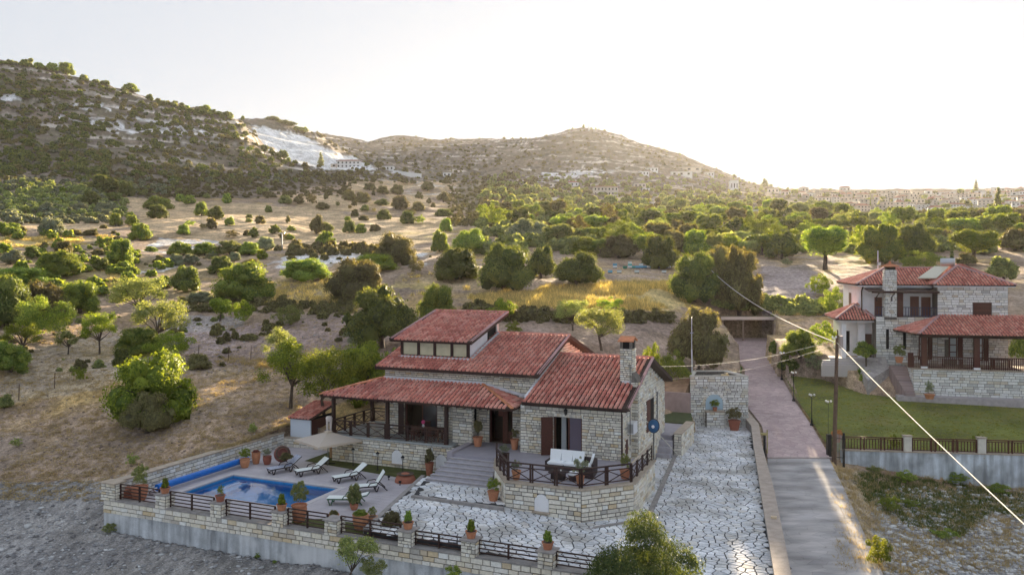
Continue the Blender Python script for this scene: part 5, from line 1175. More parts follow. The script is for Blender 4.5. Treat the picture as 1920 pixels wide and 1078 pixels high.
# side platform by the east door
PF = Thing('side_platform', 'grey landing with stone edge wall beside the east door', 'platform', (1, 10, -1))
mb = MB(); mb.prism([(.45, 8.3), (1.25, 8.3), (1.5, 12.4), (.45, 12.4), (-.6, 12.4), (-.6, 9.7), (.45, 9.7)], -1.8, -.42); PF.part('landing', mb, SLABG)
mb = MB(); mb.box(.45, 1.35, 7.75, 8.28, -1.8, -.72); mb.box(.45, 1.35, 7.3, 7.74, -1.8, -1.05); mb.box(.45, 1.35, 6.9, 7.29, -1.8, -1.4); PF.part('steps', mb, STEPM)
mb = MB(); mb.box(1.42, 1.9, 8.0, 12.5, -1.8, -.25); PF.part('edge_wall', mb, MORTAR); mb = MB(); mb.box(1.38, 1.95, 7.95, 12.55, -.25, -.2); PF.part('coping', mb, COPING)
s4 = Stones(PF, STONE, 4); s4.face((1.42, 8.0), (1.9, 8.0), rect(0, .48, -1.7, -.25)); s4.face((1.9, 8.0), (1.9, 12.5), rect(0, 4.5, -1.7, -.25)); s4.done()
# planter wall and little lawn behind it
mb = MB(); mb.box(-1.5, .95, 16.6, 16.8, -1.5, 1.15); single('planter_wall', mb, mat('mauve_plaster', (.36, .28, .27), .9, noise=.1), 'smooth mauve garden wall between the villa and the stone tower', 'wall', (0, 16.7, 0))
mb = MB(); mb.prism([(-1.4, 12.5), (1.9, 12.5), (1.0, 16.6), (-1.4, 16.6)], -1.2, -.35); structure('back_lawn', mb, mat('dark_lawn', (.06, .075, .03), .95, noise=.3, nscale=3))  # lawn with a darker green base colour
mb = MB(); mb.prism([(-3.0, 16.8), (.45, 16.8), (.5, 19.5), (-3, 19.5)], -1.0, lambda x, y: 1.0 + (y - 16.8) * .35); structure('earth_bank', mb, mat('earth', (.30, .19, .12), .95, noise=.3, nscale=2, bump=.5, bscale=5))
# stone tower
TO = Thing('stone_tower', 'roofless square stone tower with an arched blue niche, beside the drive', 'tower', (*tF[0], -1.74))
mb = MB()
FLt, FRt, BRt, BLt = tF
def inset(a, b, t): return (a[0] + (b[0] - a[0]) * t, a[1] + (b[1] - a[1]) * t)
cen = ((FLt[0] + BRt[0]) / 2, (FLt[1] + BRt[1]) / 2); inn = [inset(p, cen, .16) for p in tF]
mb.prism(tF, -2.3, 1.75)
for i in range(4): mb.prism([tF[i], tF[(i + 1) % 4], inn[(i + 1) % 4], inn[i]], 1.75, 2.2)
TO.part('core', mb, MORTAR)
mb = MB(); ou = [inset(p, cen, -.02) for p in tF]; i2 = [inset(p, cen, .19) for p in tF]
for i in range(4): mb.prism([ou[i], ou[(i + 1) % 4], i2[(i + 1) % 4], i2[i]], 2.2, 2.28)
TO.part('coping', mb, mat('pale_coping', (.5, .47, .42), .9, noise=.12))
mb = MB(); mb.prism(i2, 1.75, 1.8); TO.part('deck', mb, mat('roof_deck', (.2, .21, .23), .9))
s5 = Stones(TO, STONEW, 6)
Wf = math.hypot(FRt[0] - FLt[0], FRt[1] - FLt[1]); NI = arch(1.9, 1.35, -.35, .85)
s5.face(FLt, FRt, rect(0, Wf, -1.74, 2.2), [NI], rh=(.13, .23), ln=(.22, .55), joint=.035); s5.face(FRt, BRt, rect(0, math.hypot(BRt[0] - FRt[0], BRt[1] - FRt[1]), -1.0, 2.2), rh=(.14, .24), ln=(.25, .6))
# low basin wall under the niche
dF = ((FRt[0] - FLt[0]) / Wf, (FRt[1] - FLt[1]) / Wf); nF = (dF[1], -dF[0])
def tp_(s, o): return (FLt[0] + dF[0] * s + nF[0] * o, FLt[1] + dF[1] * s + nF[1] * o)
mb = MB(); mb.prism([tp_(1.2, .42), tp_(2.6, .42), tp_(2.6, 0), tp_(1.2, 0)], -1.9, -.5); TO.part('basin_wall', mb, MORTAR); s5.face(tp_(1.2, .42), tp_(2.6, .42), rect(0, 1.4, -1.74, -.5), joint=.03); s5.face(tp_(2.6, .42), tp_(2.6, 0), rect(0, .42, -1.74, -.5))
mb = MB(); mb.prism([tp_(1.15, .47), tp_(2.65, .47), tp_(2.65, 0), tp_(1.15, 0)], -.5, -.43); TO.part('basin_top', mb, COPING)
pl = NI; mb = MB(); mb.add([(*tp_(x, .012), z) for x, z in pl], [tuple(range(len(pl)))[::-1]]); TO.part('niche', mb, mat('pale_blue', (.42, .56, .66), .8))
mb = MB(); k_ = 10
for k in range(k_):
    a0 = math.pi * k / k_ + .03; a1 = math.pi * (k + 1) / k_ - .03; r0, r1 = .69, .9; c = (1.9, .175)
    q = [(c[0] + r * math.cos(a), c[1] + r * math.sin(a)) for r, a in ((r0, a0), (r1, a0), (r1, a1), (r0, a1))]
    mb.add([(*tp_(x, .075), z) for x, z in q] + [(*tp_(x, 0), z) for x, z in q], [(0, 1, 2, 3), (0, 4, 5, 1), (1, 5, 6, 2), (2, 6, 7, 3), (3, 7, 4, 0)])
TO.part('arch_stones', mb, STONEW, kind='stuff'); s5.done()
mb = MB(); mb.box(-.3, .3, -.12, .12, 0, .06); mb.sphere((.15, 0, .12), .09); q = HF.w(*inset(FLt, FRt, .62)); 
single('rooftop_slab', mb, mat('ochre', (.6, .45, .22), .9), 'pale flat slab and ochre stone lying on the tower parapet', 'slab', (0, 0, 0)).location = (q[0], q[1] + .25, 2.28)
for i, (dx, dy) in enumerate(((-.1, 3.2), (.45, 3.6))):
    mb = MB(); mb.lathe([(.06, 0), (.06, .2), (.17, .22), (.17, .3), (.02, .36)], 10); o = single('vent_cowl', mb, mat('pale_clay', (.55, .42, .33), .8), ['cream vent cowl at the back left corner of the tower', 'small vent cowl on the back edge of the tower, right of the cream one'][i], 'vent', (0, 0, 0)); o.location = (15.1 + dx + .2 * i, 62.4 + dy - .3, 2.28)
# parking wall along the drive
PW = Thing('parking_wall', 'long low wall with broad flat coping between the court and the drive', 'wall', (*inW[2], -1.7))
ci_ = [HF.l(*atz(x, y, z)) for x, y, z in ((1391, 776, -1.0), (1409.5, 798, -1.1), (1413, 830, -1.2), (1427, 919, -1.3), (1451, 1064, -1.35), (1458, 1110, -1.4))]
co_ = [HF.l(*atz(x, y, z)) for x, y, z in ((1404, 774, -1.0), (1422, 795, -1.1), (1428, 834, -1.2), (1452, 925, -1.3), (1480, 1064, -1.35), (1490, 1110, -1.4))]
zc = [-1.0, -1.1, -1.2, -1.3, -1.35, -1.4]
mb = MB(); mc = MB()
for i in range(5):
    for B_, z0, dz in ((mb, -4.2, -.05), (mc, None, .03)):
        a, b, c, d = ci_[i], ci_[i + 1], co_[i + 1], co_[i]; za, zb = zc[i], zc[i + 1]
        lo = [z0] * 4 if z0 is not None else [za - .05, zb - .05, zb - .05, za - .05]; ee = .0 if z0 is not None else .03
        B_.add([(a[0] - ee, a[1], lo[0]), (b[0] - ee, b[1], lo[1]), (c[0] + ee, c[1], lo[2]), (d[0] + ee, d[1], lo[3]), (a[0] - ee, a[1], za + dz), (b[0] - ee, b[1], zb + dz), (c[0] + ee, c[1], zb + dz), (d[0] + ee, d[1], za + dz)],
               [(0, 1, 2, 3), (7, 6, 5, 4), (0, 4, 5, 1), (1, 5, 6, 2), (2, 6, 7, 3), (3, 7, 4, 0)])
PW.part('core', mb, mat('grey_render', (.30, .29, .28), .9, noise=.2)); PW.part('coping', mc, mat('coping_warm', (.42, .35, .30), .85, noise=.15, nscale=2.5, noise2=.08))
mb = MB(); mb.box(-.13, .13, -.1, .1, 0, .1); q = atz(1451, 972, -1.3); single('loose_brick', mb, mat('cream_brick', (.6, .48, .34), .9), 'single cream block lying on the coping of the parking wall', 'brick', (0, 0, 0)).location = (*q, -1.28)

# ------------------------------------------------------------------ front parapet with pillars, pots and rails
FP = Thing('front_parapet', 'long retaining wall below the pool with stone band, bare stained concrete and stone piers', 'wall', (-8, -13.7, -1.6))
mb = MB(); mb.box(-24.6, 9.0, -13.95, -13.55, -5.6, -2.28); FP.part('concrete_footing', mb, CONC)
mb = MB(); mb.box(-24.6, 9.0, -13.9, -13.5, -2.28, -1.62); FP.part('core', mb, MORTAR)
mb = MB(); x = -24.2; 
while x < 8.9: w = min(rnd.uniform(.7, 1.3), 9 - x); mb = MB(); mb.box(x + .004, x + w - .004, -14.02, -13.42, -1.62, -1.55); FP.part('coping_slab', mb, COPINGG); x += w
s6 = Stones(FP, STONE, 12)
s6.face((-24.6, -13.95), (9.0, -13.95), rect(0, 33.6, -2.3, -1.62), rh=(.14, .26), ln=(.25, .6), joint=.025)
PIL = [-24.2] + [HF.l(*atz(x, y, -.95))[0] for x, y in ((316, 924), (411, 942), (524, 960), (641, 966), (770, 990), (892, 1004), (1039, 1020))] + [4.9]
POTU = PIL[1:4] + PIL[5:8]
for i, u in enumerate(PIL):
    w = .34 if i else .5; zt = -.95 if i else -.72
    s6.face((u - w, -14.0), (u + w, -14.0), rect(0, 2 * w, -1.62, zt), ln=(.2, .4), rh=(.12, .2)); s6.face((u + w, -14.0), (u + w, -13.4), rect(0, .6, -1.62, zt), ln=(.2, .4), rh=(.12, .2))
    mb = MB(); mb.box(u - w, u + w, -13.99, -13.38, -1.62, zt); FP.part('pier', mb, MORTAR)
    mb = MB(); mb.box(u - w - .06, u + w + .06, -14.1, -13.32, zt, zt + .06); FP.part('pier_cap', mb, COPING if i == 0 else COPINGG)
s6.done()
FR = Thing('parapet_railing', 'dark horizontal-bar railing between the stone piers of the pool parapet', 'railing', (-8, -13.7, -1.55))
for i in range(len(PIL) - 1):
    a = PIL[i] + (.55 if i == 0 else .38); b = PIL[i + 1] - .38; nb = 5 if i < 5 else 4; h = .80 if i < 5 else .62
    for k in range(nb):
        mb = MB(); z = -1.55 + h * (k + .55) / (nb - .45); mb.bar((a, -13.72, z), (b, -13.72, z), .045, .045 if k < nb - 1 else .055); FR.part('bar', mb, WOOD)
    for x in (a, (a + b) / 2, b): mb = MB(); mb.box(x - .035, x + .035, -13.76, -13.68, -1.55, -1.55 + h); FR.part('post', mb, WOOD)
SWL = Thing('pool_side_wall', 'stone garden wall along the left side of the pool, warm flat coping', 'wall', (-24.4, -6, -1.6))
mb = MB(); mb.box(-24.6, -24.2, -13.3, .3, -3.4, -.78); SWL.part('core', mb, MORTAR)
y = -13.4
while y < .2: w = min(rnd.uniform(.8, 1.5), .3 - y); mb = MB(); mb.box(-24.68, -24.1, y + .004, y + w - .004, -.78, -.70); SWL.part('coping_slab', mb, COPING); y += w
s7 = Stones(SWL, STONEW, 14); s7.face((-24.2, -13.3), (-24.2, .3), rect(0, 13.6, -1.7, -.78), ln=(.25, .6)); s7.done()
mb = MB(); mb.box(-24.2, -18.7, .3, .6, -2.6, -1.1); BWL = Thing('low_back_wall', 'low stone wall behind the sun loungers, under the parasol', 'wall', (-21.4, .4, -1.7)); BWL.part('core', mb, MORTAR)
s8 = Stones(BWL, STONE, 15); s8.face((-24.2, .3), (-18.7, .3), rect(0, 5.5, -1.7, -1.1)); s8.done(); mb = MB(); mb.box(-24.2, -18.65, .22, .66, -1.1, -1.04); BWL.part('coping', mb, COPING)
# ------------------------------------------------------------------ pool and deck
DZ = -1.7
pu0, pu1, pv0, pv1 = -22.05, -14.45, -11.1, -7.05
mb = MB()
for (a, b, c, d) in ((-24.2, pu0 - .3, -13.45, -4.3), (pu1 + .3, -8.5, -13.45, -4.3), (pu0 - .3, pu1 + .3, -13.45, pv0 - .3), (pu0 - .3, pu1 + .3, pv1 + .3, -4.3)): mb.box(a, b, c, d, DZ - .6, DZ)
mb.box(-24.2, -20.3, -4.3, .3, DZ - .6, DZ)
structure('pool_deck', mb, mat('deck_bed', (.22, .2, .21), .9))
slabm = [newmesh('slab', *(lambda m_: (m_.v, m_.f))(MB().box(0.004, 1 - .004, 0.008, 1 - .008, 0, 1)), DECK)]
dk = [o for o in COL.objects if o.name == 'pool_deck'][0]; cnt = 0; big = []; u = -24.2
rows_ = []; v = -13.4; r_ = random.Random(4)
while v < .25:
    h = .42; u = -24.2 + r_.uniform(-.6, 0)
    while u < -8.4:
        l = 1.05; a, b = max(u, -24.2), min(u + l, -8.5 + (-9.84 - v) * .35 if v > -9.84 else -8.5); vm = v + h / 2
        b = min(b, -10.45 + (-4.12 - vm) * .35 if vm < -4.1 else -20.3); u += l
        if b - a < .15: continue
        segs = [(a, b)]
        if pv0 - .3 < vm < pv1 + .3: segs = sub(segs, [(pu0 - .3, pu1 + .3)])
        for (c, d) in segs:
            if d - c > .1: rows_.append((c, v, d - c, h))
    v += h
rows_.sort(key=lambda q: q[1])
V2 = MB()
for k, (a, v, l, h) in enumerate(rows_):
    if k % 2 == 0 and cnt < 300: o = obj('slab', slabm[0], dk, (a, v, DZ - .004), 0, (l, h, .02)); cnt += 1
    else: V2.box(a + .004, a + l - .004, v + .004, v + h - .004, DZ - .004, DZ + .016)
tag(obj('deck_slabs', V2.mesh('deck_slabs', DECK), dk), kind='stuff')
SP = Thing('swimming_pool', 'rectangular blue tiled swimming pool with pale coping, full of still water', 'swimming pool', (-18.2, -9, DZ))
mb = MB()
mb.add([(pu0, pv0, DZ), (pu1, pv0, DZ), (pu1, pv1, DZ), (pu0, pv1, DZ), (pu0, pv0, DZ - 1.6), (pu1, pv0, DZ - 1.6), (pu1, pv1, DZ - 1.6), (pu0, pv1, DZ - 1.6)], [(4, 5, 6, 7), (0, 4, 7, 3), (1, 2, 6, 5), (0, 1, 5, 4), (3, 7, 6, 2)])
SP.part('basin', mb, BLUET)
mb = MB(); mb.box(pu0, pu0 + .9, pv1 - 2.4, pv1, DZ - 1.6, DZ - .6); mb.box(pu0 + .9, pu0 + 1.4, pv1 - 2.4, pv1, DZ - 1.6, DZ - .9); SP.part('pool_step', mb, BLUET)
mb = MB(); mb.box(pu0, pu1, pv0, pv1, DZ - .16, DZ - .14)
wm = bpy.data.materials.new('water'); wm.use_nodes = True; t = wm.node_tree; b_ = t.nodes['Principled BSDF']; b_.inputs['Base Color'].default_value = (.45, .75, .95, 1); b_.inputs['Roughness'].default_value = .02; b_.inputs['IOR'].default_value = 1.33; b_.inputs['Transmission Weight'].default_value = 1.0
nz_ = t.nodes.new('ShaderNodeTexNoise'); nz_.inputs['Scale'].default_value = 1.6; bp_ = t.nodes.new('ShaderNodeBump'); bp_.inputs['Strength'].default_value = .012; t.links.new(nz_.outputs[0], bp_.inputs['Height']); t.links.new(bp_.outputs[0], b_.inputs['Normal'])
mb = MB(); mb.add([(pu0, pv0, DZ - .14), (pu1, pv0, DZ - .14), (pu1, pv1, DZ - .14), (pu0, pv1, DZ - .14)], [(0, 1, 2, 3)]); SP.part('water', mb, wm)
mb = MB()
for (a, b, c, d) in ((pu0 - .32, pu0 + .02, pv0 - .32, pv1 + .32), (pu1 - .02, pu1 + .32, pv0 - .32, pv1 + .32), (pu0 + .02, pu1 - .02, pv0 - .32, pv0 + .02), (pu0 + .02, pu1 - .02, pv1 - .02, pv1 + .32)): mb.box(a, b, c, d, DZ - .05, DZ + .03)
SP.part('coping', mb, mat('pool_coping', (.52, .49, .50), .8, noise=.08))
# roller with rolled blue cover
RC = Thing('pool_cover_roller', 'rolled bright blue pool cover on a wheeled reel along the pool side', 'pool cover', (-22.9, -8.5, DZ))
mb = MB(); mb.tube([(-23.0, -11.9, DZ + .36), (-23.0, -4.75, DZ + .36)], .19, 16); RC.part('cover_roll', mb, BLUEP, smooth=False)
mb = MB(); mb.tube([(-23.0, -12.4, DZ + .36), (-23.0, -4.1, DZ + .36)], .035, 8); RC.part('axle', mb, WHITEM)
for v in (-12.2, -4.35):
    mb = MB(); mb.bar((-23.0, v, DZ + .36), (-23.3, v, DZ + .1), .05); mb.bar((-23.0, v, DZ + .36), (-22.65, v, DZ + .1), .05); mb.bar((-23.3, v, DZ + .1), (-22.65, v, DZ + .1), .05); fr_ = RC.part('stand', mb, mat('mauve_metal', (.18, .11, .13), .5))
    for u in (-23.32, -22.62): mb = MB(); mb.tube([(u - .03, v - .04, DZ + .11), (u - .03, v + .04, DZ + .11)], .11, 12); RC.part('wheel', mb, WHITEM, parent=fr_)
mb = MB(); mb.tube([(-23.0, -4.0, DZ + .36), (-23.0, -3.9, DZ + .36)], .17, 12); RC.part('hand_wheel', mb, BLACK)
# lawns by the pool
LG = mat('pool_lawn', (.075, .085, .025), .95, noise=.3, nscale=2.5, noise2=.25, n2scale=40)
mb = MB(); mb.prism([(-20.2, -2.6), (-9.9, -4.2), (-9.1, -2.2), (-9.2, -1.8), (-18.7, -1.8), (-18.7, .3), (-20.2, .3)], DZ - .4, DZ + .03); structure('pool_lawn', mb, LG)
mb = MB(); mb.prism([(-20.3, -4.35), (-10.7, -4.35), (-9.9, -4.2), (-20.2, -2.6), (-20.3, .3)], DZ - .4, DZ + .012); structure('pool_lawn_border', mb, DECK)
mb = MB(); mb.prism([(-14.2, -13.42), (-8.6, -13.42), (-8.6, -11.9), (-11.8, -11.9), (-13.2, -12.6), (-14.2, -12.7)], DZ - .4, DZ + .035); structure('parapet_lawn', mb, LG)
P_D = lambda px, py, z=DZ + .02: HF.l(*atz(px, py, z))

# sun loungers
STR = bpy.data.materials.new('striped_cloth'); STR.use_nodes = True; t = STR.node_tree; b_ = t.nodes['Principled BSDF']; b_.inputs['Roughness'].default_value = .9
tc = t.nodes.new('ShaderNodeTexCoord'); sx = t.nodes.new('ShaderNodeSeparateXYZ'); mt = t.nodes.new('ShaderNodeMath'); mt.operation = 'MULTIPLY'; mt.inputs[1].default_value = 9.0; f2 = t.nodes.new('ShaderNodeMath'); f2.operation = 'FRACT'; g2 = t.nodes.new('ShaderNodeMath'); g2.operation = 'GREATER_THAN'; g2.inputs[1].default_value = .5
mx = t.nodes.new('ShaderNodeMixRGB'); mx.inputs[1].default_value = (.75, .77, .8, 1); mx.inputs[2].default_value = (.03, .07, .25, 1)
t.links.new(tc.outputs['Object'], sx.inputs[0]); t.links.new(sx.outputs['Y'], mt.inputs[0]); t.links.new(mt.outputs[0], f2.inputs[0]); t.links.new(f2.outputs[0], g2.inputs[0]); t.links.new(g2.outputs[0], mx.inputs[0]); t.links.new(mx.outputs[0], b_.inputs['Base Color'])
LFR = mat('lounger_frame', (.03, .022, .025), .5)
SLING = mat('white_sling', (.78, .82, .80), .8)
def lounger(label, px, py, ang, cloth=SLING, frame=LFR, back=.62):
    """foot end at local -x, raised head end at +x"""
    u, v = P_D(px, py); x, y, _ = HF.w(u, v)
    o = bpy.data.objects.new('sun_lounger', None); COL.objects.link(o); o.location = (x, y, DZ + .02); o.rotation_euler = (0, 0, ang); tag(o, label, 'sun lounger', 'sun loungers beside the pool')
    def part(n, mb, m): return obj(n, mb.mesh(n, m), o)
    mb = MB()
    for s in (-.31, .31): mb.bar((-.95, s, .31), (.35, s, .31), .05, .06)
    mb.bar((-.95, -.31, .31), (-.95, .31, .31), .05); part('frame', mb, frame)
    for xx in (-.8, .3):
        for s in (-.31, .31):
            mb = MB(); mb.bar((xx - .12, s, .29), (xx - .02, s, .03), .05, .05); mb.bar((xx + .14, s, .29), (xx + .04, s, .03), .05, .05); mb.bar((xx - .05, s, .03), (xx + .07, s, .03), .06, .05); part('leg', mb, frame)
    for s in (-.35, .35):
        mb = MB(); mb.tube([(-.15, s, .34), (-.05, s, .50), (.3, s, .54), (.6, s, .34), (.9, s, .04)], .03, 6); part('armrest', mb, frame)
    mb = MB(); mb.plate([(-1.0, -.3, .36), (.3, -.3, .36), (.3, .3, .36), (-1.0, .3, .36)], .03); part('seat', mb, cloth)
    c, s_ = math.cos(back), math.sin(back); mb = MB(); mb.plate([(.3, -.3, .37), (.3 + .85 * c, -.3, .37 + .85 * s_), (.3 + .85 * c, .3, .37 + .85 * s_), (.3, .3, .37)], .035); part('backrest', mb, cloth)
    mb = MB(); mb.plate([(.3, -.33, .34), (.32 + .86 * c, -.33, .34 + .86 * s_), (.32 + .86 * c, .33, .34 + .86 * s_), (.3, .33, .34)], .04); part('back_frame', mb, frame)
    return o
lounger('sun lounger with blue and white striped cloth, nearest the clay jars', 532, 884, R(42), STR)
lounger('white sun lounger in a dark frame, second from the left behind the pool', 584, 888, R(38))
lounger('white sun lounger with raised back beside the parasol foot', 655, 900, R(36))
lounger('dark brown sun lounger facing away, with a thin white mattress', 694, 920, R(18), SLING, LFR, 1.0)
lounger('white sun lounger behind the potted olive at the pool corner', 650, 944, R(-2), SLING, mat('flare_tinted_frame', (.05, .12, .07), .5), .25)  # green lens-flare tint is put into this frame's colour
# parasol
u, v = P_D(620, 868); x, y, _ = HF.w(u, v)
PA = Thing('parasol', 'large square cream parasol over the white sun loungers', 'parasol', (0, 0, 0), Frame(x, y, R(8)))
PA.o.location = (x, y, DZ + .03)
def pt(n, mb, m): return obj(n, mb.mesh(n, m), PA.o)
mb = MB(); c = (-.15, -.2); r = 2.15; top = (c[0], c[1], 2.05); e = [(c[0] + r * math.cos(a), c[1] + r * math.sin(a), 1.52) for a in (R(-100), R(-10), R(80), R(170))]
for i in range(4):
    a, b = Vector(e[i]), Vector(e[(i + 1) % 4]); m_ = (a + b) / 2 + Vector((0, 0, -.0)); m_ = m_ * .96 + Vector((c[0], c[1], 1.52)) * .04; tv = Vector(top)
    mb.add([a, m_, tv], [(0, 1, 2)]); mb.add([m_, b, tv], [(0, 1, 2)]); mb.add([a, m_, m_ - Vector((0, 0, .14)), a - Vector((0, 0, .12))], [(0, 3, 2, 1)]); mb.add([m_, b, b - Vector((0, 0, .12)), m_ - Vector((0, 0, .14))], [(0, 3, 2, 1)])
pt('canopy', mb, mat('cream_canvas', (.60, .54, .51), .9, trans=.25))
mb = MB(); mb.add([(c[0] - .3, c[1], 2.04), (c[0], c[1] - .3, 2.04), (c[0] + .3, c[1], 2.04), (c[0], c[1] + .3, 2.04), (c[0], c[1], 2.14)], [(0, 1, 4), (1, 2, 4), (2, 3, 4), (3, 0, 4)]); pt('vent_cap', mb, MATS['cream_canvas'])
mb = MB(); mb.tube([(c[0], c[1], 0), (c[0], c[1], 2.0)], .03, 8); pt('pole', mb, mat('grey_green_metal', (.18, .2, .17), .5))
for i in range(4): mb = MB(); mb.bar((c[0], c[1], 1.95), (e[i][0], e[i][1], 1.5), .02); pt('rib', mb, METAL)
mb = MB(); mb.bar((-.6, -.2, .03), (.3, -.2, .03), .08, .05); mb.bar((-.15, -.6, .03), (-.15, .25, .03), .08, .05); pt('foot', mb, BLACK)
# garden lamps on the lawn strip
for i, (px, py) in enumerate(((662, 873), (708, 881), (755, 889))):
    u, v = P_D(px, py); x, y, _ = HF.w(u, v)
    o = bpy.data.objects.new('garden_lamp', None); COL.objects.link(o); o.location = (x, y, DZ + .03); tag(o, ['short black garden lamp nearest the parasol', 'short black garden lamp left of the white arch', 'short black garden lamp right of the white arch'][i], 'lamp', 'lamps in the lawn strip')
    if i == 0: mbp = MB().lathe([(.07, 0), (.05, .04), (.025, .08), (.022, .82)], 8).mesh('post', BLACK); mbl = MB().lathe([(.05, .82), (.09, .98), (.09, 1.0)], 6).mesh('lantern', mat('lantern_glass', (.35, .35, .33), .3)); mbr = MB().lathe([(.13, 1.0), (.07, 1.08), (.015, 1.12), (.01, 1.16)], 6).mesh('lamp_roof', BLACK)
    obj('post', mbp, o); obj('lantern', mbl, o); obj('lamp_roof', mbr, o)
# pots: turned clay body and a plant
def pot(label, x, y, z, r, h, plant_, pw=0, ph=0, shape='urn', name='plant_pot', group=None, mt_=TERRA):
    o = bpy.data.objects.new(name, None); COL.objects.link(o); o.location = (x, y, z); o.rotation_euler = (0, 0, rnd.uniform(0, 6)); tag(o, label, 'potted plant' if plant_ else 'pot', group)
    pr = {'urn': [(.62, 0), (.75, .1), (.98, .55), (1.0, .75), (.9, .9), (1.02, .93), (1.04, 1.0), (.9, 1.0), (.86, .92)],
          'cone': [(.68, 0), (.95, .86), (1.03, .88), (1.05, 1.0), (.93, 1.0), (.9, .93)],
          'box': [(.95, 0), (1.0, .9), (1.05, .92), (1.05, 1.0), (.9, 1.0), (.9, .95)],
          'jar': [(.45, 0), (.8, .25), (1.0, .55), (.85, .85), (.55, .93), (.6, 1.0), (.5, 1.0), (.48, .92)]}[shape]
    mb = MB(); mb.lathe([(a * r, b * h) for a, b in pr], 18 if shape != 'box' else 4); obj('clay_body', mb.mesh('clay_body', mt_, smooth=False), o)
    mb = MB(); mb.lathe([(.84 * r, 0), (.84 * r, .01)], 12); obj('soil', mb.mesh('soil', BARK), o, (0, 0, h * .9))
    if plant_: 
        sh, mm = plant_; pw = pw or 2 * r; ph = ph or r * 2
        obj('plant', crown_mesh(sh, 'mid', rnd.randrange(3), mm), o, (0, 0, h * .9 if sh != 'round' else h * .7), 0, (pw, pw, ph))
        if sh in ('round', 'airy'): mb = MB(); mb.tube([(0, 0, h * .8), (0, 0, h * .7 + ph * .6)], .02, 6); obj('stem', mb.mesh('stem', BARK), o)
    return o
def potd(label, px, py, z, *a, **k): x, y = atz(px, py, z); return pot(label, x, y, z, *a, **k)
Z1 = DZ + .02
potd('clay pot with a lemon shrub, by the end of the blue cover', 459, 876, Z1, .30, .55, ('sprig', F_LIME), .8, .75)
potd('tall clay pot with small reddish flowers', 480, 869, Z1, .27, .75, ('dome', mat('pink_leaves', (.22, .08, .07), .8, var=.4, trans=.2)), .55, .22)
potd('clay pot with grey-green shrub beside the big jar', 501, 870, Z1, .27, .52, ('sprig', F_GREY), .6, .55)
x, y = atz(528, 868, Z1); J = pot('big dark red clay jar lying on its side by the shed', x, y, Z1 + .5, .52, 1.15, None, shape='jar', name='clay_jar', mt_=mat('dark_clay', (.20, .075, .06), .8, noise=.2)); J.rotation_euler = (R(70), 0, R(20))
P_j = obj('bush', crown_mesh('dome', 'mid', 1, F_BROWN), None, (*atz(537, 862, -1.0), -1.0), 0, (.9, .9, .45)); tag(P_j, 'small dark bush behind the lying clay jar', 'bush')
potd('tall tan clay jar standing under the parasol', 627, 857, Z1, .33, 1.1, None, shape='box', name='clay_jar', mt_=mat('tan_clay', (.42, .25, .13), .8, noise=.15))
potd('tall clay pot with a dark shrub in front of the right white arch', 805, 890, Z1, .26, .75, ('dome', F_BROWN), .62, .95, shape='cone')
pot('upturned red clay dome on the edge of the lawn', *atz(760, 902, Z1), Z1, .62, .5, None, shape='urn', name='clay_dome').children[0].data = MB().lathe([(.62, 0), (.60, .12), (.52, .3), (.36, .42), (.15, .5), (.02, .52)], 20).mesh('clay_body', TERRA)
for i, (px, py) in enumerate(((729, 899), (750, 909))):
    x, y = atz(px, py, Z1); mb = MB(); mb.lathe([(.05, 0), (.02, .05), (.02, .12), (.08, .14), (.08, .24)], 8); o = obj('spot_lamp', mb.mesh('spot_lamp', BLACK), None, (x, y, Z1)); tag(o, ['small black spot lamp left of the clay dome', 'small black spot lamp in front of the clay dome'][i], 'lamp')
potd('large clay pot with a pale green shrub behind the parapet, far left', 262, 937, Z1, .42, .75, ('sprig', F_OLIVE), 1.0, 1.3)
x, y = atz(236, 934, Z1); pot('square clay trough beside the large pot, far left', x, y, Z1, .45, .55, None, shape='box', name='clay_trough')
potd('clay jar with a small olive tree, right corner of the pool', 561, 978, Z1, .38, .85, ('sprig', F_OLIVE), 1.05, 1.3)
potd('first of two dark clay pots behind the parapet right of the olive', 626, 987, Z1, .26, .6, ('dome', F_BROWN), .5, .3)
potd('pale clay pot with drooping green plant behind the bare pier', 676, 992, Z1, .38, .72, ('dome', F_GREEN), .8, .3)
potd('tall pot with olive bush beside the front sun lounger', 664, 955, Z1, .22, .35, ('dome', F_OLIVE), .85, 1.1)
potd('clay pot with small cactus-like shrub behind the parapet', 698, 985, Z1, .26, .45, ('sprig', F_OLIVE), .5, .55)
potd('wide low clay bowl with a dark spreading bush on the lawn corner', 735, 1000, Z1, .5, .35, ('dome', F_BROWN), 1.15, .75, shape='cone')
PL_ = ['first pier pot with yellow-green conifer, from the left', 'second pier pot, with upright juniper, from the left', 'third pier pot, in front of the middle of the pool', 'pier pot at the boundary of deck and paving', 'pier pot with dark conifer on the paving side', 'last pier pot with golden-tipped conifer, right']
for i, u in enumerate(POTU):
    x, y, _ = HF.w(u, -13.7); pot(PL_[i], x, y, -.89, .25, .30, ('dome' if i != 1 else 'sprig', F_LIME if i % 2 == 0 else F_GREEN), .42, .55, shape='cone', group='pots on the parapet piers')
Z0 = 0.02
potd('clay pot with clipped ball tree left of the entrance door', 896, 836, Z0, .3, .55, ('round', F_BROWN), .62, 1.2, shape='cone')
potd('clay pot with thin shrub right of the entrance door', 965, 842, Z0, .25, .6, ('sprig', F_BROWN), .5, .8, shape='cone')
potd('clay pot with grey shrub at the left end of the terrace railing', 968, 898, Z0, .24, .45, ('sprig', F_GREY), .6, .6, shape='cone')
potd('clay pot with leafy olive plant in the middle of the terrace railing', 1088, 910, Z0, .22, .5, ('sprig', F_GREY), .85, 1.0, shape='cone')
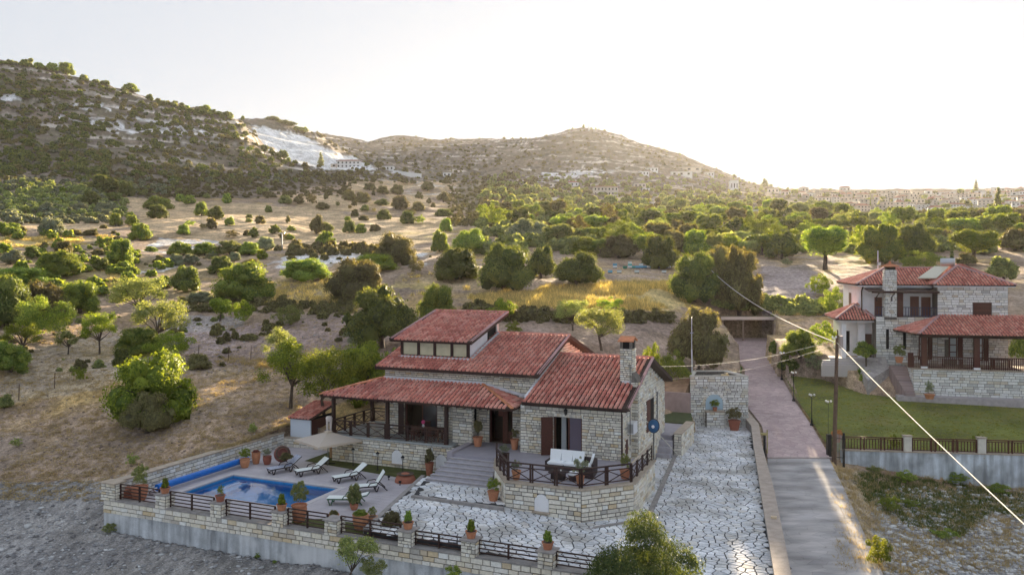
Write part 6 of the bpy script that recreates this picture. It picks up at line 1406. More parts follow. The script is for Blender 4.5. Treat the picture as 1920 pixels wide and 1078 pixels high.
potd('clay pot with pale shrub at the right end of the terrace', 1172, 896, Z0, .28, .45, ('sprig', F_OLIVE), .65, .9, shape='cone')
potd('dark trellis planter with grey bush at the top of the steps', 946, 868, Z0, .3, .55, ('sprig', F_GREY), .7, .55, shape='box', mt_=WOOD)
potd('clay pot with bushy rubber plant at the foot of the steps', 925, 938, -1.15, .3, .5, ('sprig', F_GREEN), .9, .75, shape='cone')
potd('clay pot with drooping palm in the corner by the tower', 1377, 806, -1.72, .46, .75, ('sprig', F_BROWN), 1.5, 1.1, shape='cone')
x, y = tp_(1.9, .25); x, y, _ = HF.w(x, y); pot('small clay pot with green plant inside the tower niche', x, y, -.43, .18, .3, ('sprig', F_GREEN), .95, .65, shape='cone')
# rattan corner sofa with cushions, low table, footstool on the terrace
SO = Thing('corner_sofa', 'rattan corner sofa with white cushions on the front terrace', 'sofa', (-2.2, -3.6, 0))
mb = MB(); mb.box(-3.75, -1.2, -4.0, -3.15, .03, .36); mb.box(-3.75, -1.2, -3.15, -2.98, .03, .72); mb.box(-3.9, -3.75, -4.0, -2.98, .03, .55)
mb.prism([(-1.2, -4.0), (-.7, -4.9), (-.02, -4.75), (-.35, -3.3), (-1.2, -2.98)], .03, .36); mb.prism([(-.02, -5.0), (.14, -4.95), (-.15, -3.1), (-1.2, -2.85), (-1.2, -3.0), (-.35, -3.3)], .03, .78); mb.prism([(-.75, -5.0), (.14, -5.1), (.14, -4.9), (-.7, -4.85)], .03, .62); SO.part('rattan_body', mb, RATTAN)
def cush(x0, x1, y0, y1, z0, z1):
    mb = MB(); b = .05; mb.box(x0 + b, x1 - b, y0 + b, y1 - b, z0, z1); mb.box(x0, x1, y0, y1, z0 + .04, z1 - .04); return mb
SO.part('seat_cushion', cush(-3.72, -2.5, -4.02, -3.15, .36, .52), CUSH); SO.part('seat_cushion', cush(-2.49, -1.22, -4.02, -3.15, .36, .52), CUSH)
mb = MB(); mb.prism([(-1.2, -3.95), (-.72, -4.85), (-.1, -4.72), (-.42, -3.4), (-1.2, -3.15)], .36, .52); SO.part('seat_cushion', mb, CUSH)
for x0 in (-3.7, -2.82, -1.95): mb = MB(); mb.plate([(x0, -3.42, .52), (x0 + .8, -3.42, .52), (x0 + .84, -3.12, 1.08), (x0 - .04, -3.12, 1.08)], -.14); mb = MB(); mb.add([(x0, -3.45, .52), (x0 + .8, -3.45, .52), (x0 + .85, -3.2, 1.1), (x0 - .05, -3.2, 1.1), (x0, -3.28, .52), (x0 + .8, -3.28, .52), (x0 + .85, -3.05, 1.08), (x0 - .05, -3.05, 1.08)], [(0, 1, 2, 3), (7, 6, 5, 4), (0, 3, 7, 4), (1, 5, 6, 2), (3, 2, 6, 7)]); SO.part('back_cushion', mb, CUSH)
mb = MB(); mb.add([(-.35, -4.6, .52), (-.62, -3.6, .52), (-.4, -3.45, 1.1), (-.08, -4.6, 1.1), (-.2, -4.6, .5), (-.45, -3.5, .5), (-.25, -3.35, 1.08), (.06, -4.6, 1.08)], [(0, 3, 2, 1), (4, 5, 6, 7), (3, 7, 6, 2), (0, 4, 7, 3), (1, 2, 6, 5)]); SO.part('back_cushion', mb, CUSH)
SO.o.scale = (.72, .75, .95); SO.o.location = HF.w(-1.58, -4.75, 0)
T1 = Thing('coffee_table', 'low dark rattan table in front of the white sofa', 'table', (-2.5, -5.5, 0)); mb = MB(); mb.box(-2.0, -1.1, -6.75, -6.2, .36, .42); T1.part('table_top', mb, RATTAN); mb = MB(); mb.box(-1.9, -1.2, -6.65, -6.3, .03, .36); T1.part('body', mb, mat('dark_rattan', (.03, .02, .02), .7))
for i, (u, v) in enumerate(((-1.75, -6.45), (-1.4, -6.5))): mb = MB(); mb.lathe([(.03, 0), (.045, .09), (.04, .09)], 8, (u, v, .425)); single('glass_cup', mb, WHITEM, ['white cup on the low rattan table, left', 'white cup on the low rattan table, right'][i], 'cup', (u, v, .42))
ST_ = Thing('footstool', 'round white-topped rattan stool beside the low table', 'stool', (-.75, -6.35, 0)); mb = MB(); mb.lathe([(.26, .03), (.3, .3)], 12, (-.75, -6.35, 0)); ST_.part('body', mb, RATTAN); mb = MB(); mb.lathe([(.3, .3), (.31, .4), (.25, .43)], 12, (-.75, -6.35, 0)); ST_.part('cushion', mb, CUSH)
# veranda table set
T2 = Thing('veranda_table', 'dark wooden dining table on the covered veranda', 'table', (-12.2, -.9, 0)); mb = MB(); mb.box(-13.1, -11.2, -1.25, -.45, .7, .75); T2.part('table_top', mb, WOODR)
for a in (-13.0, -11.3):
    for b in (-1.15, -.55): mb = MB(); mb.box(a - .04, a + .04, b - .04, b + .04, .0, .7); T2.part('leg', mb, WOODR)
def chair(x, y, ang, label):
    o = bpy.data.objects.new('chair', None); COL.objects.link(o); X, Y_, _ = HF.w(x, y); o.location = (X, Y_, 0); o.rotation_euler = (0, 0, HF.a + ang); tag(o, label, 'chair', 'wooden chairs around the veranda table')
    obj('seat', MB().box(-.22, .22, -.22, .22, .42, .46).mesh('seat', WOODR), o)
    for a in (-.19, .19):
        for b in (-.19, .19): obj('leg', MB().box(a - .02, a + .02, b - .02, b + .02, 0, .42).mesh('leg', WOODR), o)
    m_ = MB(); [m_.box(-.2 + k * .09, -.17 + k * .09, .19, .22, .46, .95) for k in range(5)]; m_.box(-.22, .22, .18, .23, .9, .98); obj('backrest', m_.mesh('backrest', WOODR), o)
for i, (a, b, c) in enumerate(((-12.7, -1.45, math.pi), (-11.7, -1.45, math.pi), (-12.7, -.15, 0), (-11.7, -.15, 0), (-13.45, -.85, math.pi / 2))): chair(a, b, c, ['dark wooden chair on the rail side of the veranda table, left', 'dark wooden chair on the rail side of the veranda table, right', 'dark wooden chair on the window side of the veranda table, left', 'dark wooden chair on the window side of the veranda table, right', 'dark wooden chair at the left head of the veranda table'][i])
FV = Thing('flower_vase', 'white vase of pink flowers on the veranda table', 'vase', (-12.5, -.85, .75)); mb = MB(); mb.lathe([(.06, 0), (.09, .1), (.05, .18), (.06, .2)], 10, (-12.5, -.85, .75)); FV.part('vase', mb, WHITEM); mb = MB(); mb.sphere((-12.5, -.85, 1.08), .13, 8, 5); FV.part('flowers', mb, mat('pink', (.7, .08, .25), .8)); mb = MB(); mb.tube([(-12.5, -.85, .93), (-12.5, -.85, 1.02)], .03, 5); FV.part('stems', mb, F_GREEN)
# cloth hanging by the veranda corner
mb = MB(); x, y = atz(617, 818, -.1); mb.lathe([(.16, 1.25), (.22, 1.15), (.2, .95), (.05, .9)], 8); mb.tube([(-.11, 0, .95), (-.12, 0, .1)], [.09, .05], 6); mb.tube([(.11, 0, .95), (.1, 0, .1)], [.09, .05], 6); o = obj('hanging_cloth', mb.mesh('hanging_cloth', CANVAS), None, (x, y, -.05)); tag(o, 'folded cream canvas standing at the left corner of the veranda', 'canvas')
# shed
SH = Thing('pump_shed', 'small white shed with red roof and dark slatted side, behind the loungers', 'shed', (-22.6, 1.2, -1.5))
sa = P_D(538, 832, -1.5); sb = P_D(570, 838, -1.5)
mb = MB(); mb.box(-23.9, -22.2, .65, .75, -2.2, .25); mb.box(-23.9, -23.8, .75, 3.2, -2.2, .25); SH.part('front_wall', mb, mat('white_shed', (.62, .68, .76), .8)); mb = MB()
for k in range(14): mb = MB(); mb.box(-22.18, -22.12, .75, 3.4, -1.9 + k * .15, -1.78 + k * .15); SH.part('slat', mb, mat('shed_slats', (.09, .035, .03), .8))
mb = MB(); mb.box(-22.3, -22.19, .76, 3.4, -2.2, .3); SH.part('side_wall', mb, DARK)
roof(SH, [(-24.0, .5, .28), (-22.0, .5, .28), (-22.0, 3.5, .95), (-24.0, 3.5, .95)], 'roof', fascia=.06)
# small fittings on the walls
AC = Thing('air_conditioner', 'white air-conditioning unit on the east wall beside the flue', 'air conditioner', (WR + .3, -.1, 1.5)); mb = MB(); mb.box(WR + .07, WR + .42, -.5, .4, 1.3, 1.95); AC.part('casing', mb, WHITEM); mb = MB(); mb.tube([(WR + .2, -.52, 1.62), (WR + .2, -.5, 1.62)], .01, 4); mb.box(WR + .1, WR + .4, -.515, -.5, 1.38, 1.88); AC.part('grille', mb, METAL)
mb = MB(); mb.box(WR, WR + .1, -.4, -.35, 1.22, 1.3); mb.box(WR, WR + .1, .25, .3, 1.22, 1.3); AC.part('bracket', mb, BLACK)
WLn = Thing('wall_lantern', 'black iron lantern above the wing glass door', 'lamp', (-2.75, -1.75, 2.45)); mb = MB(); mb.lathe([(.02, 0), (.09, .1), (.1, .28), (.13, .3), (.02, .42)], 6, (-2.75, -1.82, 2.35)); WLn.part('lantern', mb, BLACK); mb = MB(); mb.bar((-2.75, -1.6, 2.72), (-2.75, -1.82, 2.76), .03); WLn.part('arm', mb, BLACK)
AN = Thing('aerial_pole', 'thin dark aerial pole on the front right corner of the wing', 'aerial', (.75, -.9, 0)); mb = MB(); mb.tube([(.75, -.9, .8), (.75, -.9, 5.3)], .022, 6); AN.part('pole', mb, BLACK); mb = MB(); mb.bar((.75, -.9, 5.1), (1.15, -.9, 5.15), .03); mb.bar((.75, -.9, 5.25), (.6, -.9, 5.25), .03); AN.part('arm', mb, BLACK)
mb = MB(); mb.bar((WR + .02, -.9, 3.0), (.77, -.9, 3.0), .03); AN.part('bracket', mb, BLACK)
u, v = 2.0, -.5
MR = Thing('satellite_dish', 'round blue dish on a black pole at the end of the terrace railing', 'dish', (u, v, -.0)); mb = MB(); mb.tube([(u, v, -1.7), (u, v, 1.75)], .03, 8); MR.part('pole', mb, BLACK)
mb = MB(); mb.lathe([(.36, 0), (.34, .04), (.2, .1), (.02, .13)], 18); m_ = mb.mesh('dish', mat('blue_dish', (.015, .10, .24), .3)); d_ = obj('dish', m_, MR.o, (0, -.06, 1.9)); d_.rotation_euler = (R(80), 0, R(-25)); mb = MB(); mb.sphere((0, 0, 0), .09, 8, 5); obj('feed', mb.mesh('feed', WHITEM), MR.o, (.02, -.28, 1.9))
mb = MB(); mb.lathe([(.40, -.02), (.40, .02)], 18); d2 = obj('rim', mb.mesh('rim', BLACK), MR.o, (0, -.03, 1.9)); d2.rotation_euler = (R(80), 0, R(-25))
# ------------------------------------------------------------------ drive, lawn, gate, fence
def strip(L_, R_, zf, name, m, lift=0.0, n=60, y0=None, y1=None):
    ys = np.linspace(y0 or L_[0][1], y1 or L_[-1][1], n); lx = np.interp(ys, [p[1] for p in L_], [p[0] for p in L_]); rx = np.interp(ys, [p[1] for p in R_], [p[0] for p in R_])
    mb = MB(); V = []; K = 8
    for y, a, b in zip(ys, lx, rx):
        for k in range(K + 1): V.append((a + (b - a) * k / K, y, float(zf(y)) + lift))
    F_ = [(i * (K + 1) + k, i * (K + 1) + k + 1, (i + 1) * (K + 1) + k + 1, (i + 1) * (K + 1) + k) for i in range(n - 1) for k in range(K)]
    mb.add(V, F_); return structure(name, mb, m, WF)
def patt(name, c0, c1, vscale, joint, rough=.8, big=.25, stretch=(1, 1, 1), wear=.3, bump=.3):
    m = mat(name, c0, rough); t = m.node_tree; N = t.nodes; L = t.links; b = [n for n in N if n.type == 'BSDF_PRINCIPLED'][0]
    geo = N.new('ShaderNodeNewGeometry'); mp = N.new('ShaderNodeMapping'); mp.inputs['Scale'].default_value = stretch; L.new(geo.outputs['Position'], mp.inputs[0])
    vo = N.new('ShaderNodeTexVoronoi'); vo.inputs['Scale'].default_value = vscale; L.new(mp.outputs[0], vo.inputs['Vector'])
    ve = N.new('ShaderNodeTexVoronoi'); ve.feature = 'DISTANCE_TO_EDGE'; ve.inputs['Scale'].default_value = vscale; L.new(mp.outputs[0], ve.inputs['Vector'])
    sp = N.new('ShaderNodeSeparateColor'); L.new(vo.outputs['Color'], sp.inputs[0]); mx = N.new('ShaderNodeMixRGB'); mx.inputs[1].default_value = (*c0, 1); mx.inputs[2].default_value = (*c1, 1); L.new(sp.outputs[0], mx.inputs[0])
    n = N.new('ShaderNodeTexNoise'); n.inputs['Scale'].default_value = big; n.inputs['Detail'].default_value = 6; L.new(mp.outputs[0], n.inputs['Vector']); mr = N.new('ShaderNodeMapRange'); mr.inputs['From Min'].default_value = .3; mr.inputs['From Max'].default_value = .7; mr.inputs['To Min'].default_value = 1 - wear; mr.inputs['To Max'].default_value = 1 + wear; L.new(n.outputs[0], mr.inputs[0])
    e = N.new('ShaderNodeMapRange'); e.inputs['From Max'].default_value = joint; e.inputs['To Min'].default_value = .72; L.new(ve.outputs['Distance'], e.inputs[0])
    mu = N.new('ShaderNodeMath'); mu.operation = 'MULTIPLY'; L.new(mr.outputs[0], mu.inputs[0]); L.new(e.outputs[0], mu.inputs[1])
    v = N.new('ShaderNodeVectorMath'); v.operation = 'SCALE'; L.new(mx.outputs[0], v.inputs[0]); L.new(mu.outputs[0], v.inputs['Scale']); L.new(v.outputs[0], b.inputs['Base Color'])
    bp = N.new('ShaderNodeBump'); bp.inputs['Strength'].default_value = bump; bp.inputs['Distance'].default_value = .04; L.new(e.outputs[0], bp.inputs['Height']); L.new(bp.outputs[0], b.inputs['Normal']); return m
strip(ROAD_L, ROAD_R, roadz, 'pink_drive', patt('stamped_concrete', (.46, .34, .34), (.58, .45, .44), 2.2, .05, wear=.16), 0, 70, 54.6, 103.5)
strip(ROAD_L, ROAD_R, roadz, 'grey_road', patt('ribbed_concrete', (.37, .35, .35), (.45, .42, .41), .9, .02, big=.35, stretch=(1, 2.6, 1), wear=.38, bump=.5), -.01, 60, 24, 54.58)
mb = MB(); kx = float(np.interp(54.6, [p[1] for p in ROAD_L], [p[0] for p in ROAD_L])); mb.box(kx, 21.9, 54.5, 54.75, -2.4, -2.21); single('drive_threshold', mb, mat('threshold', (.42, .34, .32), .8, noise=.2), 'pale worn strip across the drive at the gate', 'kerb', (0, 0, 0), WF)
LM = mat('garden_lawn', (.15, .165, .04), .95, noise=.35, nscale=.35, noise2=.2, n2scale=5, dirt=((.24, .20, .08), .55, .3))
lp = [(22.3, 55.75), (34.6, 54.35), (60, 51.5), (62, 69.5), (atz(1900, 739, -.45)), (atz(1780, 737, -.43)), (atz(1660, 735, -.42)), (atz(1626, 728, -.35)), (atz(1600, 710, -.1)), (atz(1570, 688, .25)), (atz(1512, 683, .35)), (27.3, 80.5), (25.0, 70.3), (23.6, 62.6)]
def lz(x, y): return float(np.interp(y, [50, 55.5, 73.5, 84, 90], [-2.35, -2.1, -.42, .25, .4]))
def grid_fill(poly, zf, st=.7):
    """sheet over a polygon, cut in strips across the slope so that it bends with it"""
    mb = MB(); ys = np.arange(min(p[1] for p in poly) - .01, max(p[1] for p in poly) + st, st)
    for a, b in zip(ys[:-1], ys[1:]):
        q = clip(clip(poly, 0, 1, b), 0, -1, -a)
        if len(q) > 2: mb.add([(x, y, zf(x, y)) for x, y in q], [tuple(range(len(q)))])
    return mb
structure('garden_lawn', grid_fill(lp, lz), LM, WF)
p = scat(1, (0, 1), (1070, 1077)); lawn_pts = []
for _ in range(9000):
    x = nr.uniform(22, 48); y = nr.uniform(55.8, 84)
    if pip(lp, np.array([x]), np.array([y]))[0]: lawn_pts.append((x, y, lz(x, y)))
lawn_pts = np.array(lawn_pts); k = len(lawn_pts); join('lawn_grass', tufts, lawn_pts, nr.uniform(0, 6.28, k), np.column_stack([nr.uniform(.2, .4, k), nr.uniform(.2, .4, k), nr.uniform(.04, .09, k)]), mat('lawn_blades', (.12, .16, .04), .9, trans=.5, cols=[(0, (.10, .15, .03)), (.6, (.19, .22, .05)), (1, (.34, .30, .10))]))
mb = MB(); ke = [atz(1512, 683, .35), atz(1570, 688, .25), atz(1600, 710, -.1), atz(1626, 728, -.35), atz(1660, 735, -.42), atz(1780, 737, -.43), atz(1960, 741, -.45)]
for a, b in zip(ke[:-1], ke[1:]): mb.bar((*a, lz(*a) + .08), (*b, lz(*b) + .08), .35, .2)
single('lawn_kerb', mb, mat('white_kerb', (.5, .49, .48), .85, noise=.15), 'pale kerb round the flower bed at the top of the lawn', 'kerb', (0, 0, 0), WF)
mb = MB(); q = [atz(1340, 700, 1.2), atz(1352, 655, 1.6), (24.3, 84.0), (21.6, 75), atz(1384, 705, .2)]
mb = MB(); vg = [(19.7, 70), (21.9, 77), (24.3, 84.2), (25.8, 98), (24.6, 98), (22.9, 84.2), (20.7, 77), (18.9, 70)]
mb.add([(x, y, float(roadz(y)) + .06) for x, y in vg], [tuple(range(8))[::1]]); structure('green_verge', mb, mat('verge_grass', (.09, .15, .03), .95, noise=.25, nscale=2), WF)
# concrete wall, fence
GW = Thing('garden_wall', 'long stained concrete retaining wall below the neighbour lawn', 'wall', (23, 55.5, -4), WF)
fa, fb = (22.9, 55.62), (60.0, 51.1); fdx = (fb[0] - fa[0]); fl = math.hypot(fdx, fb[1] - fa[1]); fd = (fdx / fl, (fb[1] - fa[1]) / fl); FF = Frame(fa[0], fa[1], math.atan2(fd[1], fd[0]))
GWW = bpy.data.objects.new('x', None); bpy.data.objects.remove(GWW)
mb = MB(); mb.box(0, fl, -.12, .15, -5.8, -1.98); me = mb.mesh('concrete', mat('pale_concrete', (.46, .50, .54), .9, noise=.2, nscale=1.2, streak=.4, noise2=.1, n2scale=25, dirt=((.2, .2, .2), .5, .8)))
GW.o.location = FF.w(0, 0, 0); GW.o.rotation_euler = (0, 0, FF.a); obj('concrete', me, GW.o); mb = MB(); mb.box(0, fl, -.17, .19, -1.98, -1.90); obj('coping', mb.mesh('coping', COPING), GW.o)
FN = Thing('garden_fence', 'brown baluster fence with square white piers on the concrete wall', 'fence', (0, 0, 0), FF); FN.o.location = FF.w(0, 0, -1.9)
def fpart(n, mb, m): return obj(n, mb.mesh(n, m), FN.o)
def fx(px):   # distance along the fence at which a pixel column is crossed
    k = (px - 960) / 1497.; return (k * fa[1] - fa[0]) / (fd[0] - k * fd[1])
piers = [fx(1701), fx(1840), fx(1996)]; seg = [(.1, piers[0] - .28), (piers[0] + .28, piers[1] - .28), (piers[1] + .28, piers[2] - .28), (piers[2] + .28, piers[2] + 5)]
bal = MB().box(-.022, .022, -.022, .022, .1, .74).mesh('baluster', WOODR)
for x in piers: mb = MB(); mb.box(x - .25, x + .25, -.15, .2, 0, 1.0); fpart('pier', mb, mat('cream_pier', (.66, .62, .55), .85, noise=.1)); mb = MB(); mb.box(x - .3, x + .3, -.2, .25, 1.0, 1.08); fpart('pier_cap', mb, COPING)
for a, b in seg:
    for z, t_ in ((.88, .07), (.76, .05), (.07, .05)): mb = MB(); mb.bar((a, 0, z), (b, 0, z), .06, t_); fpart('rail', mb, WOODR)
    n = max(1, round((b - a) / 1.6)); 
    for i in range(n + 1):
        x = a + (b - a) * i / n
        for s in ((-.12, .12) if 0 < i < n else ((.05,) if i == 0 else (-.05,))): mb = MB(); mb.box(x + s - .04, x + s + .04, -.05, .05, 0, .9); fpart('post', mb, WOODR)
    k = int((b - a) / .2)
    for i in range(1, k): obj('baluster', bal, FN.o, (a + (b - a) * i / k, 0, 0))
GT = Thing('drive_gate', 'tall black iron gate leaf standing open at the right of the drive', 'gate', (22.3, 55.0, -2.4), WF)
for (x, y, w, h) in ((21.95, 55.3, .28, 1.55), (22.75, 54.75, .12, 1.75)): mb = MB(); mb.box(x - w / 2, x + w / 2, y - w / 2, y + w / 2, -3.0, -2.35 + h); GT.part('post', mb, BLACK)
for i in range(7): mb = MB(); t_ = (i + 1) / 8; x, y = 22.1 + .62 * t_, 55.2 - .42 * t_; mb.box(x - .014, x + .014, y - .014, y + .014, -2.5, -.82 + .12 * math.sin(t_ * 3)); GT.part('bar', mb, METAL)
for z in (-2.3, -1.0): mb = MB(); mb.bar((22.0, 55.27, z), (22.73, 54.77, z), .04); GT.part('rail', mb, BLACK)
GL = Thing('gate_post', 'short black gate post with a gilt cap on the drive side of the parking wall', 'gate post', (17.4, 54.9, -2.3), WF); mb = MB(); mb.box(17.3, 17.42, 54.8, 54.95, -2.5, -.75); GL.part('post', mb, BLACK); mb = MB(); mb.box(17.1, 17.5, 54.75, 55.0, -.75, -.62); mb.box(17.5, 17.56, 54.8, 54.9, -2.0, -.4); GL.part('cap', mb, mat('gilt', (.4, .33, .14), .6))
x, y, z = FF.w(.1, .45, -1.9); pot('clay bowl with orange autumn flowers beside the gate', 22.75, 55.9, -1.45, .34, .5, ('dome', mat('orange_flowers', (.45, .2, .07), .8, var=.4, trans=.2)), .95, .4, shape='cone')
b_ = obj('bush', crown_mesh('sprig', 'mid', 1, F_LIME), None, (*FF.w(fx(1682), .6)[:2], -2.15), 0, (.9, .9, 1.3)); tag(b_, 'bright young bush behind the fence, left of the first white pier', 'bush')
b_ = obj('bush', crown_mesh('sprig', 'mid', 2, F_GREEN), None, (*FF.w(fx(1845), .5)[:2], -2.0), 0, (1.2, 1.2, 1.35)); tag(b_, 'dark green bush behind the second white pier', 'bush')
# drive lamps
for i, (px, py, Y, h) in enumerate(((1466, 712, 78.7, 2.84), (1488, 752, 70.3, 2.7), (1522, 798, 62.6, 2.6), (1553, 822, 59.5, 2.95))):
    x, y, z = at(px, py, Y); thin = i == 3
    o = bpy.data.objects.new('drive_lamp', None); COL.objects.link(o); o.location = (x, y, z); tag(o, ['farthest black three-globe lamp beside the pink drive', 'middle black three-globe lamp beside the pink drive', 'nearest black three-globe lamp beside the pink drive', 'slim three-globe lamp on the lawn behind the gate'][i], 'street lamp', 'three-globe garden lamps')
    m_ = BLACK if not thin else mat('green_post', (.07, .09, .05), .6)
    mb = MB().lathe([(.14, 0), (.14, .12), (.08, .2), (.06, .5), (.035, .6), (.03, h - .3)] if not thin else [(.05, 0), (.02, .1), (.018, h - .3)], 8); obj('post', mb.mesh('post', m_), o)
    for a in (0, 2.1, 4.2):
        mb = MB().tube([(0, 0, h - .4), (.12 * math.cos(a), .12 * math.sin(a), h - .42), (.2 * math.cos(a), .2 * math.sin(a), h - .25)], .015, 5); obj('arm', mb.mesh('arm', m_), o)
        mb = MB().sphere((.2 * math.cos(a), .2 * math.sin(a), h - .17), .085, 8, 6); obj('globe', mb.mesh('globe', mat('lamp_globe', (.8, .8, .78), .4)), o)
x, y, z = at(1479, 1075, 32.6); W1 = Thing('wall_lamp', 'small black lantern at the near end of the parking wall', 'lamp', (x, y, z), WF); mb = MB(); mb.lathe([(.06, 0), (.03, .03), (.05, .06), (.09, .2), (.12, .22), (.02, .3)], 6, (x, y, z)); W1.part('lantern', mb, BLACK)
# poles and wires
UP = Thing('utility_pole', 'nearer wooden utility pole behind the drive gate', 'utility pole', (*at(1564, 858, 54.2),), WF)
b = Vector(at(1564, 858, 54.2)); tpp = Vector(at(1570, 628, 54.8)); mb = MB(); mb.tube([b - Vector((0, 0, .5)), b, (b + tpp) / 2, tpp], [.17, .16, .14, .11], 8); UP.part('pole', mb, POLEW)
mb = MB(); mb.bar(tpp + Vector((-.35, 0, -.25)), tpp + Vector((.2, 0, -.25)), .07); mb.bar(tpp + Vector((-.1, 0, -.45)), tpp + Vector((-.4, -.1, -.55)), .05); UP.part('bracket', mb, METAL)
for d in (-.35, -.1): mb = MB(); mb.lathe([(.05, 0), (.07, .06), (.04, .14)], 8, tuple(tpp + Vector((d, -.05, -.2)))); UP.part('insulator', mb, WHITEM)
mb = MB(); mb.box(tpp.x + .12, tpp.x + .32, tpp.y - .2, tpp.y, tpp.z - .9, tpp.z - .05); UP.part('junction_box', mb, mat('beige_box', (.4, .33, .3), .7))
FPn = Thing('utility_pole', 'farther wooden utility pole with a slanting brace, among trees left of the drive', 'utility pole', at(1311, 566, 116), WF)
b = Vector(at(1311, 570, 116)); t2 = Vector(at(1318, 489, 116)); mb = MB(); mb.tube([b - Vector((0, 0, 1)), t2], [.17, .12], 7); FPn.part('pole', mb, POLEW); b2 = Vector(at(1334, 560, 117)); mb = MB(); mb.tube([b2 - Vector((0, 0, 1)), t2 - Vector((0, 0, .6))], [.35, .13], 7); FPn.part('brace', mb, mat('dark_pole', (.07, .04, .035), .9))
mb = MB(); mb.bar(t2 + Vector((-.2, 0, -.2)), t2 + Vector((.9, 0, -.3)), .09); FPn.part('crossarm', mb, METAL)
for d in (.25, .55, .85): mb = MB(); mb.lathe([(.07, 0), (.1, .1), (.05, .22)], 7, tuple(t2 + Vector((d, 0, -.2)))); FPn.part('insulator', mb, WHITEM)
def wire(label, pts, r, m, name='cable', sag=0):
    mb = MB(); a, b = Vector(pts[0]), Vector(pts[-1]); n = 14; mb.tube([a + (b - a) * (i / n) - Vector((0, 0, sag * 4 * (i / n) * (1 - i / n))) for i in range(n + 1)], r, 6); o = obj(name, mb.mesh(name, m), None); return tag(o, label, 'cable')
CB = mat('pale_cable', (.62, .60, .52), .6, noise2=.3, n2scale=8)
wire('thick pale cable between the two utility poles', [tpp + Vector((-.3, 0, -.45)), t2 + Vector((0, 0, -.1))], .035, CB, sag=1.1)
wire('thick pale cable running from the nearer pole to the lower right corner', [tpp + Vector((-.05, 0, -.5)), at(2060, 1112, 16)], .018, CB, sag=.15)
wire('upper thin wire from the nearer pole to the villa gable', [tpp + Vector((-.1, 0, -.3)), HF.w(.6, 6.0, 4.4)], .008, CB, sag=.5)
wire('lower thin wire from the nearer pole to the roof edge of the villa', [tpp + Vector((-.1, 0, -.6)), HF.w(.6, 9.8, 3.1)], .007, CB, sag=.5)
wire('white cord slanting from the east wall down to the court', [HF.w(.7, 1.9, 2.0), (*atz(1279, 861, -1.6), -1.6)], .022, CB)
MS = Thing('white_mast', 'tall thin white mast behind the stone tower', 'mast', at(1298, 705, 67), WF); b = Vector(at(1298, 720, 67)); mb = MB(); mb.tube([b, Vector(at(1297, 655, 67))], .05, 8); MS.part('lower_tube', mb, WHITEM); mb = MB(); mb.tube([Vector(at(1297, 655, 67)), Vector(at(1297, 595, 67))], .028, 8); MS.part('upper_tube', mb, WHITEM); mb = MB(); q = Vector(at(1297, 624, 67)); mb.bar(q - Vector((.12, 0, 0)), q + Vector((.12, 0, 0)), .08); MS.part('clamp', mb, METAL)
# carport
CPt = Thing('carport', 'open carport with flat pale-edged roof at the top of the pink drive', 'carport', (29, 103, 1.6), WF)
xa, xb = at(1353, 600, 101)[0], at(1458, 600, 101)[0]; zt = at(0, 594, 101)[2]
mb = MB(); mb.box(xa, xb, 101, 107, zt - .12, zt - .02); CPt.part('roof_slab', mb, mat('carport_roof', (.25, .2, .14), .9)); mb = MB(); mb.box(xa - .1, xb + .1, 100.85, 101, zt - .38, zt + .02); CPt.part('edge_beam', mb, mat('pale_beam', (.62, .52, .48), .8))
for x in (at(1394, 0, 101)[0], at(1450, 0, 101)[0], xa + .2): mb = MB(); mb.box(x - .09, x + .09, 101.05, 101.2, 1.3, zt - .38); CPt.part('post', mb, mat('carport_post', (.3, .22, .18), .8))
for k in range(12): mb = MB(); w = (xb - xa) / 12; mb.box(xa + k * w + .01, xa + (k + 1) * w - .01, 106.8, 106.9, 1.2, zt - .12); CPt.part('back_board', mb, mat('purple_brown', (.07, .035, .035), .9, var=.2))
for (a, b) in ((xa + 1, 'left'), (xb - 1.6, 'right')): mb = MB(); mb.box(a, a + .5, 105, 105.5, 1.5, 2.6); single('water_tank', mb, mat('dull_tank', (.18, .15, .14), .8), 'dull upright tank at the back %s of the carport' % b, 'tank', (0, 0, 0), WF)
# beehives
HB = {'b': mat('hive_blue', (.12, .36, .55), .7, var=.15), 'w': mat('hive_white', (.6, .66, .68), .7), 'g': mat('hive_green', (.05, .20, .14), .7), 't': mat('hive_teal', (.10, .42, .42), .7), 'y': mat('hive_cream', (.6, .55, .4), .7)}
hv = [(1153, 503, 'wb', 'single pale blue hive at the left end of the back row'), (1172, 504, 'g', 'dark green hive second in the back row'), (1181, 503, 'wtw', 'tall white and teal hive, first of the tight back group'), (1188, 503, 't', 'teal hive right of the first tall hive'), (1195, 503, 'b', 'plain blue hive third in the tight group'), (1202, 503, 'bw', 'tall hive with white top in the tight group'),
      (1209, 503, 'b', 'low blue hive right of the white-topped one'), (1215, 503, 'w', 'small white hive in the tight group'), (1223, 503, 'tt', 'tall teal hive ending the tight group'), (1239, 503, 'bt', 'tall teal hive left of the broad blue one'), (1247, 503, 'bb', 'broad blue double hive in the right group'), (1254, 503, 'w', 'pale hive in the right group'), (1260, 503, 'y', 'cream hive half hidden by the tree, right end'),
      (1144, 512, 'b', 'bright blue hive at the left end of the front row'), (1161, 512, 'w', 'low white hive in the front row, left'), (1194, 512, 'w', 'low white hive in the middle of the front row'), (1245, 512, 'w', 'low white hive at the right of the front row')]
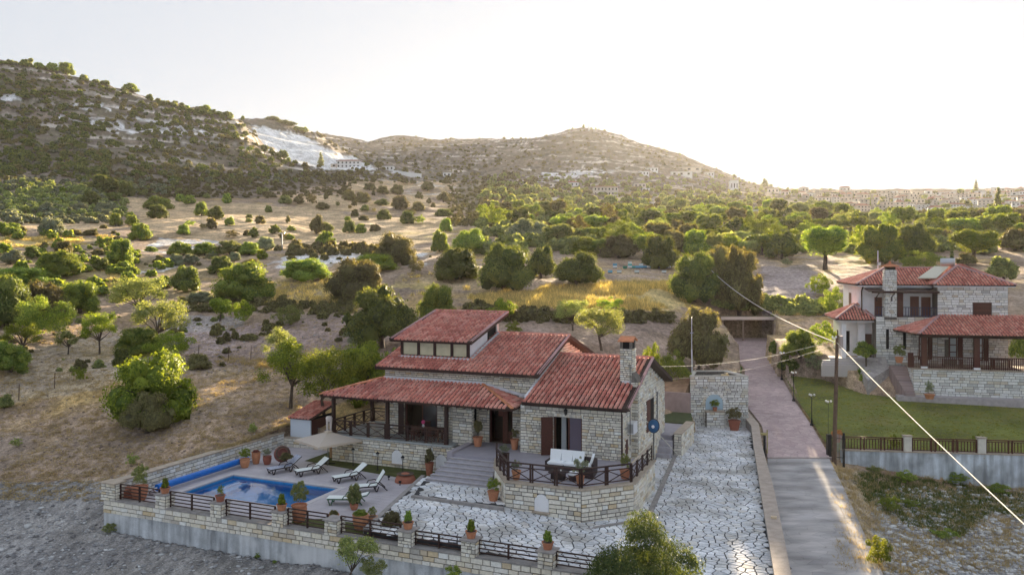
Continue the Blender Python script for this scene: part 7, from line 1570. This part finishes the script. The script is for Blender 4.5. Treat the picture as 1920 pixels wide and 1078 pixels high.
for (px, py, c, l) in hv:
    f = find(px, py); s = .62; o = bpy.data.objects.new('beehive', None); COL.objects.link(o); o.location = f; tag(o, l, 'beehive', 'beehives on the bare strip')
    mb = MB().box(-s / 2, s / 2, -.25, .25, -.3, .08); obj('stand', mb.mesh('stand', POLEW), o)
    for k, ch_ in enumerate(c): mb = MB().box(-s / 2 + .01 * k, s / 2 - .01 * k, -.26, .26, .08 + k * .34, .40 + k * .34); obj('hive_box', mb.mesh('hive_box', HB[ch_]), o)
    z = .40 + (len(c) - 1) * .34; mb = MB().box(-s / 2 - .03, s / 2 + .03, -.3, .3, z, z + .07); obj('hive_lid', mb.mesh('hive_lid', METAL if c != 'g' else HB['g']), o)
# ------------------------------------------------------------------ the neighbouring house
A2 = R(14); H2 = Frame(38.9, 73.0, -A2)
NHs = Thing('neighbour_house', 'two-storey white and stone house with red hipped roofs at the right', 'house', (-1, 0, 0), H2)
mb = MB(); mb.box(0, 5.75, 0, 9, -1, 9.0); mb.box(-5.2, 0, 0, 3, -1, 6.15); NHs.part('stone_body', mb, MORTAR)
mb = MB(); mb.box(-6.1, -.001, 1.8, 13, -.5, 9.0); mb.box(.02, 5.72, 9.001, 12, -.5, 9.0); NHs.part('white_wall', mb, WHITE)
s9 = Stones(NHs, STONEW, 22)
s9.face((0, 0), (5.75, 0), rect(0, 5.75, 1.9, 9.0), [rect(2.9, 4.45, 5.7, 7.6), rect(.6, 1.6, 1.9, 4.2)], rh=(.16, .28), ln=(.28, .7))
s9.face((-5.2, 0), (0, 0), rect(0, 5.2, 1.0, 6.15), rh=(.16, .28), ln=(.28, .7))
def hipr(rect_, z0, z1, rl, name='roof', **k):
    """hip roof over (u0,u1,v0,v1); rl = ridge as (ua,va,ub,vb)"""
    u0, u1, v0, v1 = rect_; ua, va, ub, vb = rl
    a, b, c, d = (u0, v0, z0), (u1, v0, z0), (u1, v1, z0), (u0, v1, z0); p, q = (ua, va, z1), (ub, vb, z1)
    if abs(ub - ua) > abs(vb - va): faces = [[a, b, q, p], [b, c, q], [c, d, p, q], [d, a, p]]; hips = [(p, a), (q, b), (q, c), (p, d), (p, q)]
    else: faces = [[a, b, p], [b, c, q, p], [c, d, q], [d, a, p, q]]; hips = [(p, a), (p, b), (q, c), (q, d), (p, q)]
    for f in faces: roof(NHs, f, name, fascia=.12, pw=.26, pl=.38, **k)
    for (m_, n_) in hips:
        if (Vector(m_) - Vector(n_)).length > .3: caps(NHs, n_, m_, MATS['verge'], r=.13)
hipr((-.45, 6.25, -.5, 9.5), 9.15, 10.85, (2.6, 3.8, 3.2, 5.2)); hipr((-6.7, 1.0, 1.2, 13.5), 9.12, 10.65, (-3.4, 5.5, 1.0, 5.5))
mb = MB(); mb.box(-.35, 6.15, -.45, -.05, 8.95, 9.1); mb.box(5.8, 6.2, -.45, 9.3, 8.95, 9.1); mb.box(-6.6, -.1, 1.25, 1.79, 8.9, 9.06); mb.box(-6.6, -6.11, 1.79, 13.3, 8.9, 9.06); NHs.part('white_eaves', mb, WHITEC)
# chimney
mb = MB(); mb.box(-4.45, -3.45, -.2, .75, 5.9, 10.5); cn = NHs.part('chimney', mb, MORTAR); s9.face((-4.45, -.2), (-3.45, -.2), rect(0, 1.0, 6.15, 10.5), ln=(.2, .5), rh=(.13, .2)); s9.face((-4.45, .75), (-4.45, -.2), rect(0, .95, 6.15, 10.5), ln=(.2, .5), rh=(.13, .2)) 
mb = MB(); mb.box(-4.35, -3.55, -.1, .65, 10.5, 10.85); NHs.part('smoke_hole', mb, DARK, parent=cn); mb = MB(); mb.plate([(-4.65, -.35, 10.85), (-3.25, -.35, 10.85), (-3.8, .3, 11.1), (-4.1, .3, 11.1)], .08); mb.plate([(-3.25, .9, 10.85), (-4.65, .9, 10.85), (-4.1, .3, 11.1), (-3.8, .3, 11.1)], .08); mb.lathe([(.14, 0), (.08, .25)], 8, (-3.95, .3, 11.05)); NHs.part('chimney_cap', mb, TILEO, parent=cn); s9.done()
# balcony, pergola roof, doors
mb = MB(); mb.bar((-5.6, -.25, 8.45), (.1, -.25, 8.45), .18, .2); mb.plate([(-5.9, -.4, 8.55), (.1, -.4, 8.55), (.1, 1.8, 8.75), (-5.9, 1.8, 8.75)], .08); NHs.part('balcony_roof', mb, WOOD)
mb = MB(); mb.box(-3.38, -2.9, -.1, .25, 6.15, 8.4); NHs.part('balcony_post', mb, WOODR)
for u in (-5.2, -3.9): mb = MB(); mb.tube([(u, -.25, 7.6), (u, -.28, 8.0), (u + .25, -.25, 8.4)], .07, 5); NHs.part('bracket', mb, WOOD)
for (a, b, z0, z1) in ((-5.0, -4.35, 6.15, 7.9), (-1.9, -1.15, 6.15, 8.0), (.0 - .95, -.15, 6.15, 7.95)): mb = MB(); mb.box(a, b, 1.72, 1.8, z0, z1); NHs.part('balcony_door', mb, mat('brown_door', (.16, .06, .04), .6))
for a, b in ((-5.2, -4.5), (-2.9, -.05)):
    for z in (7.05, 6.3): mb = MB(); mb.bar((a, -.02, z), (b, -.02, z), .06); NHs.part('balcony_rail', mb, mat('blue_black', (.05, .045, .09), .5))
    k = int((b - a) / .22)
    for i in range(k + 1): mb = MB(); x = a + (b - a) * i / k; mb.box(x - .025, x + .025, -.05, .01, 6.15, 7.05); NHs.part('balcony_baluster', mb, MATS['blue_black'])
mb = MB(); mb.tube([(-6.0, 1.7, 9.0), (-6.15, 1.7, 8.5), (-6.15, 1.7, 4.8)], .07, 6); NHs.part('downpipe', mb, WOOD)
mb = MB(); mb.box(2.95, 4.4, -.05, .0, 5.75, 7.55); sh_ = NHs.part('window', mb, WOODR)
for k in range(9): mb = MB(); mb.box(3.0, 4.35, -.08, -.05, 5.8 + k * .195, 5.95 + k * .195); NHs.part('slat', mb, WOODR, parent=sh_)
mb = MB(); mb.box(-6.13, -6.1, 7.8, 9.2, 6.2, 8.1); NHs.part('side_window', mb, WOODR)
# porch
mb = MB(); mb.box(-8.0, -6.11, 2.5, 6.5, 0, 5.75); mb.box(-8.1, -7.7, .6, 1.0, 1.5, 5.75); mb.box(-6.5, -5.9, 1.4, 1.79, 0, 5.75); NHs.part('porch_wall', mb, WHITE)
mb = MB(); mb.box(-8.5, -5.3, .3, 7, 5.6, 5.85); NHs.part('porch_eaves', mb, WHITEC)
hipr((-8.7, -5.1, .1, 7.2), 5.86, 7.05, (-6.6, 3, -6.2, 4), 'porch_roof')
mb = MB(); mb.box(-7.4, -7.1, 2.46, 2.5, 2.6, 4.6); NHs.part('porch_window', mb, DARK); mb = MB(); mb.box(-5.85, -5.25, 1.7, 1.79, 2.2, 4.4); NHs.part('front_door', mb, WOODR); mb = MB(); mb.box(-8.03, -8.0, 3.4, 4.1, 2.6, 4.6); NHs.part('porch_window', mb, DARK)
for u in (-4.35, -2.9): mb = MB(); mb.box(u, u + .25, -.09, -.02, 3.2, 5.0); NHs.part('slit_window', mb, DARK)
# porch floor, steps to it, patio apron
mb = MB(); mb.prism([(-9.2, .1), (-5.2, .1), (-5.2, 1.8), (-9.2, 1.8)], .8, 2.2); NHs.part('porch_floor', mb, mat('porch_floor', (.5, .46, .44), .85))
for k in range(3): mb = MB(); mb.box(-9.9 - k * .1, -7.0, -.3 - k * .4, .1 - k * .4, .6, 2.02 - k * .18); NHs.part('porch_step', mb, MATS['porch_floor'])
# veranda: deck, stone base, posts, roof, windows, rail
s10t = Thing('neighbour_veranda', 'raised veranda with red hipped roof and dark posts on a pale stone base, right', 'veranda', (2, -3.5, -.4), H2)
mb = MB(); mb.box(-2.9, 12, -3.9, -.02, -1.2, 1.82); s10t.part('base', mb, MORTAR); mb = MB(); mb.box(-3.0, 12, -4.0, -.02, 1.82, 1.92); s10t.part('deck', mb, COPING)
s10 = Stones(s10t, STONEW, 23); s10.face((-2.9, -3.9), (12, -3.9), rect(0, 14.9, -.5, 1.82), rh=(.16, .30), ln=(.3, .75)); s10.face((-2.9, -.1), (-2.9, -3.9), rect(0, 3.8, -.5, 1.82), rh=(.16, .3), ln=(.3, .7)); s10.done()
def vroof(f): roof(s10t, f, 'roof', fascia=.14, pw=.26, pl=.38)
e0, e1 = 4.95, 6.35; vroof([(-2.6, -4.5, e0), (13, -4.5, e0), (8.8, -.02, e1), (.2, -.02, e1)]); vroof([(-3.8, -.02, 5.0), (-2.6, -4.5, e0), (.2, -.02, e1)]); caps(s10t, (-2.6, -4.5, e0), (.2, -.02, e1), MATS['verge'], r=.13)
mb = MB(); mb.bar((-2.4, -3.8, 4.75), (13, -3.8, 4.75), .2, .25); s10t.part('beam', mb, WOOD)
for u in (-2.0, 2.15, 6.5): mb = MB(); mb.box(u - .22, u + .22, -3.85, -3.5, 2.1, 4.7); s10t.part('post', mb, WOODR); mb = MB(); mb.box(u - .25, u + .25, -3.88, -3.47, 1.92, 2.1); s10t.part('post_base', mb, WHITE)
for u in (-1.6, .9, 3.0): 
    mb = MB(); mb.box(u, u + .7, -.14, -.09, 2.3, 4.4); w_ = s10t.part('window', mb, WOODR)
    for k in range(3): mb = MB(); mb.box(u + .12, u + .58, -.16, -.14, 2.45 + k * .65, 3.0 + k * .65); s10t.part('pane', mb, mat('pale_pane', (.45, .5, .52), .2, spec=1), parent=w_)
    mb = MB(); mb.box(u + .75, u + 1.15, -.18, -.12, 2.3, 4.4); s10t.part('shutter', mb, WOODR, parent=w_)
for a, b in ((-2.8, -2.3), (-1.7, 1.9), (2.4, 6.2), (6.8, 10.5)):
    for z in (2.95, 2.05): mb = MB(); mb.bar((a, -3.7, z), (b, -3.7, z), .07); s10t.part('rail', mb, WOODR)
    k = max(2, int((b - a) / .16))
    for i in range(k + 1): mb = MB(); x = a + (b - a) * i / k; mb.box(x - .03, x + .03, -3.73, -3.67, 1.92, 2.95); s10t.part('baluster', mb, WOODR)
mb = MB(); mb.box(-3.2, -2.75, -3.3, -3.2, 1.92, 3.2); s10t.part('side_screen', mb, WOODR)
for i, u in enumerate((.7, 4.6)):
    tt = Thing('veranda_table', ['pale-topped table behind the rail of the neighbour veranda', 'dark set table at the right of the neighbour veranda'][i], 'table', (u, -2, 1.92), H2); mb = MB(); mb.box(u - .8, u + .8, -2.4, -1.6, 2.65, 2.7); tt.part('table_top', mb, [CURTAIN, RATTAN][i]); 
    for a in (-.7, .7):
        for b in (-2.3, -1.7): mb = MB(); mb.box(u + a - .04, u + a + .04, b - .04, b + .04, 1.92, 2.65); tt.part('leg', mb, WOODR)
ss = Thing('garden_steps', 'steep stone steps left of the neighbour veranda', 'steps', (-3.5, -3, 0), H2)
for k in range(11): mb = MB(); d = k * .3; mb.box(-4.4 + k * .07, -2.95 + k * .0, -1.6 - d - .3, -1.6 - d, -1.5, 1.85 - k * .2); ss.part('step', mb, mat('pink_step', (.36, .28, .27), .85, var=.1))
mb = MB(); mb.prism([(-6.5, -3.4), (-4.4, -1.6), (-4.4, -.1), (-5.2, -.1), (-7.0, -1.0)], -1, lambda x, y: 1.6 + (y + 1.6) * .55); structure('paved_slope', mb, patt('rubble_slope', (.36, .33, .32), (.5, .46, .44), 3.0, .05), H2)
mb = MB(); mb.prism([(-4.4, -5.0), (14, -4.9), (14, -3.95), (-2.9, -3.95), (-4.4, -4.2)], -1.4, -.40); structure('neighbour_path', mb, mat('path_grey', (.42, .38, .39), .85, noise=.15), H2)
# solar heater
SHt = Thing('solar_heater', 'silver solar water tank with tilted cream collector on the red roof', 'solar heater', (1.0, 2.0, 10), H2); mb = MB(); mb.tube([(1.35, 4.3, 11.2), (2.5, 3.9, 11.2)], [.42, .42], 14); SHt.part('tank', mb, METAL); mb = MB(); mb.plate([(-1.3, 1.55, 9.75), (.2, 1.2, 9.75), (1.9, 3.6, 10.85), (.7, 3.9, 10.85)], .08); SHt.part('collector', mb, mat('collector', (.55, .52, .42), .3))
for q in ((1.5, 4.2), (2.3, 3.95)): mb = MB(); mb.bar((*q, 10.2), (*q, 10.9), .06); SHt.part('leg', mb, METAL)
AE = Thing('roof_aerial', 'slim white aerial behind the neighbour roof, left of the chimney', 'aerial', (*at(1646, 530, 80),), WF); mb = MB(); mb.tube([at(1646, 530, 80), at(1646, 470, 80)], .05, 6); AE.part('pole', mb, WHITEM); mb = MB(); q = at(1646, 492, 80); mb.box(q[0] - .05, q[0] + .25, q[1] - .1, q[1] + .1, q[2] - .3, q[2]); AE.part('receiver', mb, METAL)
for l, u, v, z, s, h, kd, shp in (('umbrella-clipped tree in front of the neighbour porch', -6.3, -1.4, 1.2, 2.1, 1.5, F_GREEN, 'dome'),):
    x, y, _ = H2.w(u, v); o = bpy.data.objects.new('topiary_tree', None); COL.objects.link(o); o.location = (x, y, z); tag(o, l, 'tree'); obj('crown', crown_mesh('dome', 'mid', 1, kd), o, (0, 0, 1.3), 0, (s, s, h)); mb = MB().tube([(0, 0, -.2), (0, 0, 1.6)], .09, 7); obj('trunk', mb.mesh('trunk', BARK), o)
def bed(l, px, py, Y, w, h, kd, sh='dome', name='bush'):
    x, y, z = at(px, py, Y); o = obj(name, crown_mesh(sh, 'mid', rnd.randrange(3), kd), None, (x, y, z), rnd.uniform(0, 6), (w * Y / 1497, w * Y / 1497, h * Y / 1497)); tag(o, l, 'bush')
bed('leafy bush in the flower bed behind the pole', 1592, 712, 76, 30, 26, F_OLIVE, 'sprig'); bed('dark green bush with white blossom in the flower bed', 1624, 722, 73, 44, 36, F_GREEN); bed('taller dark bush behind the white-flowered one', 1638, 712, 74.5, 36, 36, F_CAROB); bed('purple-grey bush at the right of the flower bed', 1660, 718, 73, 24, 26, F_BROWN, 'sprig')
bed('spiky green plant beside the pale steps', 1545, 690, 82, 34, 40, F_GREEN, 'sprig'); bed('white-flowering bush behind the spiky plant', 1545, 662, 84, 40, 22, F_GREY)
bed('low dark shrub at the foot of the slope below the porch', 1606, 716, 75, 34, 22, F_CAROB); bed('pale flowering shrub between the porch steps and the lawn', 1583, 704, 78, 30, 20, F_GREY, 'sprig'); bed('olive shrub on the earth slope below the clipped tree', 1647, 700, 74.5, 40, 24, F_OLIVE)
bed('broad green shrub hiding the left end of the lawn kerb', 1524, 684, 86, 46, 34, F_GREEN); bed('round shrub behind the spiky plant', 1566, 676, 86, 34, 30, F_OLIVE)
q = at(1686, 680, 69.5); pot('brown pot with bushy plant at the top of the garden steps', q[0], q[1], q[2], .35, .5, ('sprig', F_CAROB), 1.3, 1.2, shape='cone'); q = at(1743, 727, 67.6); pot('low clay bowl with small plant at the foot of the veranda wall', q[0], q[1], -.38, .42, .4, ('sprig', F_GREY), .9, 1.2, shape='cone')
# ------------------------------------------------------------------ far houses
HC = {'w': mat('far_white', (.78, .78, .78), .9), 'c': mat('far_cream', (.72, .65, .58), .9, var=.12), 's': mat('far_stone', (.60, .53, .47), .9, var=.15), 'r': mat('far_roof', (.34, .15, .11), .9, var=.2), 'f': mat('far_flat', (.42, .40, .38), .9, var=.15)}
def far_house(label, px, py, w, h, nx=3, ny=1, col='w', roof_='r', Y=None, deep=.7, hip=.25, cat='house', parts=True, group=None, rot=0):
    if Y is None:
        f = find(px, py); X, Y, z = f
    else: X, z = (px - 960) / 1497. * Y, float(gz((px - 960) / 1497. * Y, Y))
    W, H_ = w * Y / 1497, h * Y / 1497; D = W * deep
    o = bpy.data.objects.new('house', None); COL.objects.link(o); o.location = (X, Y + D / 2, z); o.rotation_euler = (0, 0, rot); tag(o, label, cat, group)
    wall = MB().box(-W / 2, W / 2, -D / 2, D / 2, -2 - H_ * .3, H_); wo_ = obj('wall', wall.mesh('wall', HC[col]), o)
    e = W * .04
    if roof_ in 'r':
        m_ = MB(); m_.add([(-W / 2 - e, -D / 2 - e, H_), (W / 2 + e, -D / 2 - e, H_), (W / 2 + e, D / 2 + e, H_), (-W / 2 - e, D / 2 + e, H_), (-W / 2 + D * .4, 0, H_ * (1 + hip)), (W / 2 - D * .4, 0, H_ * (1 + hip))], [(0, 1, 5, 4), (1, 2, 5), (2, 3, 4, 5), (3, 0, 4), (3, 2, 1, 0)])
        obj('roof', m_.mesh('roof', HC['r']), o)
    else: obj('roof', MB().box(-W / 2 - e, W / 2 + e, -D / 2 - e, D / 2 + e, H_, H_ * 1.06).mesh('roof', HC['f']), o)
    for j in range(ny):
        for i in range(nx):
            cx = -W / 2 + W * (i + .5) / nx; cz = H_ * (j + .5) / ny; a = W / nx * .17; b = H_ / ny * .22
            obj('window', MB().box(cx - a, cx + a, -D / 2 - .06, -D / 2 - .01, cz - b, cz + b).mesh('window', DARK), o)
    return o
far_house('long white two-storey house on the hillside before the white scar', 653, 315, 44, 13, 6, 2, 'w', 'r', deep=.4)
far_house('low dark-roofed annexe left of the white hillside house', 626, 314, 12, 6, 1, 1, 's', 'f')
far_house('white terrace building right of the hillside house, half hidden', 727, 320, 22, 8, 3, 1, 'w', 'f')
far_house('small white cube house alone right of the long white wall', 838, 332, 15, 8, 2, 1, 'w', 'f')
a_, b_ = find(737, 322), find(790, 331); mb = MB(); yy = min(a_[1], b_[1]) - 4; x0, x1 = (737 - 960) / 1497 * yy, (790 - 960) / 1497 * yy; z0 = CAMH - (331 - 500) / 1497 * yy; mb.add([(x0, yy, z0 - 1), (x1, yy, z0 - 1), (x1, yy, z0 + 2.2), (x0, yy, z0 + 4.8), (x0, yy + 1, z0 - 1), (x1, yy + 1, z0 - 1), (x1, yy + 1, z0 + 2.2), (x0, yy + 1, z0 + 4.8)], [(0, 1, 2, 3), (7, 6, 5, 4), (3, 2, 6, 7), (0, 3, 7, 4), (1, 5, 6, 2)]); single('white_wall', mb, HC['w'], 'long white retaining wall on the hillside, right of the white house', 'wall', (0, 0, 0), WF)
far_house('cream two-storey house with many windows below the peak', 1136, 367, 46, 17, 7, 2, 'c', 'r', deep=.4, hip=.15); far_house('lower cream annexe at the right foot of the many-windowed house', 1152, 374, 14, 9, 3, 1, 'c', 'f'); far_house('white gabled bungalow left of the many-windowed house', 1073, 350, 24, 7, 3, 1, 'w', 'r', hip=.5); far_house('tiny cream house left of the white gabled bungalow', 1037, 351, 14, 7, 2, 1, 'c', 'f')
for l, x, y, w, h, c in (('white houses on the hill flank, leftmost', 1208, 329, 18, 8, 'w'), ('white house above the leftmost flank house', 1224, 322, 20, 7, 'w'), ('wide white house in the sun haze on the hill flank', 1278, 330, 40, 8, 'w'), ('long pale house above the wide white one', 1292, 321, 46, 7, 'c'), ('small white house at the right end of the flank row', 1330, 332, 18, 7, 'w'), ('cream house on the slope right of the many-windowed house', 1200, 352, 22, 8, 'c'), ('low white house below the cream slope house', 1214, 358, 18, 5, 'w'), ('cream house lost in the glare', 1290, 354, 18, 8, 'c'),
                         ('tall white block at the end of the hill', 1377, 358, 15, 19, 'w'), ('white house with three dark openings behind the wood', 1406, 403, 32, 10, 'w'), ('pale house left of the white house behind the wood', 1340, 403, 26, 8, 'c'), ('small cream house far left behind the wood', 1304, 404, 22, 9, 'c')):
    far_house(l, x, y, w, h, 3, 1, c, 'f')
far_house('white house with broad pale gable behind the wood', 1474, 403, 34, 9, 2, 1, 'c', 'r', hip=.5)
vr = random.Random(8); vn = 0; vt = {}
for ri, (y, x0, x1, w0) in enumerate(((363, 1440, 1925, 12), (368, 1465, 1925, 13), (374, 1500, 1925, 15), (381, 1530, 1925, 16), (388, 1580, 1925, 18), (395, 1600, 1925, 20), (402, 1735, 1885, 22))):
    x = x0 + vr.uniform(0, 10); k = 0; rw = ['top', 'second', 'third', 'fourth', 'fifth', 'sixth', 'lowest'][ri]
    while x < x1:
        w = w0 * vr.uniform(.55, 1.7); py = y + vr.uniform(-3.5, 3.5) - 1.5 * math.sin(x / 40.); h = vr.uniform(4.5, 9.5) * (1 + ri * .08)
        c = vr.choice('wccsww' if x > 1700 else 'ccswcs'); r_ = vr.choice('ffrr')
        far_house('%s house from the left in the %s row of the village' % (ordw(k), rw), x + w / 2, py, w, h, max(1, int(w / 6)), 2 if h > 8.5 and w > 9 else 1, c, r_, group='houses of the hillside village', rot=vr.uniform(-.5, .5), deep=vr.uniform(.4, .9), hip=vr.uniform(.2, .45)); k += 1
        x += w * vr.uniform(.9, 1.25)
        if vr.random() < .42:
            tw = vr.uniform(7, 16) * (1 + ri * .08); f = find(x + tw / 2, py + 2)
            if f: s_ = tw * f[1] / 1497; vn += 1; o = obj('tree', crown_mesh(vr.choice(['dome', 'round']), 'tiny', vn, vr.choice([F_GREEN, F_CAROB, F_OLIVE])), None, f, vn, (s_, s_, s_ * vr.uniform(.5, .9))); vt[rw] = vt.get(rw, -1) + 1; tag(o, '%s tree from the left between the houses of the village, %s row' % (ordw(vt[rw]), rw), 'tree', 'trees between the houses, %s row of the village' % rw)
            x += tw * vr.uniform(.4, .9)
# street lamp on the fields, mast on the peak, wires of the field
f = find(529, 470); sc_ = f[1] / 1497; LP_ = Thing('road_lamp', 'grey twin-armed road lamp standing on the tan fields', 'street lamp', f, WF); mb = MB(); mb.tube([(f[0], f[1], f[2] - .5), (f[0], f[1], f[2] + 33 * sc_)], [.16, .1], 6); LP_.part('post', mb, METAL)
for s in (-1, 1): mb = MB(); mb.bar((f[0], f[1], f[2] + 32 * sc_), (f[0] + s * 5 * sc_, f[1], f[2] + 33 * sc_), .18); LP_.part('arm', mb, METAL)
f = find(1104, 246, 900); sc_ = f[1] / 1497; MT = Thing('radio_mast', 'thin radio mast on the hill peak', 'mast', f, WF); mb = MB(); mb.tube([(f[0], f[1], f[2] - 2), (f[0], f[1], f[2] + 28 * sc_)], [.5, .25], 6); MT.part('mast', mb, METAL); mb = MB(); mb.tube([(f[0], f[1], f[2]), (f[0], f[1], f[2] + 8 * sc_)], 1.2, 6); MT.part('mast_base', mb, METAL)
for i, (px, w, h) in enumerate(((1094, 6, 8), (1074, 4, 6), (1109, 5, 6), (1117, 4, 6), (1068, 4, 5), (1123, 3, 5), (1275, 6, 5), (1215, 5, 5), (1250, 5, 4))):
    y = float(np.interp(px, [p_[0] for p_ in CREST[1300]], [p_[1] for p_ in CREST[1300]])); Y = 1285; X = (px - 960) / 1497 * Y; o = obj('tree', crown_mesh('dome', 'far', i, F_OLIVE), None, (X, Y, float(gz(X, Y)) - 1), i, (w * Y / 1497, w * Y / 1497, h * Y / 1497)); tag(o, '%s tree from the left on the skyline of the peak' % ORD[sorted([1094, 1074, 1109, 1117, 1068, 1123, 1275, 1215, 1250]).index(px)], 'tree', 'trees on the skyline of the peak')
# fence stakes on the left bank
for i, (px, py) in enumerate(((102, 728), (35, 750), (372, 672), (428, 676), (470, 674), (577, 575), (508, 640))):
    f = find(px, py); mb = MB().tube([(0, 0, -.2), (.05, 0, 1.25)], .035, 5); o = obj('fence_stake', mb.mesh('fence_stake', POLEW), None, f); tag(o, ['thin stake beside the bright bush on the left bank', 'leftmost thin stake on the left bank', 'leaning stake at the end of the dark bank bush', 'second stake on the reddish bank', 'third stake on the reddish bank', 'slanting stake in the purple hedge', 'stake by the small brown bush'][i], 'stake')
# white boulders in the gravel
for i, (px, py, s) in enumerate(((52, 988, .5), (3, 1032, .4), (97, 1045, .3), (660, 530, 1.2), (268, 765, .35))):
    f = find(px, py); V, Q_ = rocks[i % 5]; o = obj('boulder', npmesh('boulder', V * s, Q_, mat('pale_rock', (.5, .5, .5), .9, noise=.2)), None, f); tag(o, ['pale boulder on the gravel slope, lower left', 'pale rock at the left edge near the bottom', 'small pale rock below the first boulder', 'white stone lying in the golden field', 'flat pale stone on the ploughed slope'][i], 'rock')
# foreground greenery, standing below the parapet
V, Q_ = leaves_from_lobes(77, lobes_sprig(random.Random(5)) + lobes_dome(random.Random(9)), 70000, .0085, low=-.6, spread=.32, upright=.75); V = norm_unit(V)
o = bpy.data.objects.new('olive_bush', None); COL.objects.link(o); x, y, z = at(1197, 1230, 29.3); o.location = (x, y, z); tag(o, 'large bushy olive in the foreground, in front of the parapet', 'bush')
obj('crown', npmesh('foliage', V, Q_, mat('fore_leaves', (.1, .12, .04), .6, trans=.28, cols=[(0, (.035, .06, .022)), (.5, (.07, .10, .035)), (1, (.13, .16, .05))])), o, scale=(6.3, 4.2, 5.3)); obj('trunk', trunk_mesh('dome', 1), o, scale=(4, 3, 4))
V, Q_ = leaves_from_lobes(78, lobes_airy(random.Random(12)), 5200, .019, low=-1, spread=.95); V = norm_unit(V)
o = bpy.data.objects.new('sapling', None); COL.objects.link(o); x, y, z = at(650, 1120, 34.2); o.location = (x, y, z); tag(o, 'thin-stemmed young tree in front of the stained concrete wall', 'tree')
obj('crown', npmesh('foliage', V, Q_, F_OLIVE), o, (.35, 0, .9), scale=(2.3, 1.8, 1.9)); mb = MB(); mb.tube([(0, 0, -.3), (.15, 0, 1.0), (.45, 0, 1.7)], [.05, .04, .02], 6)
for a in ((.9, .1, 2.3), (.1, .1, 2.2), (-.3, 0, 2.0), (.6, -.1, 2.5), (1.1, 0, 1.9), (.3, .1, 2.5)): mb.tube([(.2, 0, 1.1), (.2 + (a[0] - .2) * .5, a[1] * .5, 1.7), a], [.025, .018, .008], 5)
obj('trunk', mb.mesh('trunk', BARK), o)
o = obj('bush', crown_mesh('sprig', 'mid', 0, F_GREEN), None, at(850, 1100, 33), 0, (1.2, 1.2, .9)); tag(o, 'leafy bush at the bottom edge, right of the young tree', 'bush')
o = obj('bush', crown_mesh('sprig', 'mid', 2, F_OLIVE), None, at(700, 1086, 34), 0, (1.4, 1.0, 1.0)); tag(o, 'low sprouting shrub at the foot of the young tree', 'bush')
for i, (px, py, w) in enumerate(((483, 1047, 16), (515, 1056, 10), (458, 1038, 12), (30, 838, 26), (205, 1000, 30))):
    f = find(px, py); s = w * f[1] / 1497; o = obj('bush', crown_mesh('sprig', 'mid', i, F_GREEN if i < 3 else F_OLIVE), None, f, i, (s, s, s * .7)); tag(o, ['small green weed on the gravel, middle of three', 'small green weed on the gravel, right of three', 'small green weed on the gravel, left of three', 'low olive bush on the left slope below the fence line', 'dark weeds at the corner foot of the pool wall'][i], 'bush')
# ------------------------------------------------------------------ the hazy air
hm = bpy.data.materials.new('haze'); hm.use_nodes = True; t = hm.node_tree; t.nodes.clear()
ho = t.nodes.new('ShaderNodeOutputMaterial'); hv_ = t.nodes.new('ShaderNodeVolumePrincipled'); hv_.inputs['Density'].default_value = HAZE; hv_.inputs['Anisotropy'].default_value = 0.5; hv_.inputs['Color'].default_value = (.93, .91, .88, 1)
t.links.new(hv_.outputs[0], ho.inputs['Volume'])
mb = MB(); mb.box(-1960, 2080, -30, 1760, -12, 330); hz_ = obj('haze', mb.mesh('haze', hm), None); tag(hz_, kind='stuff')
